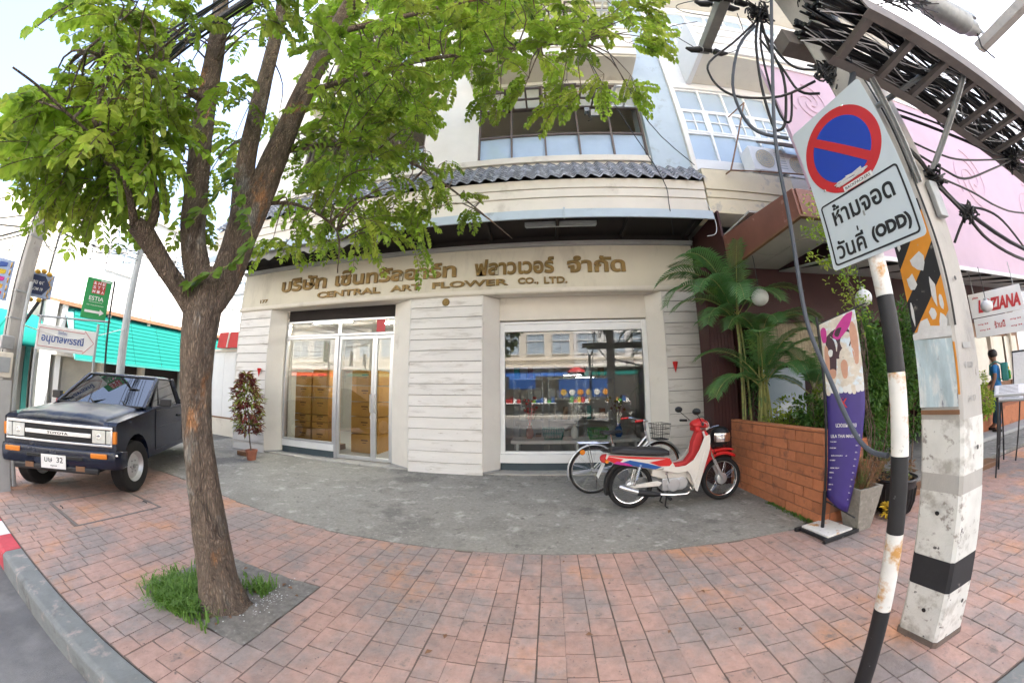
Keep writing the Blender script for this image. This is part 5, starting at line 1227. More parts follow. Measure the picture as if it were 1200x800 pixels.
LIMBS= [[(-2.23, 1.33, 2.23), (-2.28, 1.25, 2.5), (-2.34, 1.18, 2.95), (-2.38, 1.05, 3.52), (-2.4, 0.86, 4.14), (-2.42, 0.64, 4.62)], [(-2.14, 1.48, 2.24), (-2.17, 1.53, 2.67), (-2.24, 1.5, 3.13), (-2.29, 1.43, 3.82), (-2.35, 1.33, 4.59), (-2.37, 1.18, 5.15), (-2.4, 1.01, 5.63)], [(-2.15, 1.53, 2.26), (-2.13, 1.62, 2.86), (-2.13, 1.67, 3.39), (-2.06, 1.67, 4.08), (-1.88, 1.56, 4.79), (-1.61, 1.38, 5.36)], [(-2.22, 1.25, 2.05), (-2.24, 1.11, 2.17), (-2.26, 0.94, 2.32), (-2.27, 0.85, 2.37)], [(-2.27, 0.93, 2.33), (-2.26, 0.95, 2.48), (-2.24, 0.87, 2.64), (-2.19, 0.69, 2.79)], [(-2.27, 0.85, 2.36), (-2.27, 0.78, 2.49), (-2.21, 0.62, 2.64), (-2.07, 0.37, 2.69)], [(-2.0, -0.06, 2.65), (-2.05, 0.07, 2.67), (-2.09, 0.23, 2.66), (-2.12, 0.36, 2.65), (-2.2, 0.68, 2.61)], [(-2.06, 1.67, 4.08), (-1.6, 1.81, 4.3), (-0.99, 1.93, 4.5), (-0.34, 1.95, 4.51), (0.43, 1.87, 4.43)], [(-2.13, 1.67, 3.39), (-1.79, 2.06, 3.69), (-1.31, 2.59, 3.79), (-0.87, 3.04, 3.6), (-0.33, 3.29, 3.16)], [(-2.13, 1.62, 2.86), (-2.02, 1.96, 3.02), (-1.85, 2.33, 2.93), (-1.83, 2.41, 2.54)], [(-2.38, 1.05, 3.52), (-2.32, 0.6, 3.34), (-2.29, 0.18, 3.15)], [(-1.88, 1.56, 4.79), (-1.22, 1.66, 4.93), (-0.47, 1.66, 5.0), (0.47, 1.55, 4.94)]]
tr = thing('street_tree', (-2.09,1.45,0), 'large street tree, rough brown trunk forking low, feathery green leaves overhanging the shop', 'tree')
def barktube(name, pts, rs, n=14, sub=5, amp=.12, seed=0, flare=0):
    P = smoothpts(pts, sub); k = len(P); mb = MB(); rings = []; nrm = Vector((1,0,0))
    for i, p in enumerate(P):
        t = (P[min(i+1,k-1)]-P[max(i-1,0)]).normalized(); nrm = (nrm-t*nrm.dot(t)).normalized(); b = t.cross(nrm); f = i/(k-1)*(len(rs)-1); j = min(int(f),len(rs)-2); r = rs[j]+(rs[j+1]-rs[j])*(f-j)
        ring = []
        for q in range(n):
            a = 2*math.pi*q/n; d = nrm*math.cos(a)+b*math.sin(a)
            v = noise.noise(Vector((d.x*2+seed,d.y*2,p.z*1.6)))*amp+noise.noise(Vector((d.x*5,d.y*5+seed,p.z*5)))*amp*.5+noise.noise(Vector((d.x*14,d.y*14+seed,p.z*9)))*amp*.18
            fl = 1+flare*math.exp(-p.z/.10)*(1+.5*math.sin(a*4+1)) if flare else 1
            ring.append(p+d*r*(1+v)*fl)
        rings.append(ring)
    mb.loft(rings); return mb.build(name, M['bark'], tr, ang=180, fix=False)
barktube('trunk', [(-2.09,1.46,-.05),(-2.095,1.45,.15),(-2.10,1.44,.5),(-2.125,1.41,1.0),(-2.15,1.385,1.5),(-2.165,1.385,1.9),(-2.175,1.39,2.25)], [.160,.136,.120,.102,.095,.103,.122,.085], 44, 14, .12, 2, .32)
LR = [[.10,.088,.082,.076,.068,.06],[.10,.08,.075,.07,.062,.055,.045],[.11,.105,.103,.093,.08,.065],[.062,.06,.062,.05],[.032,.028,.02,.012],[.03,.022,.016,.01],[.005,.007,.008,.009,.008],
  [.03,.024,.02,.015,.006],[.028,.022,.016,.010,.004],[.02,.014,.010,.005],[.03,.02,.008],[.035,.025,.018,.006]]
for i, (P, rs) in enumerate(zip(LIMBS, LR)):
    if i < 3: P = [(-2.16+(.03 if i else -.02),1.38,1.95)]+P; rs = [rs[0]*.8]+[rs[0]*.9]+rs[1:]
    if i < 3: e_ = Vector(P[-1]); d_ = (e_-Vector(P[-2])).normalized(); P = P+[tuple(e_+d_*.7+Vector((0,0,.15))), tuple(e_+d_*1.3+Vector((.1,-.1,.6)))]; rs = rs+[.035,.010]
    if i == 3: P = [(-2.165,1.385,1.86)]+P; rs = [.06]+rs
    barktube('limb' if i < 4 else 'branch', P, rs, 22 if i < 4 else 10, 6, .16 if i < 4 else .1, i*3.1)
SP = [spray_mesh(s, M['leaf'], 4, 8, .078, .050, .38, droop=1.1) for s in range(8)]
SPL = [spray_mesh(50+s, M['leaf'], 4, 10, .066, .040, .50, droop=2.0) for s in range(4)]
rr = random.Random(12); nodes = [Vector(p) for L_ in LIMBS for p in smoothpts(L_, 4)]
tw = MB()
for i, (x, y, z) in enumerate(ANCH):
    p = Vector((x/100,y/100,z/100)); q = min(nodes, key=lambda v: (v-p).length+.6*max(0,v.z-p.z-.3)); d = p-q
    az = math.atan2(d.y,d.x)+rr.uniform(-.9,.9); me = rr.choice(SPL if p.z < 3.4 and rr.random() < .4 else SP); s = rr.uniform(.7,1.1)*(.8 if p.x > -1.3 else 1)
    o = inst('leafy_twig', me, tr, p, (rr.uniform(-.3,.3), rr.uniform(-.2,.5), az), (s,s,s))
    if d.length > .15:
        mid = q.lerp(p,.5)+Vector((rr.uniform(-.08,.08),rr.uniform(-.08,.08),.06+.06*d.length)); tw.tube(smoothpts([q,mid,p],3), [.009,.008,.007,.006,.005,.004,.003], 5)
tw.build('twigs', M['bark'], tr, kind='stuff', fix=False)
# the rest of the crown, above and behind the view
def bigcrown():
    mb = MB()
    for k in range(420):
        a = rr.uniform(0,6.28); c = rr.uniform(-.5,1); q = math.sqrt(max(0,1-c*c)); e = rr.uniform(.55,1)
        p = Vector((-2.2+3.0*q*math.cos(a)*e, 1.2+2.6*q*math.sin(a)*e, 6.6+2.4*c*e))
        if p.y > 4.6 or (p.x < -3.1 and p.y > -.8): continue
        if p.z < 5.4 and math.hypot(p.x,p.y) < 3.2 and p.y > -.4: continue
        src = rr.choice(SP); rot = Euler((rr.uniform(-.3,.3),rr.uniform(-.2,.5),rr.uniform(0,6.28))).to_matrix(); s = rr.uniform(1.0,1.6)
        base = len(mb.v); mb.v += [tuple(p+rot@(v.co*s)) for v in src.vertices]
        for f in src.polygons: mb.f.append(tuple(i+base for i in f.vertices)); mb.m.append(f.material_index)
    return mb
bigcrown().build('crown', [M['leaf'],M['bark']], tr, kind='stuff', fix=False, smooth=False)
# pale creeper hanging from the crown with rounder leaves
cv = thing('creeper', (-1.9,1.45,2.4), 'pale green creeper with round leaves hanging over the fork of the street tree', 'creeper')
CR = [[(-2.10,1.24,2.95),(-2.00,1.32,2.80),(-1.94,1.42,2.62),(-1.90,1.48,2.45),(-1.93,1.40,2.28),(-2.02,1.30,2.18),(-2.12,1.22,2.10)],[(-1.80,1.86,4.4),(-1.86,1.81,4.1),(-1.84,1.83,3.8),(-1.74,1.92,3.55),(-1.75,1.95,3.2)],[(-2.05,1.30,2.9),(-2.08,1.22,2.7),(-2.12,1.15,2.5)]]
mb = MB(); lf_ = MB()
for L_ in CR:
    P = smoothpts(L_,4); mb.tube(P,.004,5)
    for p in P:
        for s in range(2): leaf(lf_, p, (rr.uniform(-1,1),rr.uniform(-1,.2),rr.uniform(-1,-.1)), (rr.uniform(-.4,.4),-1,.4), rr.uniform(.075,.11), rr.uniform(.06,.08), .1, .1)
mb.build('stem', M['palmstem'], cv, kind='stuff')
M['paleleaf'] = mat('creeper_leaf', (.20,.34,.055), .45, var=.2, sc=9, transl=.45); lf_.build('foliage', M['paleleaf'], cv, kind='stuff', fix=False, smooth=False)
# ============================================================ PICKUP  (local: +x forward, +y left, origin on the ground at the front axle)
pk_ = thing('pickup_truck', (-5.857,1.929,.004), 'old dark blue pickup with faded bonnet and chrome grille parked on the pavement', 'pickup', rotz=-.885, local=True)
def P2(mb, pts, y0, y1): return mb.prism([(x,y0,z) for x, z in pts],(0,y1-y0,0))
def arch(cx, r, z, n=9, a0=180, a1=0): return [(cx+r*math.cos(R(a0+(a1-a0)*i/n)), z+r*math.sin(R(a0+(a1-a0)*i/n))) for i in range(n+1)]
WZ = .335
# lower body side by side: front wings + doors
prof = [(.60,.42),(.66,.50),(.67,.90),(.60,.955),(-.42,1.03),(-.50,1.06),(-1.72,1.08),(-1.72,.42)] + [(-.43,.40)] + arch(0,.41,WZ+.02)[0:] + [(.43,.40)]
prof = [(.62,.56),(.66,.60),(.66,.91),(.60,.95),(-.42,1.025),(-.50,1.05),(-1.74,1.07),(-1.74,.40),(-.40,.38)]+arch(0,.40,WZ+.03)+[(.43,.42),(.56,.45)]
mb = MB(); P2(mb, prof, -.80, .80); mb.build('cab_body', M['navy'], pk_, bevel=.035, seg=3)
# bonnet: crowned sheet with two soft creases, seated between the wings
mb = MB(); nx, ny = 14, 16; vs = []; fs = []
for i in range(nx+1):
    x = .66-1.10*i/nx
    for j in range(ny+1):
        y = -.70+1.40*j/ny; t = abs(y)/.70
        z = .955+.080*(i/nx)**.8+.028*(1-t**3)+.010*math.exp(-((abs(y)-.30)/.05)**2)-(.05*max(0,1-i/1.5)**2)
        if j in (0,ny): z -= .04
        vs.append((x,y*(1-.03*i/nx),z))
for i in range(nx):
    for j in range(ny): a = i*(ny+1)+j; fs.append((a,a+1,a+ny+2,a+ny+1))
mb.add(vs,fs); bn_ = mb.build('bonnet', M['truckhood'], pk_, fix=False); bn_.modifiers.new('s','SOLIDIFY').thickness = .02
# cab greenhouse
zb, zt = 1.05, 1.525
def gh(x, y, z): return Vector((x,y,z))
FB, FT, RB, RT = (-.40,.715), (-.93,.60), (-1.70,.715), (-1.52,.60)
mb = MB(); ring = lambda z, xs, xe, w: [gh(xs,-w,z),gh(xs,w,z),gh(xe,w,z),gh(xe,-w,z)]
mb.loft([ring(zt-.005,-.95,-1.53,.605),ring(zt+.03,-.99,-1.50,.57),ring(zt+.042,-1.05,-1.45,.50)]); mb.build('roof', M['navy'], pk_, bevel=.02)
for s in (-1,1):
    mb = MB(); mb.beam((FB[0],s*FB[1],zb-.02),(FT[0]-.02,s*FT[1],zt+.005),.05,.05); mb.build('windscreen_pillar', M['navy'], pk_, bevel=.01)
    mb = MB(); mb.beam((RB[0],s*RB[1],zb-.02),(RT[0],s*RT[1],zt+.005),.05,.12); mb.build('rear_pillar', M['navy'], pk_, bevel=.01)
    mb = MB(); mb.beam((FT[0],s*.60,zt),(RT[0],s*.60,zt),.04,.03); mb.build('roof_rail', M['plastic_grey'], pk_)
mb = MB(); mb.add([(FB[0]-.01,-.69,zb+.0),(FB[0]-.01,.69,zb+.0),(FT[0]-.01,.58,zt),(FT[0]-.01,-.58,zt)],[(0,1,2,3)]); ws = mb.build('windscreen', M['autoglass'], pk_, fix=False, smooth=False)
mb = MB(); mb.tube([(FB[0],-.69,zb),(FB[0],.69,zb),(FT[0]+.0,.58,zt),(FT[0],-.58,zt),(FB[0],-.69,zb)],.012,5); mb.build('windscreen_seal', M['black'], ws)
mb = MB(); mb.add([(RB[0],-.69,zb),(RB[0],.69,zb),(RT[0],.58,zt),(RT[0],-.58,zt)],[(0,1,2,3)]); mb.build('rear_window', M['autoglass'], pk_, fix=False, smooth=False)
for s in (-1,1):
    mb = MB(); mb.add([(-.50,s*.725,zb),(-1.62,s*.725,zb),(-1.48,s*.61,zt),(-.98,s*.61,zt)],[(0,1,2,3)]); sg = mb.build('side_window', M['autoglass'], pk_, fix=False, smooth=False)
    mb = MB(); mb.tube([(-.50,s*.73,zb),(-1.62,s*.73,zb),(-1.48,s*.615,zt),(-.98,s*.615,zt),(-.50,s*.73,zb)],.012,5); mb.tube([(-.78,s*.735,zb),(-.90,s*.63,zt-.11)],.010,5); mb.build('window_seal', M['black'], sg)
    # door: shallow panel standing proud, with handle and trim
    mb = MB(); P2(mb, [(-.50,1.02),(-1.66,1.03),(-1.66,.48),(-.52,.46)], s*.799, s*.806); d = mb.build('door', M['navy'], pk_, bevel=.003)
    mb = MB(); yy = s*.8065; mb.tube([(-.50,yy,1.02),(-1.66,yy,1.03),(-1.66,yy,.48),(-.52,yy,.46),(-.50,yy,1.02)],.004,4); mb.build('door_seam', M['black'], d); mb = MB(); mb.tube([(-.50,s*.804,.80),(-1.66,s*.804,.81)],.007,6); mb.build('side_crease', M['navy'], d)
    mb = MB(); mb.box(-1.55,-1.40,min(s*.806,s*.825),max(s*.806,s*.825),.90,.935); mb.build('handle', M['black'], d, bevel=.004)
    mb = MB(); mb.beam((-.54,s*.80,1.09),(-.56,s*.90,1.10),.03,.03); mb.obox((-.57,s*.93,1.13),(.07,.17,.13),Matrix.Rotation(s*.15,3,'Z')); mb.build('door_mirror', M['plastic_grey'], pk_, bevel=.015)
mb = MB(); mb.box(-1.55,-.55,-.66,.66,1.0,1.045); mb.build('dashboard', M['plastic_grey'], pk_)
for s in (-.36,.36):
    mb = MB(); mb.box(-1.42,-1.28,s-.25,s+.25,.9,1.38); mb.build('seat_back', M['plastic_grey'], pk_, bevel=.04)
mb = MB(); mb.torus((-.72,.36,1.16),.18,.014,Matrix.Rotation(R(-65),3,'Y'),24,6); mb.build('steering_wheel', M['black'], pk_)
mb = MB(); rr = random.Random(3)
mb.tube([(-.94,0,1.50),(-.90,0,1.33)],.004,4); mb.ball((-.90,0,1.32),.03,8)
for k in range(7): mb.tube([(-.90,0,1.31),(-.89+rr.uniform(-.02,.02),rr.uniform(-.10,.10),1.42),(-.86,rr.uniform(-.14,.14),1.44+rr.uniform(-.03,.05))],.006,4)
for k in range(9): mb.ball((-.62+rr.uniform(-.05,.05),rr.uniform(-.12,.12),1.07),.025,6)
mb.build('hanging_charm', M['magenta'], pk_)
for (a, b, c) in ((.42,.10,.0),(-.10,-.42,0)):
    mb = MB(); mb.tube([(-.40,a,1.065),(-.47,(a+b)/2,1.13),(-.52,b,1.155)],.009,5); mb.tube([(-.42,b-.24,1.085),(-.49,b+.02,1.15),(-.47,b+.26,1.13)],.008,5); mb.build('wiper', M['black'], pk_)

mb = MB(); mb.box(-.46,-.36,-.66,.66,1.035,1.052); mb.build('cowl', M['black'], pk_)
# load bed
mb = MB(); P2(mb, [(-1.78,1.07),(-3.78,1.07),(-3.80,.52),(-3.16,.45)]+arch(-2.72,.40,WZ+.03,9,180,0)+[(-2.28,.42),(-1.78,.42)], .74, .80); P2(mb, [(-1.78,1.07),(-3.78,1.07),(-3.80,.52),(-3.16,.45)]+arch(-2.72,.40,WZ+.03,9,180,0)+[(-2.28,.42),(-1.78,.42)], -.80, -.74)
mb.box(-3.80,-3.74,-.739,.739,.52,1.07); mb.box(-1.84,-1.78,-.739,.739,.52,1.07); mb.box(-3.74,-1.84,-.739,.739,.56,.60); mb.build('load_bed', M['navy'], pk_, bevel=.015)
for s in (-1,1):
    mb = MB(); mb.box(-3.83,-3.80,min(s*.62,s*.78),max(s*.62,s*.78),.62,.92); mb.build('tail_lamp', M['signred'], pk_, bevel=.008)
mb = MB(); mb.box(-3.98,-3.86,-.76,.76,.44,.56); mb.build('rear_bumper', M['black'], pk_, bevel=.02)
mb = MB(); mb.box(-3.7,.5,-.45,-.38,.30,.42); mb.box(-3.7,.5,.38,.45,.30,.42); mb.box(-.05,.05,-.6,.6,.28,.36); mb.cyl((-2.72,-.62,WZ),(-2.72,.62,WZ),.045); mb.build('chassis', M['black'], pk_)
# front: chrome surround, grille, lamps
xf = .665
gr = MB(); gr.box(xf,xf+.03,-.76,.76,.86,.895); gr.box(xf,xf+.03,-.76,.76,.655,.685); gr.box(xf+.001,xf+.029,-.76,-.735,.685,.86); gr.box(xf+.001,xf+.029,.735,.76,.685,.86)
grille = gr.build('grille', M['chrome'], pk_, bevel=.006)
mb = MB(); mb.box(xf-.01,xf+.008,-.735,.735,.68,.865); mb.build('grille_back', M['black'], grille)
for (z, h, e) in ((.775,.05,.03),(.730,.008,.02),(.715,.008,.02),(.825,.008,.02),(.84,.008,.02)):
    mb = MB(); mb.box(xf+.009,xf+e,-.47,.47,z-h/2,z+h/2); mb.build('grille_bar', M['chrome'] if h > .02 else M['plastic_grey'], grille, bevel=.003)
text('TOYOTA', .30,.030,(xf+.031,0,.775),(0,1,0),(0,0,1),M['plastic_grey'],grille,'lettering',.003,.02)
for s in (-1,1):
    for (ya, yb, m, nm) in ((.485,.665,'lens','headlight'),(.675,.745,'lens','side_lamp')):
        y0, y1 = sorted((s*ya, s*yb)); mb = MB(); mb.box(xf+.005,xf+.026,y0,y1,.695,.85); h_ = mb.build(nm, M[m], pk_, bevel=.010)
        if nm == 'headlight':
            mb = MB(); mb.lathe([(.0,.0),(.03,.003),(.034,.0)],(xf+.0265,(y0+y1)/2,.772),RY,20); mb.build('bulb_ring', M['chrome'], h_)
        else:
            mb = MB(); y0, y1 = sorted((s*.748, s*.806)); mb.box(xf-.05,xf+.018,y0,y1,.70,.845); mb.build('corner_lamp', M['amber'], h_, bevel=.008)
# bumper with recesses, indicators, plate
mb = MB(); bp = [(.55,.60),(.77,.61),(.80,.55),(.79,.44),(.76,.39),(.55,.40)]
mb.loft([[Vector((x-dx,y,z)) for x, z in bp] for y, dx in ((-.86,.18),(-.80,.06),(-.6,.015),(0,0),(.6,.015),(.80,.06),(.86,.18))]); mb.build('bumper', M['navy'], pk_, bevel=.02, seg=2)
mb = MB(); mb.box(.77,.803,-.40,.40,.485,.53); mb.build('bumper_slot', M['black'], pk_, bevel=.008)
mb = MB(); mb.box(.72,.79,-.60,.60,.33,.405); mb.build('lower_valance', M['plastic_grey'], pk_, bevel=.02)
for s in (-1,1):
    y0, y1 = sorted((s*.50, s*.72)); mb = MB(); mb.box(.765,.803,y0,y1,.525,.585); mb.build('indicator', M['amber'], pk_, bevel=.01)
    y0, y1 = sorted((s*.30, s*.42)); mb = MB(); mb.box(.785,.796,y0,y1,.36,.42); mb.build('tow_eye', M['wood'], pk_)
mb = MB(); mb.ball((.74,.835,.57),.018,8); mb.build('bolt_head', M['chrome'], pk_)
mb = MB(); mb.box(.808,.816,-.18,.17,.37,.53); pt = mb.build('number_plate', M['whiteframe'], pk_, bevel=.002)
text('บษ  32', .26,.065,(.817,-.0,.475),(0,1,0),(0,0,1),M['ink'],pt,'lettering',.001,.01); text('กรุงเทพ', .09,.022,(.817,0,.40),(0,1,0),(0,0,1),M['ink'],pt,'lettering',.001,.01)
# wheels
def autowheel(x, y, s, steer=0):
    Mx = Matrix.Rotation(R(steer),3,'Z')@Matrix.Rotation(R(-90*s),3,'X'); c = (x,y,WZ)
    mb = MB(); mb.lathe([(.20,-.085),(.27,-.10),(.315,-.095),(.335,-.075),(.337,0),(.335,.075),(.315,.095),(.27,.10),(.20,.085)],c,Mx,40,False); w_ = mb.build('wheel', M['tyre'], pk_)
    mb = MB(); mb.lathe([(.0,.055),(.05,.06),(.055,.045),(.10,.05),(.16,.035),(.175,.06),(.20,.085),(.207,.08),(.205,-.06),(.0,-.06)],c,Mx,36); mb.build('rim', M['alu'], w_)
    mb = MB()
    for k in range(6):
        a = k*math.pi/3; mb.lathe([(.010,0),(.010,.012),(.0,.014)],Vector(c)+Mx@Vector((.08*math.cos(a),.08*math.sin(a),.048)),Mx,8)
    mb.lathe([(.03,.0),(.03,.02),(.0,.025)],Vector(c)+Mx@Vector((0,0,.055)),Mx,14); mb.build('hub_cap', M['galv'], w_)
autowheel(0,.70,1,-6); autowheel(0,-.70,-1,-6); autowheel(-2.72,.70,1); autowheel(-2.72,-.70,-1)
for x in (0,-2.72):
    mb = MB(); mb.box(x-.38,x+.38,-.55,.55,.42,.72); mb.build('wheel_housing', M['black'], pk_)

def reshape(o):
    for c in o.children:
        if c.type == 'MESH':
            for v in c.data.vertices:
                x, z = v.co.x, v.co.z
                if z > .96: z = z+.04*min(1,(z-.96)/.09)-.055*max(0,z-1.05)/.475
                if x > .42: x = .42+(x-.42)*.60
                elif x < -.40: x -= .12 if x < -.5 else .12*(-.40-x)/.10
                if x < -2.0: x = -2.0+(x+2.0)*.86
                v.co.x, v.co.z = x, z
        reshape(c)
reshape(pk_)

# ============================================================ MOTORCYCLE (world coordinates, wheels in the plane y = 4.1)
mc = thing('motorcycle', (1.65,4.1,.005), 'red, white and blue step-through motorcycle parked across the apron with black seat', 'motorcycle')
Y0 = 4.10; ORG[mc.name] = Vector((1.65,4.1,.0)); mc.location = (1.65,4.1,.008)
def wheel(parent, x, z, r, tw, y=Y0, n=32, hub=.055, nm='wheel', lean=None):
    Mx = RX if lean is None else lean
    mb = MB(); mb.lathe([(r-tw*1.6,-tw*.7),(r-tw*.7,-tw*1.0),(r-tw*.2,-tw*.75),(r,0),(r-tw*.2,tw*.75),(r-tw*.7,tw*1.0),(r-tw*1.6,tw*.7)],(x,y,z),Mx,44,False); w_ = mb.build(nm, M['tyre'], parent)
    mb = MB(); q = r-tw*1.55; mb.lathe([(q-.012,-tw*.55),(q+.006,-tw*.75),(q-.004,-.004),(q-.004,.004),(q+.006,tw*.75),(q-.012,tw*.55),(q-.012,-tw*.55)],(x,y,z),Mx,44,False); mb.build('rim', M['chrome'], w_)
    mb = MB(); mb.lathe([(.0,-.045),(hub*.6,-.045),(hub,-.03),(hub,.03),(hub*.6,.045),(.0,.045)],(x,y,z),Mx,22); mb.build('hub', M['alu'], w_)
    mb = MB()
    for k in range(n):
        a = 2*math.pi*k/n; b = a+(.25 if k % 2 else -.25); s = .02 if k % 4 < 2 else -.02
        P_ = [Vector((x,y,z))+Mx@Vector((hub*.85*math.cos(a),hub*.85*math.sin(a),s)), Vector((x,y,z))+Mx@Vector(((q-.008)*math.cos(b),(q-.008)*math.sin(b),0))]; mb.tube(P_,.0014,4)
    mb.build('spokes', M['chrome'], w_, kind='stuff'); return w_
wheel(mc,1.03,.295,.292,.040); wheel(mc,2.265,.295,.285,.036,hub=.075)
def slab(name, pts, y0, y1, m, par=None, bev=.012, ss=0):
    mb = MB(); mb.prism([(x,y0,z) for x, z in pts],(0,y1-y0,0)); return mb.build(name, M[m], par or mc, bevel=bev, seg=3)
# side fairing under the seat: white shell, red wedge, blue flash, on both sides
sh = [(.70,.665),(.74,.715),(1.30,.665),(1.50,.645),(1.56,.56),(1.60,.49),(1.30,.505),(1.02,.56),(.80,.605)]
side = slab('side_fairing', sh, Y0-.115, Y0+.115, 'mbwhite', bev=.02)
for s in (-1,1):
    y = Y0+s*.1165; f = lambda pts, m, nm, o=0: (lambda mb: (mb.prism([(x,y+s*o,z) for x, z in pts],(0,s*.003,0)), mb.build(nm, M[m], side))[1])(MB())
    f([(.735,.700),(.74,.71),(1.30,.66),(1.48,.643),(1.49,.63),(1.20,.64),(.95,.665)],'red','red_stripe')
    f([(.715,.66),(.735,.695),(.92,.655),(.86,.615),(.80,.615)],'red','red_flash',.0005)
    f([(1.24,.60),(1.50,.638),(1.535,.575),(1.50,.54),(1.38,.545)],'red','red_wedge',.0008)
    f([(.88,.612),(1.0,.640),(1.22,.59),(1.40,.535),(1.32,.512),(1.10,.555)],'blue','blue_flash',.0012)
    f([(.80,.607),(.84,.635),(.98,.600),(1.04,.566),(.98,.572)],'magenta','pink_flash',.0016)
# seat
mb = MB(); st = [(.76,.735),(.78,.785),(.95,.80),(1.12,.775),(1.20,.775),(1.42,.755),(1.50,.73),(1.51,.675),(1.30,.685),(.85,.725)]
mb.loft([[Vector((1.13+(x-1.13)*k,Y0+y,z if z < .74 else z+dz)) for x, z in st] for y, k, dz in ((-.135,.93,-.03),(-.11,.99,-.008),(-.05,1,0),(.05,1,0),(.11,.99,-.008),(.135,.93,-.03))]); mb.build('seat', M['plastic_grey'], mc, bevel=.01, ang=60)
mb = MB(); mb.tube([(.78,Y0-.11,.74),(.68,Y0-.09,.755),(.665,Y0,.758),(.68,Y0+.09,.755),(.78,Y0+.11,.74)],.009,6); mb.build('grab_rail', M['black'], mc)
# leg shield: curved white panel with red centre
def shield(x0, z0, w, off): return [Vector((x0+off-.05*abs(q/w)**2,Y0+q,z0)) for q in [w*(-1+2*i/8) for i in range(9)]]
mb = MB(); P_ = [(2.005,.93,.07),(2.02,.84,.12),(2.00,.72,.16),(1.95,.58,.175),(1.90,.42,.175),(1.86,.30,.16),(1.85,.21,.11)]
vs = [q for x, z, w in P_ for q in shield(x,z,w,0)]; fs = [(i*9+j,i*9+j+1,i*9+j+10,i*9+j+9) for i in range(len(P_)-1) for j in range(8)]
mb.add(vs,fs); o = mb.build('leg_shield', M['mbwhite'], mc, fix=False, ang=60); o.modifiers.new('s','SOLIDIFY').thickness = .018
slab('leg_shield_side', [(2.02,.90),(2.03,.84),(2.02,.72),(1.95,.50),(1.86,.20),(1.83,.22),(1.76,.42),(1.72,.47),(1.60,.45),(1.40,.50),(1.42,.535),(1.60,.53),(1.70,.54),(1.80,.60),(1.88,.72),(1.95,.88)], Y0-.165, Y0-.150, 'mbwhite', bev=.004)
slab('leg_shield_side', [(2.02,.90),(2.03,.84),(2.02,.72),(1.95,.50),(1.86,.20),(1.83,.22),(1.76,.42),(1.72,.47),(1.60,.45),(1.40,.50),(1.42,.535),(1.60,.53),(1.70,.54),(1.80,.60),(1.88,.72),(1.95,.88)], Y0+.150, Y0+.165, 'mbwhite', bev=.004)
slab('steering_tunnel', [(1.92,.98),(1.99,.93),(1.96,.78),(1.90,.60),(1.83,.52),(1.72,.48),(1.50,.50),(1.50,.56),(1.62,.545),(1.74,.56),(1.82,.66),(1.84,.80)], Y0-.06, Y0+.06, 'redshade', bev=.02)
slab('under_cover', [(1.30,.50),(1.62,.48),(1.80,.46),(1.86,.30),(1.84,.24),(1.74,.36),(1.40,.38),(1.28,.42)], Y0-.085, Y0+.085, 'mbwhite', bev=.015)
# front shroud, headlamp cowl, handlebar
slab('front_shroud', [(2.00,.95),(2.045,.90),(2.10,.66),(2.02,.50),(1.93,.28),(1.90,.30),(1.97,.60),(1.99,.80)], Y0-.075, Y0+.075, 'red', bev=.02)
mb = MB(); mb.loft([[Vector((x,Y0+y*w,z+q*h)) for y, q in ((-.5,-.3),(-.35,.35),(0,.6),(.35,.35),(.5,-.3),(0,-.6))] for x, z, w, h in ((1.83,1.02,.16,.06),(1.89,1.03,.26,.11),(1.98,1.035,.25,.13),(2.05,1.01,.19,.11),(2.075,.99,.10,.06))]); mb.build('headlamp_cowl', M['red'], mc, subsurf=1)
mb = MB(); mb.lathe([(.0,0),(.055,.004),(.065,-.02),(.05,-.04)],(2.066,Y0,.99),RY,20); mb.build('headlamp', M['lens'], mc)
mb = MB(); mb.box(1.86,1.93,Y0-.10,Y0+.10,.93,1.00); mb.build('neck_cover', M['red'], mc, bevel=.02)
for s in (-1,1):
    mb = MB(); mb.tube([(1.93,Y0+s*.10,1.04),(1.91,Y0+s*.20,1.055),(1.86,Y0+s*.30,1.05)],.011,7); mb.build('handlebar', M['chrome'], mc)
    mb = MB(); mb.cyl((1.885,Y0+s*.24,1.053),(1.835,Y0+s*.345,1.048),.017,n=10); mb.build('grip', M['black'], mc)
    mb = MB(); mb.tube([(1.93,Y0+s*.16,1.06),(1.94,Y0+s*.25,1.045),(1.90,Y0+s*.33,1.03)],.005,5); mb.build('brake_lever', M['alu'], mc)
    mb = MB(); mb.tube([(1.90,Y0+s*.18,1.06),(1.84,Y0+s*.24,1.13),(1.80,Y0+s*.27,1.17)],.005,5); mb.ball((1.79,Y0+s*.28,1.20),.052,12,.8); mb.build('mirror', M['black'], mc)
# control cables, sticker, chain run, bolts
mb = MB()
for s in (-1,1): mb.tube(smoothpts([(1.95,Y0+s*.14,1.06),(2.06,Y0+s*.10,1.10),(2.10,Y0+s*.05,.98),(2.10,Y0+s*.05,.80),(2.18,Y0+s*.06,.55)],4),.004,5)
mb.build('control_cables', M['black'], mc, kind='stuff')
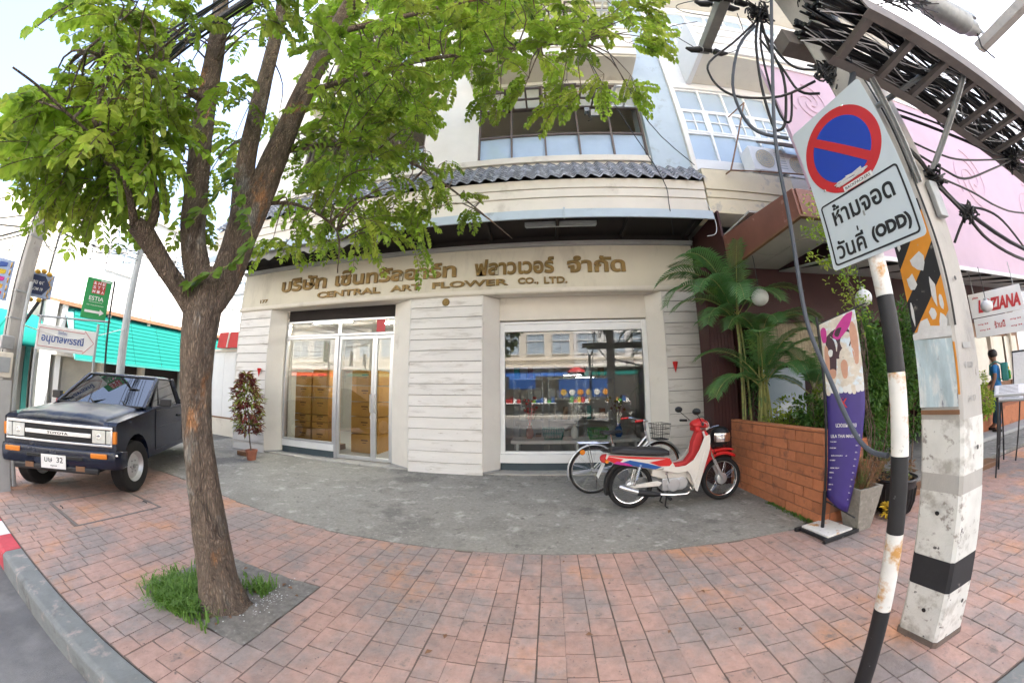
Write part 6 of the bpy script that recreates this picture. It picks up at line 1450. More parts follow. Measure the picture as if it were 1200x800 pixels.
# fork, mudguards, front rack with dark lamp
for s in (-1,1):
    mb = MB(); mb.tube([(2.03,Y0+s*.055,.80),(2.10,Y0+s*.06,.62),(2.16,Y0+s*.065,.50)],.018,8); mb.build('fork', M['chrome'], mc)
    mb = MB(); mb.tube([(2.13,Y0+s*.062,.56),(2.265,Y0+s*.062,.295)],.021,8); mb.build('fork_leg', M['alu'], mc)
def guard(x, z, r, a0, a1, w, m, nm, dz=0):
    mb = MB(); n = 14; vs = []; fs = []
    for i in range(n+1):
        a = R(a0+(a1-a0)*i/n)
        for k, (yy, dr) in enumerate(((-w,-.035),(-w*.85,0),(0,.012),(w*.85,0),(w,-.035))): vs.append((x+(r+dr)*math.cos(a), Y0+yy, z+dz+(r+dr)*math.sin(a)))
    for i in range(n):
        for k in range(4): a = i*5+k; fs.append((a,a+1,a+6,a+5))
    mb.add(vs,fs); o = mb.build(nm, M[m], mc, fix=False, ang=60); o.modifiers.new('s','SOLIDIFY').thickness = .006; return o
guard(2.265,.295,.325,55,165,.062,'red','front_mudguard',.03); guard(1.03,.295,.325,60,200,.06,'black','rear_mudguard',.01)
slab('mudguard_nose', [(2.02,.66),(2.10,.69),(2.30,.70),(2.42,.675),(2.44,.655),(2.30,.665),(2.16,.655),(2.06,.60)], Y0-.055, Y0+.055, 'red', bev=.012)
hl = thing('front_basket', (2.22,4.1,.76), 'dark full-face helmet with clear visor hanging at the front of the motorcycle', 'helmet')
mb = MB(); mb.lathe([(.001,-.13),(.08,-.125),(.115,-.08),(.128,-.01),(.118,.06),(.08,.11),(.03,.13),(.001,.132)],(2.235,Y0-.02,.855),Matrix.Rotation(.25,3,'Y'),24); mb.build('shell', M['black'], hl)
mb = MB(); n = 10; vs = []
for i in range(n+1):
    a = R(-150+130*i/n)
    for z, k in ((-.055,.131),(0,.137),(.05,.128)): vs.append((2.235+k*math.cos(a),Y0-.02+k*math.sin(a),.855+z))
mb.add(vs,[(i*3+j,i*3+3+j,i*3+4+j,i*3+1+j) for i in range(n) for j in range(2)]); mb.build('visor', M['chrome'], hl, fix=False)
hl.name = 'helmet'; ORG['helmet'] = ORG['front_basket']
mb = MB(); mb.tube([(2.04,Y0,.93),(2.14,Y0,.97),(2.22,Y0-.02,.985)],.006,5); mb.build('helmet_hook', M['chrome'], mc)
# engine, exhaust, swing arm, shock absorbers, stand
mb = MB(); mb.cyl((1.56,Y0-.12,.30),(1.56,Y0+.11,.30),.085,n=24); mb.cyl((1.68,Y0-.11,.31),(1.68,Y0+.10,.31),.075,n=24); mb.box(1.42,1.70,Y0-.09,Y0+.09,.22,.38); mb.build('engine', M['alu'], mc, bevel=.01)
mb = MB()
for k in range(8): mb.cyl((1.74+.012*k,Y0,.31),(1.747+.012*k,Y0,.31),.055,n=16)
mb.build('cylinder_fins', M['galv'], mc, kind='stuff')
mb = MB(); mb.tube([(1.80,Y0-.03,.27),(1.82,Y0-.07,.20),(1.74,Y0-.10,.165),(1.55,Y0-.125,.175),(1.35,Y0-.135,.20)],.016,8); mb.build('exhaust_pipe', M['chrome'], mc)
mb = MB(); mb.tube([(1.38,Y0-.135,.195),(1.30,Y0-.135,.205),(1.16,Y0-.138,.225),(1.08,Y0-.14,.245)],[.02,.036,.040,.038],14); mb.build('silencer', M['black'], mc)
mb = MB(); mb.tube([(1.09,Y0-.14,.243),(.95,Y0-.14,.29),(.86,Y0-.142,.325)],[.040,.038,.030],14); mb.build('silencer_end', M['chrome'], mc)
slab('chain_case', [(1.00,.31),(1.05,.36),(1.20,.365),(1.45,.35),(1.46,.29),(1.20,.27),(1.04,.25)], Y0+.09, Y0+.12, 'alu', bev=.01)
slab('swing_arm', [(1.00,.28),(1.02,.32),(1.36,.36),(1.42,.33),(1.38,.29)], Y0-.10, Y0-.075, 'mbwhite', bev=.008)
for s in (-1,1):
    mb = MB(); mb.cyl((1.06,Y0+s*.095,.32),(1.13,Y0+s*.10,.56),.016,n=10)
    for k in range(9): mb.torus((1.085+.0062*k,Y0+s*.0975,.40+.021*k),.026,.005,Matrix.Rotation(.28,3,'Y'),14,5)
    mb.build('shock_absorber', M['chrome'], mc)
mb = MB(); mb.cyl((1.48,Y0-.18,.155),(1.48,Y0+.18,.155),.012,n=8); mb.cyl((1.48,Y0-.23,.16),(1.48,Y0-.15,.16),.022,n=10); mb.cyl((1.48,Y0+.15,.16),(1.48,Y0+.23,.16),.022,n=10); mb.build('foot_rest', M['black'], mc)
mb = MB(); mb.tube([(1.50,Y0-.12,.33),(1.47,Y0-.15,.40),(1.45,Y0-.16,.46)],.008,6); mb.cyl((1.43,Y0-.19,.465),(1.47,Y0-.13,.465),.013,n=8); mb.build('kick_lever', M['chrome'], mc)
mb = MB(); mb.tube([(1.50,Y0-.06,.21),(1.46,Y0-.10,.03),(1.50,Y0-.10,.0)],.010,6); mb.tube([(1.50,Y0+.06,.21),(1.46,Y0+.10,.03),(1.50,Y0+.10,.0)],.010,6); mb.build('centre_stand', M['black'], mc)
mb = MB(); mb.loft([[Vector((x,Y0+y*w,z+q*h)) for y, q in ((-.5,-.5),(-.5,.3),(0,.55),(.5,.3),(.5,-.5))] for x, z, w, h in ((.74,.66,.15,.09),(.68,.655,.14,.09),(.655,.65,.09,.06))]); mb.build('tail_lamp', M['redshade'], mc, bevel=.01)
mb = MB(); mb.prism([(.70,Y0-.075,.60),(.70,Y0+.075,.60),(.62,Y0+.075,.42),(.62,Y0-.075,.42)],(-.004,0,.002)); mb.build('number_plate', M['whiteframe'], mc)
for s in (-1,1):
    mb = MB(); mb.cyl((.72,Y0+s*.12,.635),(.72,Y0+s*.06,.635),.022,n=10); mb.build('indicator', M['amber'], mc)

# ============================================================ BICYCLE behind the motorcycle
bc = thing('bicycle', (1.15,4.85,.007), 'silver city bicycle with basket and red grips leaning behind the motorcycle', 'bicycle', rotz=R(9), local=True)
def bw_(x, nm='wheel'):
    r = .335; mb = MB(); mb.torus((x,0,r+.018),r,.018,RX,48,8); w_ = mb.build(nm, M['tyre'], bc)
    mb = MB(); mb.torus((x,0,r+.018),r-.022,.011,RX,48,6); mb.build('rim', M['chrome'], w_)
    mb = MB(); mb.cyl((x,-.05,r+.018),(x,.05,r+.018),.022); mb.build('hub', M['alu'], w_)
    mb = MB()
    for k in range(28):
        a = 2*math.pi*k/28; b = a+(.3 if k % 2 else -.3); mb.tube([(x+.02*math.cos(a),.03*(-1)**(k//2),r+.018+.02*math.sin(a)),(x+(r-.025)*math.cos(b),0,r+.018+(r-.025)*math.sin(b))],.0013,4)
    mb.build('spokes', M['chrome'], w_, kind='stuff')
    mb = MB(); a0, a1 = (10,200) if x < 0 else (20,160); n = 18; vs = []
    for i in range(n+1):
        a = R(a0+(a1-a0)*i/n)
        for yy, dr in ((-.028,-.012),(0,.004),(.028,-.012)): vs.append((x+(r+.045+dr)*math.cos(a),yy,r+.018+(r+.045+dr)*math.sin(a)))
    mb.add(vs,[(i*3+j,i*3+j+1,i*3+j+4,i*3+j+3) for i in range(n) for j in range(2)]); o = mb.build('mudguard', M['alu'], bc, fix=False, ang=60); o.modifiers.new('s','SOLIDIFY').thickness = .003
bw_(-.50); bw_(.55)
def bt_(name, pts, r, m='alu', par=None): mb = MB(); mb.tube(pts,r,8); return mb.build(name, M[m], par or bc)
bt_('seat_tube',[(-.06,0,.28),(-.20,0,.72)],.016); bt_('down_tube',[(-.06,0,.28),(.36,0,.72)],.020); bt_('top_tube',[(-.13,0,.48),(.10,0,.55),(.34,0,.80)],.018)
bt_('head_tube',[(.38,0,.66),(.32,0,.88)],.020)
for s in (-1,1):
    bt_('chain_stay',[(-.06,s*.02,.28),(-.50,s*.055,.353)],.009); bt_('seat_stay',[(-.18,s*.02,.66),(-.50,s*.055,.353)],.008)
    bt_('fork',[(.385,s*.03,.66),(.43,s*.045,.55),(.55,s*.05,.353)],.011)
bt_('seat_post',[(-.20,0,.70),(-.235,0,.86)],.013,'chrome')
mb = MB(); mb.loft([[Vector((x,y*w,.885+z)) for y, z in ((-.5,-.02),(-.4,.022),(0,.03),(.4,.022),(.5,-.02))] for x, w in ((-.37,.20),(-.32,.24),(-.24,.19),(-.12,.06),(-.06,.04))]); mb.build('saddle', M['black'], bc, bevel=.01)
bt_('stem',[(.32,0,.88),(.295,0,1.02)],.013,'chrome')
hb = bt_('handlebar',[(.06,-.27,1.05),(.20,-.26,1.06),(.30,-.12,1.03),(.31,0,1.02),(.30,.12,1.03),(.20,.26,1.06),(.06,.27,1.05)],.011,'chrome')
for s in (-1,1): bt_('grip',[(.04,s*.27,1.05),(.16,s*.265,1.057)],.017,'redshade',hb)
mb = MB()
for z, k in ((.74,.8),(.82,.88),(.90,.95),(.97,1.0)):
    w = .15*k; l = .11*k; mb.tube([(.56-l,-w,z),(.56+l,-w,z),(.56+l,w,z),(.56-l,w,z),(.56-l,-w,z)],.005,5)
for i in range(9):
    u = -1+.25*i
    for s in (-1,1): mb.tube([(.56+s*.088,u*.12,.74),(.56+s*.11,u*.15,.97)],.003,4)
for i in range(6):
    u = -1+.4*i
    for s in (-1,1): mb.tube([(.56+u*.088,s*.12,.74),(.56+u*.11,s*.15,.97)],.003,4)
mb.box(.47,.65,-.12,.12,.735,.742); mb.build('basket', M['plastic_grey'], bc)
mb = MB()
for y in (-.06,0,.06): mb.tube([(-.72,y,.755),(-.28,y,.745)],.005,5)
for x in (-.72,-.5,-.28): mb.tube([(x,-.06,.75),(x,.06,.75)],.005,5)
for s in (-1,1): mb.tube([(-.58,s*.06,.75),(-.50,s*.06,.36)],.005,5)
mb.build('luggage_rack', M['chrome'], bc)
mb = MB(); mb.lathe([(.085,-.006),(.09,0),(.085,.006),(.06,.004),(.0,.004)],(-.06,-.05,.28),RX,26); mb.tube([(-.06,-.06,.28),(-.02,-.07,.12)],.008,5); mb.box(-.07,.03,-.14,-.07,.11,.13); mb.tube([(-.06,.06,.28),(-.10,.07,.44)],.008,5); mb.build('crank', M['galv'], bc)
mb = MB(); mb.lathe([(.04,0),(.035,.012),(.0,.014)],(-.66,-.02,.62),RX,14); mb.build('reflector', M['amber'], bc)
mb = MB(); mb.tube([(-.42,.06,.34),(-.40,.16,.0)],.008,6); mb.build('side_stand', M['chrome'], bc)

# ============================================================ PERSON with a backpack at the far shopfront
pn = thing('person', (9.35,4.05,.1), 'person in blue T-shirt and jeans with green and yellow backpack, seen from behind', 'person', rotz=R(20), local=True)
def skinned(name, nodes, edges, m, parent, lv=2):
    me = bpy.data.meshes.new(name); me.from_pydata([n[0] for n in nodes],[],[]) if False else me.from_pydata([n[:3] for n in nodes],edges,[])
    o = bpy.data.objects.new(name, me); COL.objects.link(o); me.materials.append(M[m])
    md = o.modifiers.new('skin','SKIN'); md.use_smooth_shade = True
    for i, n in enumerate(nodes):
        r = n[3]; me.skin_vertices[0].data[i].radius = (r, n[4] if len(n) > 4 else r)
    me.skin_vertices[0].data[0].use_root = True
    sb_ = o.modifiers.new('sub','SUBSURF'); sb_.levels = sb_.render_levels = lv
    if parent: o.parent = parent
    return o
# facing +y (away, towards the shopfront); x is the person's right-left
N_ = [(0,0,.86,.14,.10),(0,0,1.0,.13,.09),(0,.01,1.15,.15,.10),(0,.0,1.30,.15,.09),(0,0,1.36,.06),(0,.01,1.43,.05),(0,.03,1.50,.085,.10),(0,.03,1.58,.08,.09),
      (-.17,0,1.29,.055),(-.24,.01,1.08,.042),(-.25,.09,.88,.034),(-.25,.12,.80,.03),(.17,0,1.29,.055),(.24,.01,1.08,.042),(.22,.16,.95,.034),(.19,.22,.93,.03),
      (-.09,0,.78,.085),(-.10,.02,.45,.06),(-.10,-.02,.10,.045),(-.11,.08,.035,.035),(.09,0,.78,.085),(.12,.05,.45,.06),(.14,.10,.10,.045),(.15,.20,.035,.035)]
E_ = [(0,1),(1,2),(2,3),(3,4),(4,5),(5,6),(6,7),(3,8),(8,9),(9,10),(10,11),(3,12),(12,13),(13,14),(14,15),(0,16),(16,17),(17,18),(18,19),(0,20),(20,21),(21,22),(22,23)]
skinned('body', N_, E_, 'skin', pn)
def cl_(nodes, edges, m, nm, k=1.14): return skinned(nm, [(n[0],n[1],n[2])+tuple(r*k for r in n[3:]) for n in nodes], edges, m, pn)
cl_([N_[1],(0,0,.88,.135,.10),N_[2],N_[3],(0,0,1.345,.075),N_[8],(-.225,.005,1.14,.052),N_[12],(.225,.005,1.14,.052)],[(0,1),(0,2),(2,3),(3,4),(3,5),(5,6),(3,7),(7,8)],'shirt','shirt',1.13)
cl_([(0,0,.90,.14,.10),N_[16],N_[17],(-.10,-.015,.12,.055),N_[20],N_[21],(.14,.09,.12,.055)],[(0,1),(1,2),(2,3),(0,4),(4,5),(5,6)],'jeans','jeans',1.12)
mb = MB(); mb.lathe([(.001,.105),(.06,.095),(.095,.05),(.10,0),(.09,-.04),(.08,-.06)],(0,.015,1.545),Matrix.Rotation(-.2,3,'X'),18); mb.build('hair', M['hair'], pn)
for x in (-.115,.155):
    mb = MB(); mb.loft([[Vector((x+a*.05,.02+b*.13+(.08 if x > 0 else -.02),c)) for a, b in ((-1,-.5),(1,-.5),(1,.6),(.6,1),(-.6,1),(-1,.6))] for c in (.0,.05)]); mb.build('shoe', M['black'], pn, bevel=.01)
for s in (-1,1):
    for k in range(4):
        xx = -.25 if s < 0 else .19; yy = .12 if s < 0 else .24; zz = .775 if s < 0 else .925; mb = MB(); mb.tube([(xx+(k-1.5)*.013*(1 if s > 0 else .3),yy+(k-1.5)*.013*(.9 if s < 0 else .1),zz+.02),(xx+(k-1.5)*.014,yy+(k-1.5)*.012+.01,zz-.03-.006*(k in (1,2))),(xx+(k-1.5)*.013,yy+.03,zz-.055)],[.008,.007,.005],6); mb.build('finger', M['skin'], pn)
    mb = MB(); mb.tube([(xx+.02,yy-.02,zz+.01),(xx+.035,yy+.0,zz-.025)],[.009,.006],6); mb.build('thumb', M['skin'], pn)
bpk = thing('backpack', (9.35,4.05,1.2), 'small teal and green backpack with yellow panels worn by the person', 'backpack', rotz=R(20), local=True)
bpk.location = (9.35,4.05,.1)
mb = MB(); mb.box(-.14,.14,-.26,-.115,1.0,1.36); mb.build('bag_body', M['teal_dark'], bpk, bevel=.035, seg=3)
mb = MB(); mb.box(-.11,.11,-.30,-.262,1.02,1.20); mb.build('front_pocket', M['green'], bpk, bevel=.015)
mb = MB(); mb.box(-.13,.13,-.275,-.262,1.22,1.27); mb.box(-.12,.12,-.305,-.301,1.06,1.10); mb.build('yellow_panel', M['yellow'], bpk, bevel=.003)
for s in (-1,1):
    mb = MB(); mb.tube([(s*.10,-.12,1.34),(s*.11,-.02,1.40),(s*.10,.10,1.33),(s*.11,.12,1.15),(s*.12,-.10,1.02)],.014,6); mb.build('strap', M['teal_dark'], bpk)
# ============================================================ NEAR UTILITY POLE, TRAFFIC SIGN, CABLES
up = thing('utility_pole', (2.2,1.21,0), 'thick square concrete pole with black band, hazard stripes and weathered posters, near right', 'pole')
A0, A1 = Vector((2.083,1.088,0)), Vector((2.043,1.318,0)); B0, B1 = Vector((2.358,1.105,0)), Vector((2.318,1.335,0))
cc = (A0+A1+B0+B1)/4
def pring(z, k=0.0):
    s = 1-.010*z+k; Q = [A0,B0,B1,A1]; out = []
    for i, q in enumerate(Q):
        pv, nx_ = Q[i-1], Q[(i+1) % 4]
        for t in (pv, nx_): out.append(cc+(q+(t-q).normalized()*.016-cc)*s+Vector((0,0,z)))
    return out
def pseg(z0, z1, m, name, k=0.0, n=1, **kw):
    mb = MB(); mb.loft([pring(z0+(z1-z0)*i/n, k) for i in range(n+1)]); return mb.build(name, M[m], up, ang=20, **kw)
shaft = pseg(-.1, 7.6, 'polecon', 'shaft', 0, 6)
pseg(.03,.325,'polewhite','painted_band',.012); pseg(.328,.50,'poleblack','painted_band',.013); pseg(.503,.86,'polewhite','painted_band',.012)
pseg(.955,1.235,'polewhite','painted_band',.010)
pseg(-.02,.035,'mortar','mortar_collar',.06)
# faces: left face A0->A1 seen from the shop side of the viewer, front face A0->B0
def face(u, z, P_=A0, Q_=A1, off=.004):
    s = 1-.010*z; a = cc+(P_-cc)*s*1.012; b = cc+(Q_-cc)*s*1.012; d = (b-a).normalized(); n = Vector((d.y,-d.x,0))
    if n.dot(Vector((-cc.x,-cc.y,0))) < 0: n = -n
    return a.lerp(b, u)+n*off+Vector((0,0,z))
def clip_band(z0, z1, zlo, zhi):
    """quad between lines z = z0 + s*u and z = z1 + s*u clipped to zlo..zhi"""
    return z0, z1
def fpoly(pts, m, name, off=.004, P_=A0, Q_=A1, th=.0015):
    Z = [face(1-u, z, P_, Q_, off) for u, z in pts]; n = (Z[1]-Z[0]).cross(Z[2]-Z[1]).normalized(); vv = Vector((-cc.x,-cc.y,0)); 
    if n.dot(vv) < 0: n = -n
    mb = MB(); mb.prism(Z, -n*th); return mb.build(name, M[m], up)
def clipz(poly, lo, hi):
    for (lim, sgn_) in ((lo,1),(hi,-1)):
        out = []
        for i in range(len(poly)):
            a, b = poly[i-1], poly[i]; ia, ib = (a[1]-lim)*sgn_ >= 0, (b[1]-lim)*sgn_ >= 0
            if ia != ib: t = (lim-a[1])/(b[1]-a[1]); out.append((a[0]+(b[0]-a[0])*t, lim))
            if ib: out.append(b)
        poly = out
        if not poly: return []
    return poly
zlo, zhi, st_ = 1.70, 2.40, .185
for k in range(8):
    z = zlo-.05+k*st_; p = clipz([(.03,z-.15),(.97,z+.13),(.97,z+.13+st_),(.03,z-.15+st_)], zlo, zhi)
    if len(p) > 2: fpoly(p, 'orange' if k % 2 == 0 else 'poleblack', 'hazard_stripe', .005)
rr = random.Random(8)
for (u, z, w, h) in ((.55,2.07,.42,.11),(.25,1.97,.32,.09),(.72,1.90,.14,.17),(.35,1.71,.45,.10),(.62,1.78,.22,.06),(.12,1.80,.08,.16),(.85,1.83,.10,.12),(.80,1.72,.2,.1),(.15,2.18,.1,.05)):
    p = [(min(.97,max(.03,u+w/2*math.cos(a)*rr.uniform(.6,1.15))), z+h/2*math.sin(a)*rr.uniform(.6,1.2)) for a in [i*math.pi/4+.3 for i in range(8)]]; fpoly(p, 'paper', 'torn_paper', .008)
ps = fpoly([(.04,1.30),(.93,1.30),(.93,1.64),(.04,1.66)], 'poster', 'weathered_poster', .008)
fpoly([(.94,1.36),(.985,1.36),(.985,1.62),(.94,1.62)], 'orange', 'poster_strip', .006)
fpoly([(.03,1.66),(.95,1.65),(.95,1.70),(.5,1.72),(.03,1.69)], 'paper', 'torn_paper', .006)
fpoly([(.05,1.262),(.95,1.262),(.95,1.285),(.05,1.285)], 'wood', 'poster_edge', .007)
# front face: faint stencil marks and bolt holes
for z, s_ in ((1.50,'F 1520'),(1.33,'74 17'),(1.60,'1')):
    c_ = face(.45,z,A0,B0,.003); text(s_, .10,.03, c_, (B0-A0), Z3, M['greywall'], up, 'stencil', .001)
for (P_, Q_, u, z) in ((A0,B0,.62,.24),(A0,A1,.45,.20),(A0,A1,.5,.75),(A0,B0,.55,1.08),(A0,B0,.45,1.95),(A0,A1,.6,2.9)):
    c_ = face(u,z,P_,Q_,.012); d = (Q_-P_).normalized(); n = Vector((d.y,-d.x,0)); Mx = Matrix((d,Vector((0,0,1)),n)).transposed()
    mb = MB(); mb.lathe([(.012,0),(.012,.002),(.0,.002)],c_-n*.0,Mx,12); mb.build('bolt_hole', M['ink'], up)
mb = MB(); mb.tube([face(.02,z*.1,A0,B0,.014+.004*math.sin(z*.7)) for z in range(17,46)],.006,5); mb.build('pole_cable', M['cable'], up)
mb = MB(); mb.box(2.22,2.30,1.06,1.092,2.30,2.52); mb.build('cable_clamp', M['galv'], up, bevel=.005)

# cable ladder over the pavement edge
cl2 = thing('cable_ladder', (3,.83,3.2), 'long rusty steel cable ladder full of black cables braced to the near pole', 'cable tray')
ZL = 2.99
def yl(x, q): return (.80+.107*x*.55 if q else .48+.085*x*.9)-0*x if False else ((.72+.108*x) if q else (.465+.062*x))
cl2.location = (3,.83,2.99); ORG[cl2.name] = Vector((3,.83,2.99))
def rail_(q, dy, z0, z1, w, nm='rail', m='rusty'):
    mb = MB(); X0, X1 = 1.48, 8.5; a, b = Vector((X0,yl(X0,q)+dy,0)), Vector((X1,yl(X1,q)+dy,0))
    mb.prism([a+Vector((0,-w/2,z0)),a+Vector((0,w/2,z0)),a+Vector((0,w/2,z1)),a+Vector((0,-w/2,z1))], b-a); return mb.build(nm, M[m], cl2, smooth=False)
for q in (0,1):
    rail_(q,0,ZL,ZL+.095,.008); rail_(q,.02 if q == 0 else -.02,ZL-.004,ZL-.0005,.05,'rail_flange'); rail_(q,.02 if q == 0 else -.02,ZL+.0955,ZL+.100,.05,'rail_flange')
for k in range(20):
    x = 1.52+k*.33; mb = MB(); mb.box(x,x+.045,yl(x,0)+.02,yl(x,1)-.02,ZL+.004,ZL+.035); mb.build('rung', M['rusty'], cl2)
for (a, b) in (((1.80,.89,ZL+.02),(2.14,1.08,2.50)),((2.42,yl(2.42,0)+.03,ZL+.05),(2.34,1.10,ZL-.40)),((2.30,yl(2.3,0)+.03,ZL+.10),(2.05,1.08,ZL+.02))):
    mb = MB(); mb.beam(a,b,.04,.008,(1,0,0)); mb.beam(a,b,.008,.04,(1,0,0)); mb.build('brace', M['galv'], cl2)
mb = MB(); rr = random.Random(17)
def lane(x, f): return yl(x,0)+.025+(yl(x,1)-yl(x,0)-.05)*min(1,max(0,f))
for k in range(44):
    f = rr.random(); z = ZL+.045+rr.uniform(0,.13); r = rr.uniform(.005,.012)
    mb.tube(smoothpts([(x, lane(x,f+rr.gauss(0,.09)), z+rr.uniform(-.01,.015)) for x in [1.3+q*.55 for q in range(14)]],3), r, 5)
mb.build('cable_bundle', [M['cable']], label='thick bundle of black cables lying in the overhead cable ladder', cat='cables', kind='stuff')
mb = MB()
for k in range(12):
    f = rr.random(); z = ZL+.04+rr.uniform(0,.05); mb.tube(smoothpts([(x, lane(x,f+rr.gauss(0,.22)), z+rr.uniform(-.02,.02)) for x in [1.3+q*.4 for q in range(18)]],3), .003, 4)
mb.build('thin_wires', [M['paper']], label='thin pale wires strewn among the black cables of the ladder', cat='wires', kind='stuff')

# heavy steel crossarm and line hardware
ca = thing('crossarm', (1.68,.4,4.6), 'square steel crossarm with black dead-end clamps high above the sign', 'crossarm')
mb = MB(); mb.box(1.63,1.73,-.6,2.02,4.58,4.68); mb.build('arm', M['galv'], ca, bevel=.006)
mb = MB(); mb.beam((1.73,1.2,4.63),(2.12,1.2,4.63),.07,.07); mb.build('tie_piece', M['galv'], ca)
for k, (y, z) in enumerate(((1.96,4.56),(1.55,4.70),(1.42,4.56),(1.2,4.70),(1.05,4.57))):
    for s in (-1,1):
        mb = MB(); mb.tube([(1.68,y,z),(1.68+s*.07,y,z),(1.68+s*.08,y,z),(1.68+s*.16,y+.01,z-.005),(1.68+s*.22,y,z)],[.016,.022,.034,.028,.012],10); mb.build('dead_end_clamp', M['black'], ca)
        mb = MB(); mb.torus((1.68+s*.05,y,z),.022,.006,RY,12,5); mb.build('clamp_ring', M['galv'], ca)
def cable(pts, r, name, lab, m='cable', sub=4, cat='cable', group='loose cables and wires', n=6):
    mb = MB(); mb.tube(smoothpts(pts, sub), r, n); return mb.build(name, M[m], label=lab, cat=cat, group=group)
cable([(1.89,1.13,4.4),(1.73,1.36,3.75),(1.58,1.54,3.05),(1.52,1.59,2.44),(1.47,1.57,1.85),(1.47,1.43,1.47),(1.46,1.29,1.24),(1.47,1.20,1.16),(1.475,1.11,1.15)],.0125,'drooping_cable','thick grey-black cable sagging from the crossarm to the striped post','cable_grey',6,n=10)
cable([(1.9,1.46,4.36),(1.7,1.62,4.22),(1.48,1.76,4.08),(1.45,1.79,3.93),(1.48,1.76,3.73),(1.57,1.68,3.57),(1.79,1.53,3.47),(1.99,1.35,3.49)],.010,'cable_loop','widest leftmost cable loop hanging beside the near pole')
cable([(1.88,1.49,4.32),(1.71,1.61,4.14),(1.55,1.7,3.73),(1.53,1.71,3.41),(1.58,1.67,3.21),(1.74,1.58,3.1)],.013,'cable_loop','long cable loop ending left of the round sign','cable_grey')
cable([(1.92,1.44,4.39),(1.84,1.54,4.14),(1.76,1.63,3.69),(1.73,1.66,3.31),(1.75,1.64,3.23),(1.8,1.59,3.3),(1.88,1.5,3.67),(1.89,1.48,4.07),(1.93,1.43,4.39)],.012,'cable_loop','narrow U-shaped cable loop left of the round sign')
cable([(1.95,1.42,4.4),(1.86,1.52,4.1),(1.80,1.58,3.7),(1.78,1.60,3.35),(1.82,1.57,3.27),(1.88,1.50,3.5)],.010,'cable_loop','second U-shaped cable loop nested in the narrow one')
cable([(1.9,1.47,4.23),(1.91,1.45,3.87),(1.95,1.4,3.67),(2.06,1.30,3.58)],.010,'cable_loop','upper short cable curving into the knot on the near pole')
cable([(1.87,1.51,4.16),(1.89,1.48,3.77),(1.94,1.48,3.51),(2.01,1.38,3.40)],.010,'cable_loop','lower short cable curving into the knot on the near pole')
for k, (P_, l_) in enumerate((
  ([(1.58,1.6,4.56),(1.35,1.62,4.62),(1.30,1.58,4.66),(1.55,1.42,4.56)],'small wire loop left of the crossarm, upper'),
  ([(1.58,1.96,4.56),(1.40,1.92,4.66),(1.34,1.90,4.74),(1.36,1.88,4.80),(1.55,1.75,4.7)],'small wire loop left of the crossarm, lower'),
  ([(1.90,1.96,4.56),(2.0,1.9,4.58),(2.05,1.8,4.66),(1.9,1.6,4.7)],'small wire loop right of the crossarm'))):
    cable(P_, .004, 'wire_loop', l_, group='loose cables and wires')
# wires running right from the pole
for P_, r, l_ in (
  ([(2.35,1.13,3.13),(3.01,1.08,3.08),(4.07,1.02,3.06),(7,.95,3.3)],.008,'topmost straight cable running right from the near pole'),
  ([(2.36,1.12,3.06),(3.01,1.08,3.01),(3.86,1.04,2.99),(7,.98,3.25)],.011,'second straight cable running right just below the topmost'),
  ([(2.35,1.13,2.86),(2.58,1.1,2.8),(2.9,1.08,2.81),(3.66,1.01,2.95)],.007,'third cable on the right, nearly level before the far knot'),
  ([(2.35,1.13,2.77),(2.57,1.11,2.69),(2.79,1.09,2.65),(3.13,1.03,2.75),(3.66,1.01,2.94)],.008,'fourth cable on the right, dipping then rising to the far knot'),
  ([(2.0,1.17,3.05),(2.12,1.12,2.86),(2.22,1.07,2.67),(2.35,1.09,2.57),(2.77,1.15,2.44),(3.62,1.15,2.27),(5,1.15,2.3)],.014,'thick bundled cable descending right through both splices'),
  ([(2.30,1.08,2.54),(2.77,1.16,2.42),(3.17,1.22,2.31),(3.81,1.23,2.23),(5,1.3,2.3)],.012,'lower thick cable sagging below both splices'),
  ([(2.77,1.14,2.47),(2.91,1.08,2.44),(3.12,1.07,2.39),(3.62,1.15,2.29)],.008,'cable arching up right of the second splice'),
  ([(2.37,1.07,2.57),(2.8,1.08,2.55),(3.22,1.1,2.52),(3.84,1.13,2.58),(5.5,1.1,2.8)],.007,'twisted cable sagging right between the splices and the pink billboard')):
    cable(P_, r, 'cable', l_)
rr = random.Random(23)
def knot(c, r, lab, n=12, L=.06):
    t = thing('cable_splice', c, lab, 'splice', 'tangled splices on the cables'); mb = MB(); c = Vector(c)
    for k in range(n):
        P_ = [c+Vector((rr.gauss(0,r),rr.gauss(0,r*.8),rr.gauss(0,r))) for _ in range(5)]; mb.tube(smoothpts(P_,3),.005+.003*rr.random(),5)
    mb.build('tangle', M['cable'], t, kind='stuff'); mb = MB(); mb.cyl(c+Vector((-L,0,L*.5)),c+Vector((L,0,-L*.5)),r*.55,n=10); mb.build('sleeve', M['plastic_grey'], t, bevel=.005); return t
knot((2.33,1.07,2.57),.035,'tangled cable splice on the right face of the near pole'); knot((2.77,1.15,2.435),.03,'tangled cable splice in mid air just right of the near pole')
knot((3.72,1.02,2.97),.06,'tangled cable splice at the right edge in front of the billboard'); knot((2.03,1.26,3.50),.05,'bushy tangle of cut wires left of the near pole above the round sign',26)
knot((1.93,1.42,4.42),.05,'dense knot of blue and black cables at the top of the hanging loops',24)
cable([(2.77,1.17,2.42),(2.74,1.22,2.35),(2.71,1.27,2.27)],.010,'cable_tail','short taped cable tail hanging below the mid-air splice')
mb = MB()
for k in range(9):
    x = 2.42+k*.085; mb.torus((x,1.03+rr.gauss(0,.01),3.10+rr.gauss(0,.02)),.075+rr.uniform(-.015,.02),.006,Matrix.Rotation(R(90+rr.uniform(-30,30)),3,'X')@Matrix.Rotation(R(rr.uniform(-50,50)),3,'Y'),22,5)
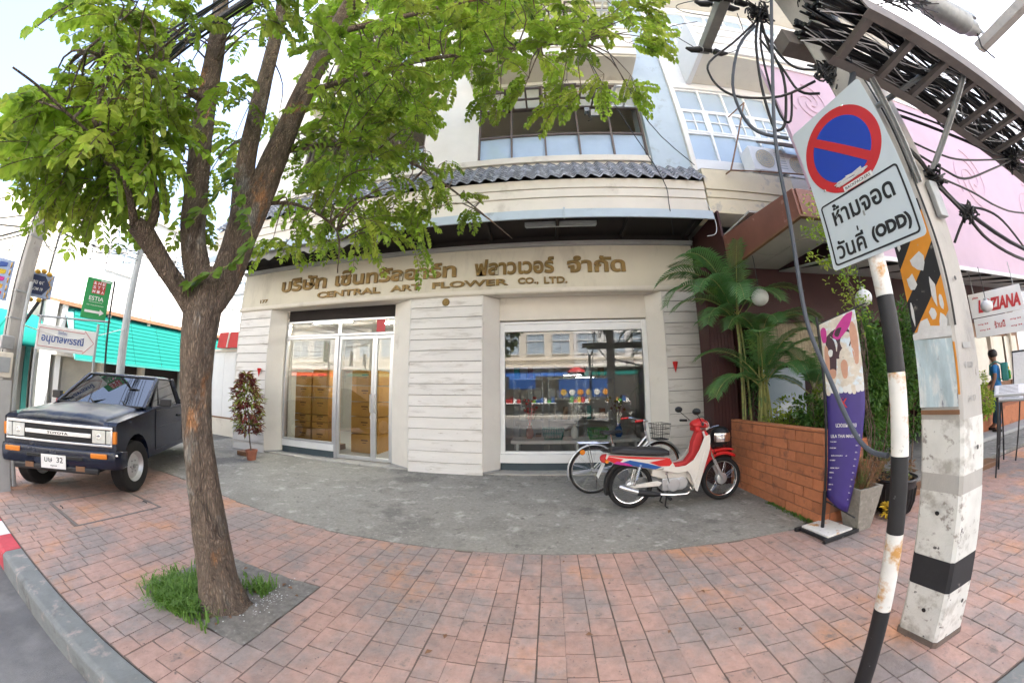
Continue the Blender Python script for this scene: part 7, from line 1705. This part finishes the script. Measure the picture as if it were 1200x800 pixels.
mb.build('cable_coil', M['cable'], label='springy coils of spare black cable hanging under the cable ladder', cat='cable', kind='stuff')
mb = MB()
for k in range(34):
    y0 = rr.uniform(.6,1.3); z0 = 4.35+rr.uniform(-.25,.55); P_ = [(1.72+rr.uniform(-.1,.1),y0,z0+rr.uniform(-.1,.1)),(1.9+rr.uniform(-.1,.1),y0+rr.uniform(-.15,.15),z0+rr.uniform(-.12,.05)),(2.1,1.12+rr.uniform(-.1,.12),z0+rr.uniform(-.15,.15)),(2.6,y0*.6+.4,z0+rr.uniform(-.15,.15)),(3.4,.8+rr.uniform(-.2,.2),z0+rr.uniform(-.3,.3))]
    mb.tube(smoothpts(P_,4), rr.choice([.005,.007,.010,.012]), 5)
mb.build('overhead_cables', M['cable'], label='dense mass of black cables around the top of the near pole', cat='cables', kind='stuff')
for (y0_, y1_) in ((.90,1.06),(1.36,1.50)):
    mb = MB(); mb.box(1.98,2.5,y0_,y1_,3.95,4.12); mb.build('pole_bracket', M['rusty'], up)
# spans along the pavement to the left pole, through the crown of the tree
mb = MB()
SPN = [(2.1,.95,4.6),(1,.60,4.35),(0,.52,4.15),(-1,.60,4.0),(-2,.66,3.93),(-3,.70,3.92),(-4.5,.85,3.85),(-6.5,1.05,3.7)]
for k in range(15):
    dy, dz = rr.uniform(-.07,.10), rr.uniform(-.09,.14); mb.tube(smoothpts([(x,y+dy+rr.gauss(0,.012),z+dz+rr.gauss(0,.015)) for x, y, z in SPN],5), rr.choice([.004,.006,.008,.011]), 5)
mb.tube(smoothpts([(x,y+.02,z-.02) for x, y, z in SPN],5), .020, 6)
mb.build('spanning_cables', M['cable'], label='sagging black cables crossing through the tree between both roadside poles', cat='cables', kind='stuff')
mb = MB()
for k in range(14):
    z = 3.3+rr.uniform(-.3,.8); mb.tube(catenary((-6.5,1.04,z),(-14+rr.uniform(-2,0),-1.5+rr.uniform(-3,5),4.5+rr.uniform(-1,2)),rr.uniform(.1,.5),12), rr.choice([.006,.01,.014]), 5)
    mb.tube(catenary((-6.5,1.04,z+.1),(-8.38,3.45,4.2+rr.uniform(-.4,.25)),rr.uniform(.05,.3),8), .006, 4); mb.tube(catenary((-8.38,3.45,4.2+rr.uniform(-.3,.3)),(-7.5,7.0,4.3+rr.uniform(-.5,.5)),rr.uniform(.1,.5),8), .006, 4)
mb.build('side_street_cables', M['cable'], label='fan of thin cables spreading from the left pole over the side street', cat='cables', kind='stuff')
cable([(-8.38,3.45,2.5),(-7.4,2.5,2.15),(-6.9,1.9,2.0),(-6.5,1.15,2.05)],.008,'white_cable','pale cable sagging across the green sign to the left pole','whiteframe')
cable([(.2,2.8,8.5),(.9,3.7,6.9),(1.5,4.3,5.9),(2.1,4.68,4.95),(2.12,4.68,4.45),(2.2,4.9,4.0)],.008,'service_wire','black service wire dropping across the strip window to the gutter')
cable([(.5,2.6,8.2),(1.2,3.6,7.2),(2.0,4.5,6.1),(2.95,5.0,5.55)],.008,'service_wire','second black service wire ending at the corner of the blue pier')
cable([(2.85,4.75,4.6),(2.93,4.72,4.2),(2.88,4.7,3.95),(2.7,4.68,3.88)],.006,'white_cable','loose pale wire curling down from the gutter end behind the palm','whiteframe')
for k, P_ in enumerate((((2.4,1.5,5.0),(4.0,-.5,6.5),(8,-3,8)),)):
    cable(P_, .01, 'cable', 'high cable crossing the sky at the top right corner')
# high-voltage hardware at the top right corner
hv = thing('line_hardware', (4.6,1.0,5.0), 'ribbed grey insulator tube and concrete beam high at the top right corner', 'insulator')
mb = MB(); mb.lathe([(.05,-.62),(.07,-.60),(.07,-.5),(.11,-.49),(.11,-.36)]+[(r,-.34+i*.03) for i in range(24) for r in ((.13,.105)[i % 2],)]+[(.10,.40),(.10,.5),(.06,.52),(.06,.62)],(4.55,1.01,5.05),RY,24); mb.build('ribbed_tube', M['galv'], hv)
mb = MB(); mb.beam((5.37,1.15,5.0),(5.32,-1.0,5.05),.13,.13); mb.build('beam', M['polecon'], hv, bevel=.01)
mb = MB(); mb.beam((2.15,1.15,5.42),(5.45,1.0,5.42),.09,.09); mb.build('main_arm', M['galv'], hv)
for x in (4.05,5.05,5.36):
    mb = MB(); mb.cyl((x,1.0,5.06),(x,1.0,5.40),.018,n=6); mb.build('hanger', M['galv'], hv)
for x in (4.0,5.1):
    mb = MB(); mb.tube([(x,1.0,5.0),(x-.03,1.05,4.8),(x+.05,1.02,4.62)],.010,5); mb.build('lead_wire', M['cable'], hv)

# striped post and no-parking sign
sp = thing('sign_post', (1.505,1.07,0), 'round traffic sign post striped black and white, rusty and slightly scraped', 'post')
for z0, z1, m in ((-.1,.452,'blackpaint'),(.452,.815,'whitepaint'),(.815,1.15,'blackpaint'),(1.15,1.50,'whitepaint'),(1.50,1.828,'blackpaint'),(1.828,2.72,'whitepaint')):
    mb = MB(); mb.cyl((1.505,1.07,z0+.0005),(1.505,1.07,z1-.0005),.0375,n=28); mb.build('painted_band', M[m], sp)
mb = MB(); mb.cyl((1.505,1.07,2.72),(1.505,1.07,2.73),.039,n=28); mb.build('cap', M['galv'], sp)
mb = MB(); mb.tube([(1.545,1.03,2.70),(1.67,.904,2.98),(1.70,.849,3.26),(1.725,.797,3.53),(1.76,.78,4.1)],.017,8); mb.build('conduit', M['cable_grey'], label='grey conduit rising from behind the sign into the overhead cables', cat='conduit')
sg = thing('traffic_sign', (1.46,1.03,2.01), 'white no-parking plate with blue and red roundel above boxed Thai text', 'sign')
L0, L1 = Vector((1.421,1.262,0)), Vector((1.502,.800,0)); U = (L1-L0).normalized(); Nn = Vector((U.y,-U.x,0))
if Nn.dot(Vector((-1,-.8,0))) < 0: Nn = -Nn
L0 = L0+Nn*.0; SW, SZ0, SZ1 = (L1-L0).length, 2.000, 2.80; CS = (L0+L1)/2
def sgp(x, z, off=0): return CS+U*x+Nn*off+Vector((0,0,z))
def rrect(w, h, r, z, off, n=5):
    out = []
    for cx, cz, a0 in ((w/2-r,h/2-r,0),(-w/2+r,h/2-r,90),(-w/2+r,-h/2+r,180),(w/2-r,-h/2+r,270)):
        for i in range(n+1):
            a = R(a0+90*i/n); out.append(sgp(cx+r*math.cos(a), z+cz+r*math.sin(a), off))
    return out
mb = MB(); mb.prism(rrect(SW,SZ1-SZ0,.02,(SZ0+SZ1)/2,0), -Nn*.003); mb.build('plate', M['signwhite'], sg)
def disc(r, m, off, name, a0=0, a1=360, n=56, th=.0008, zc=2.545):
    P_ = [sgp(r*math.cos(R(a0+(a1-a0)*i/n)), zc+r*math.sin(R(a0+(a1-a0)*i/n)), off) for i in range(n if a1-a0 == 360 else n+1)]; mb = MB(); mb.prism(P_, -Nn*th); return mb.build(name, M[m], sg)
disc(.216,'signred',.0016,'red_ring'); disc(.166,'signblue',.0026,'blue_disc')
c_, s_ = math.cos(R(-45)), math.sin(R(-45)); hw, hl_ = .022, .185
mb = MB(); mb.prism([sgp(a*c_-b*s_, 2.545+a*s_+b*c_, .0036) for a, b in ((-hl_,-hw),(hl_,-hw),(hl_,hw),(-hl_,hw))], -Nn*.0008); mb.build('red_bar', M['signred'], sg)
mb = MB()
o1 = rrect(SW-.035,.315,.018,2.175,.002); o2 = rrect(SW-.052,.298,.012,2.175,.002); n = len(o1)
mb.add(o1+o2, [(i,(i+1)%n,(i+1)%n+n,i+n) for i in range(n)]); mb.build('border_line', M['ink'], sg, fix=False)
text('ห้ามจอด', .33,.108, sgp(0,2.258,.001), U, Z3, M['ink'], sg, 'lettering', .0012, .02)
text('วันคี', .155,.090, sgp(-.112,2.088,.001), U, Z3, M['ink'], sg, 'lettering', .0012, .02)
text('(ODD)', .19,.075, sgp(.098,2.085,.001), U, Z3, M['ink'], sg, 'lettering', .0012, .055)
mb = MB(); mb.prism([sgp(-.059,2.138,.0022),sgp(-.052,2.138,.0022),sgp(-.052,2.160,.0022),sgp(-.059,2.160,.0022)], -Nn*.0012); mb.build('lettering', M['ink'], sg)
mb = MB(); mb.prism([sgp(-.06,2.335,.005),sgp(.10,2.335,.005),sgp(.10,2.362,.005),sgp(-.06,2.362,.005)], -Nn*.0008); st = mb.build('sticker', M['paper'], sg)
text('BACKPACKERS', .14,.014, sgp(.02,2.349,.0052), U, Z3, M['ink'], st, 'lettering', .0006, .01)
mb = MB(); rr = random.Random(6)
for k in range(4): mb.tube(smoothpts([sgp(-.10+rr.uniform(0,.2),2.375+rr.uniform(-.008,.03),.005) for _ in range(6)],3),.0035,4)
mb.build('scribble', M['paper'], sg)
for (x, z) in ((.10,2.735),(-.16,2.40)):
    mb = MB(); mb.ball(sgp(x,z,.004),.007,8); mb.build('rivet', M['chrome'], sg)
for z in (2.2,2.6):
    mb = MB(); mb.torus((1.505,1.07,z),.043,.006,None,22,6); mb.box(1.46,1.50,1.03,1.06,z-.012,z+.012); mb.build('clamp', M['galv'], sg)
# ============================================================ ACROSS THE ROAD (seen in the shop windows)
mb = MB(); mb.box(-40,40,-14,-8.2,-.3,.0); mb.build('far_sidewalk', M['threshold'], kind='structure', bevel=.02)
def shophouse(x0, x1, h, wallm, awn, lab, seed):
    t = thing('shophouse', ((x0+x1)/2,-11,0), lab, 'building', 'shophouses across the road'); rr = random.Random(seed)
    mb = MB(); mb.box(x0+.01,x1-.01,-19,-11,3.2,h); mb.box(x0+.01,x1-.01,-19,-13.5,0,3.2); mb.build('wall', M[wallm], t)
    mb = MB(); mb.box(x0,x1,-11.0,-9.9,3.1,3.22); mb.build('canopy_slab', M['white'], t)
    mb = MB(); mb.prism([(x0+.2,-10.9,3.05),(x0+.2,-9.2,2.55),(x0+.2,-9.2,2.50),(x0+.2,-10.9,3.0)],(x1-x0-.4,0,0)); mb.build('awning', M[awn], t)
    n = 3; w = (x1-x0)/n; fl = int((h-3.4)//3)
    for f in range(fl):
        for k in range(n):
            a = x0+k*w+.3; b = x0+(k+1)*w-.3; z = 4.2+f*3.0; mb = MB(); mb.box(a,b,-11,-10.97,z,z+1.4); w_ = mb.build('window', M['glass_up'], t)
            mb = MB()
            for q in (a-.03,(a+b)/2-.02,b-.01): mb.box(q,q+.04,-10.968,-10.93,z-.03,z+1.43)
            for q in (z-.05,z+.9,z+1.4): mb.box(a-.04,b+.04,-10.969,-10.925,q,q+.05)
            mb.build('window_frame', M['whiteframe'], w_)
        mb = MB(); mb.box(x0,x1,-10.998,-10.85,3.75+f*3.0,3.85+f*3.0); mb.build('ledge', M['cream'], t)
    mb = MB(); mb.box(x0-.0,x1+.0,-11.05,-10.8,h,h+.35); mb.build('parapet', M['white'], t)
    for x in (x0+.15,x1-.15):
        mb = MB(); mb.box(x-.15,x+.15,-11,-10.7,0,3.1); mb.build('pillar', M['white'], t)
    return t
shophouse(-30,-22,12,'cream','teal','cream shophouse with teal awning farthest left across the road',1)
shophouse(-22,-15,14,'sunwhite','redshade','white shophouse with red awning, second across the road',2)
shophouse(-15,-9,11,'white','teal','off-white shophouse with teal awning opposite the parked pickup',3)
shophouse(-9,-3.4,13,'sunwhite','greywall','white shophouse with grey awning opposite the street tree',4)
shophouse(-3.4,2.0,12,'cream','blue','cream shophouse with blue awning opposite the shop doors',5)
shophouse(2.0,8,14,'sunwhite','teal','white shophouse with teal awning opposite the brick wall',6)
shophouse(8,15,11,'white','redshade','off-white shophouse with red awning across from the restaurant',7)
shophouse(15,24,13,'sunwhite','blue','white shophouse with blue awning farthest right across the road',8)
t = thing('market_banner', (2.4,-9.0,1.15), 'long blue market banner with printed food pictures hung across the road', 'banner')
mb = MB(); mb.box(.8,4.1,-9.02,-9.0,1.15,2.30); mb.build('cloth', M['blue'], t)
for k in range(6):
    mb = MB(); mb.lathe([(.0,0),(.2,0),(.2,.01),(.0,.012)],(1.1+k*.54,-8.985,1.45),RX@Matrix.Rotation(math.pi,3,'X'),14); mb.build('printed_dish', M[('gold','lamp_white','orange')[k % 3]], t)
t = thing('blue_canopy', (-1.5,-9,2.0), 'blue cloth canopy beside the market banner across the road', 'canopy')
mb = MB(); mb.prism([(-2.4,-9.6,2.7),(-2.4,-8.6,2.3),(-2.4,-8.6,1.7),(-2.4,-8.63,1.7),(-2.4,-8.63,2.27),(-2.4,-9.6,2.66)],(1.7,0,0)); mb.build('cloth', M['blue'], t)
t = thing('red_umbrella', (2.0,-9.5,0), 'round red umbrella above the market banner across the road', 'umbrella')
mb = MB(); mb.lathe([(.0001,.35),(.3,.28),(.55,.12),(.62,0),(.60,-.005),(.3,.2),(.0001,.3)],(2.0,-9.5,2.75),None,20); mb.build('umbrella_cloth', M['signred'], t); mb = MB(); mb.cyl((2,-9.5,0),(2,-9.5,3.05),.02,n=8); mb.build('mast', M['galv'], t)
for k, x in enumerate((-2.4,-.2,2.2,4.6)):
    t = thing('market_stall', (x,-9.0,0), ['leftmost','second','third','rightmost'][k]+' market stall with boxes on the far pavement', 'stall', 'market stalls across the road')
    mb = MB(); mb.box(x-.8,x+.8,-9.5,-8.7,.75,.80); mb.build('table_top', M['lamp_white'], t)
    for sx in (-.75,.75):
        for sy in (-9.45,-8.75): mb = MB(); mb.box(x+sx-.02,x+sx+.02,sy-.02,sy+.02,0,.75); mb.build('leg', M['galv'], t)
    rr = random.Random(k)
    for j in range(6):
        a = x-.7+j*.24; h = rr.uniform(.12,.4); mb = MB(); mb.box(a,a+.2,-9.3,-8.9,.80,.80+h); mb.build('goods', M[rr.choice(['green','lamp_white','redshade','blue','carton','yellow'])], t)
M['tube_lit'] = mat('lit_tube', (1,1,1), .5, var=0, emit=8)
for k, (x, z) in enumerate(((1.7,2.55),(2.5,2.38))):
    t = thing('lit_tube_lamp', (x,-9.1,z), ['left','right'][k]+' glowing white tube lamp above the market banner', 'lamp', 'lit tube lamps across the road')
    mb = MB(); mb.cyl((x-.6,-9.1,z),(x+.6,-9.1,z),.02,n=8); mb.build('tube', M['tube_lit'], t); mb = MB(); mb.box(x-.62,x+.62,-9.16,-9.12,z,z+.05); mb.build('batten', M['whiteframe'], t)
# building ends along the horizon on both sides of the main road
for i, (x0, x1, y0, y1, h, m, l_) in enumerate(((-60,-30.2,-19,-11,12,'white','long pale block closing the far left of the road'),(24.2,60,-19,-11,12,'cream','long cream block closing the far right of the road'),(12.1,40,5,16,15,'sunwhite','white block beyond the neighbour on the right'),(-60,-22.2,-2,18,9,'cream','cream block far left behind the teal shop row'),(-22,-8,20,30,9,'sunwhite','white block closing the end of the side street'))):
    t = thing('far_building', ((x0+x1)/2,(y0+y1)/2,0), l_, 'building'); mb = MB(); mb.box(x0,x1,y0,y1,-.1,h); mb.build('wall', M[m], t)
    n = int((x1-x0)/3); f = y0-.02 if y0 > 0 else y1+.02
    for k in range(n):
        for q in range(3):
            a = x0+.6+k*3; mb = MB(); mb.box(a,a+1.6,min(f,f-.01),max(f,f+.01),1.2+q*3.1,2.6+q*3.1); mb.build('window', M['glass_up'], t)
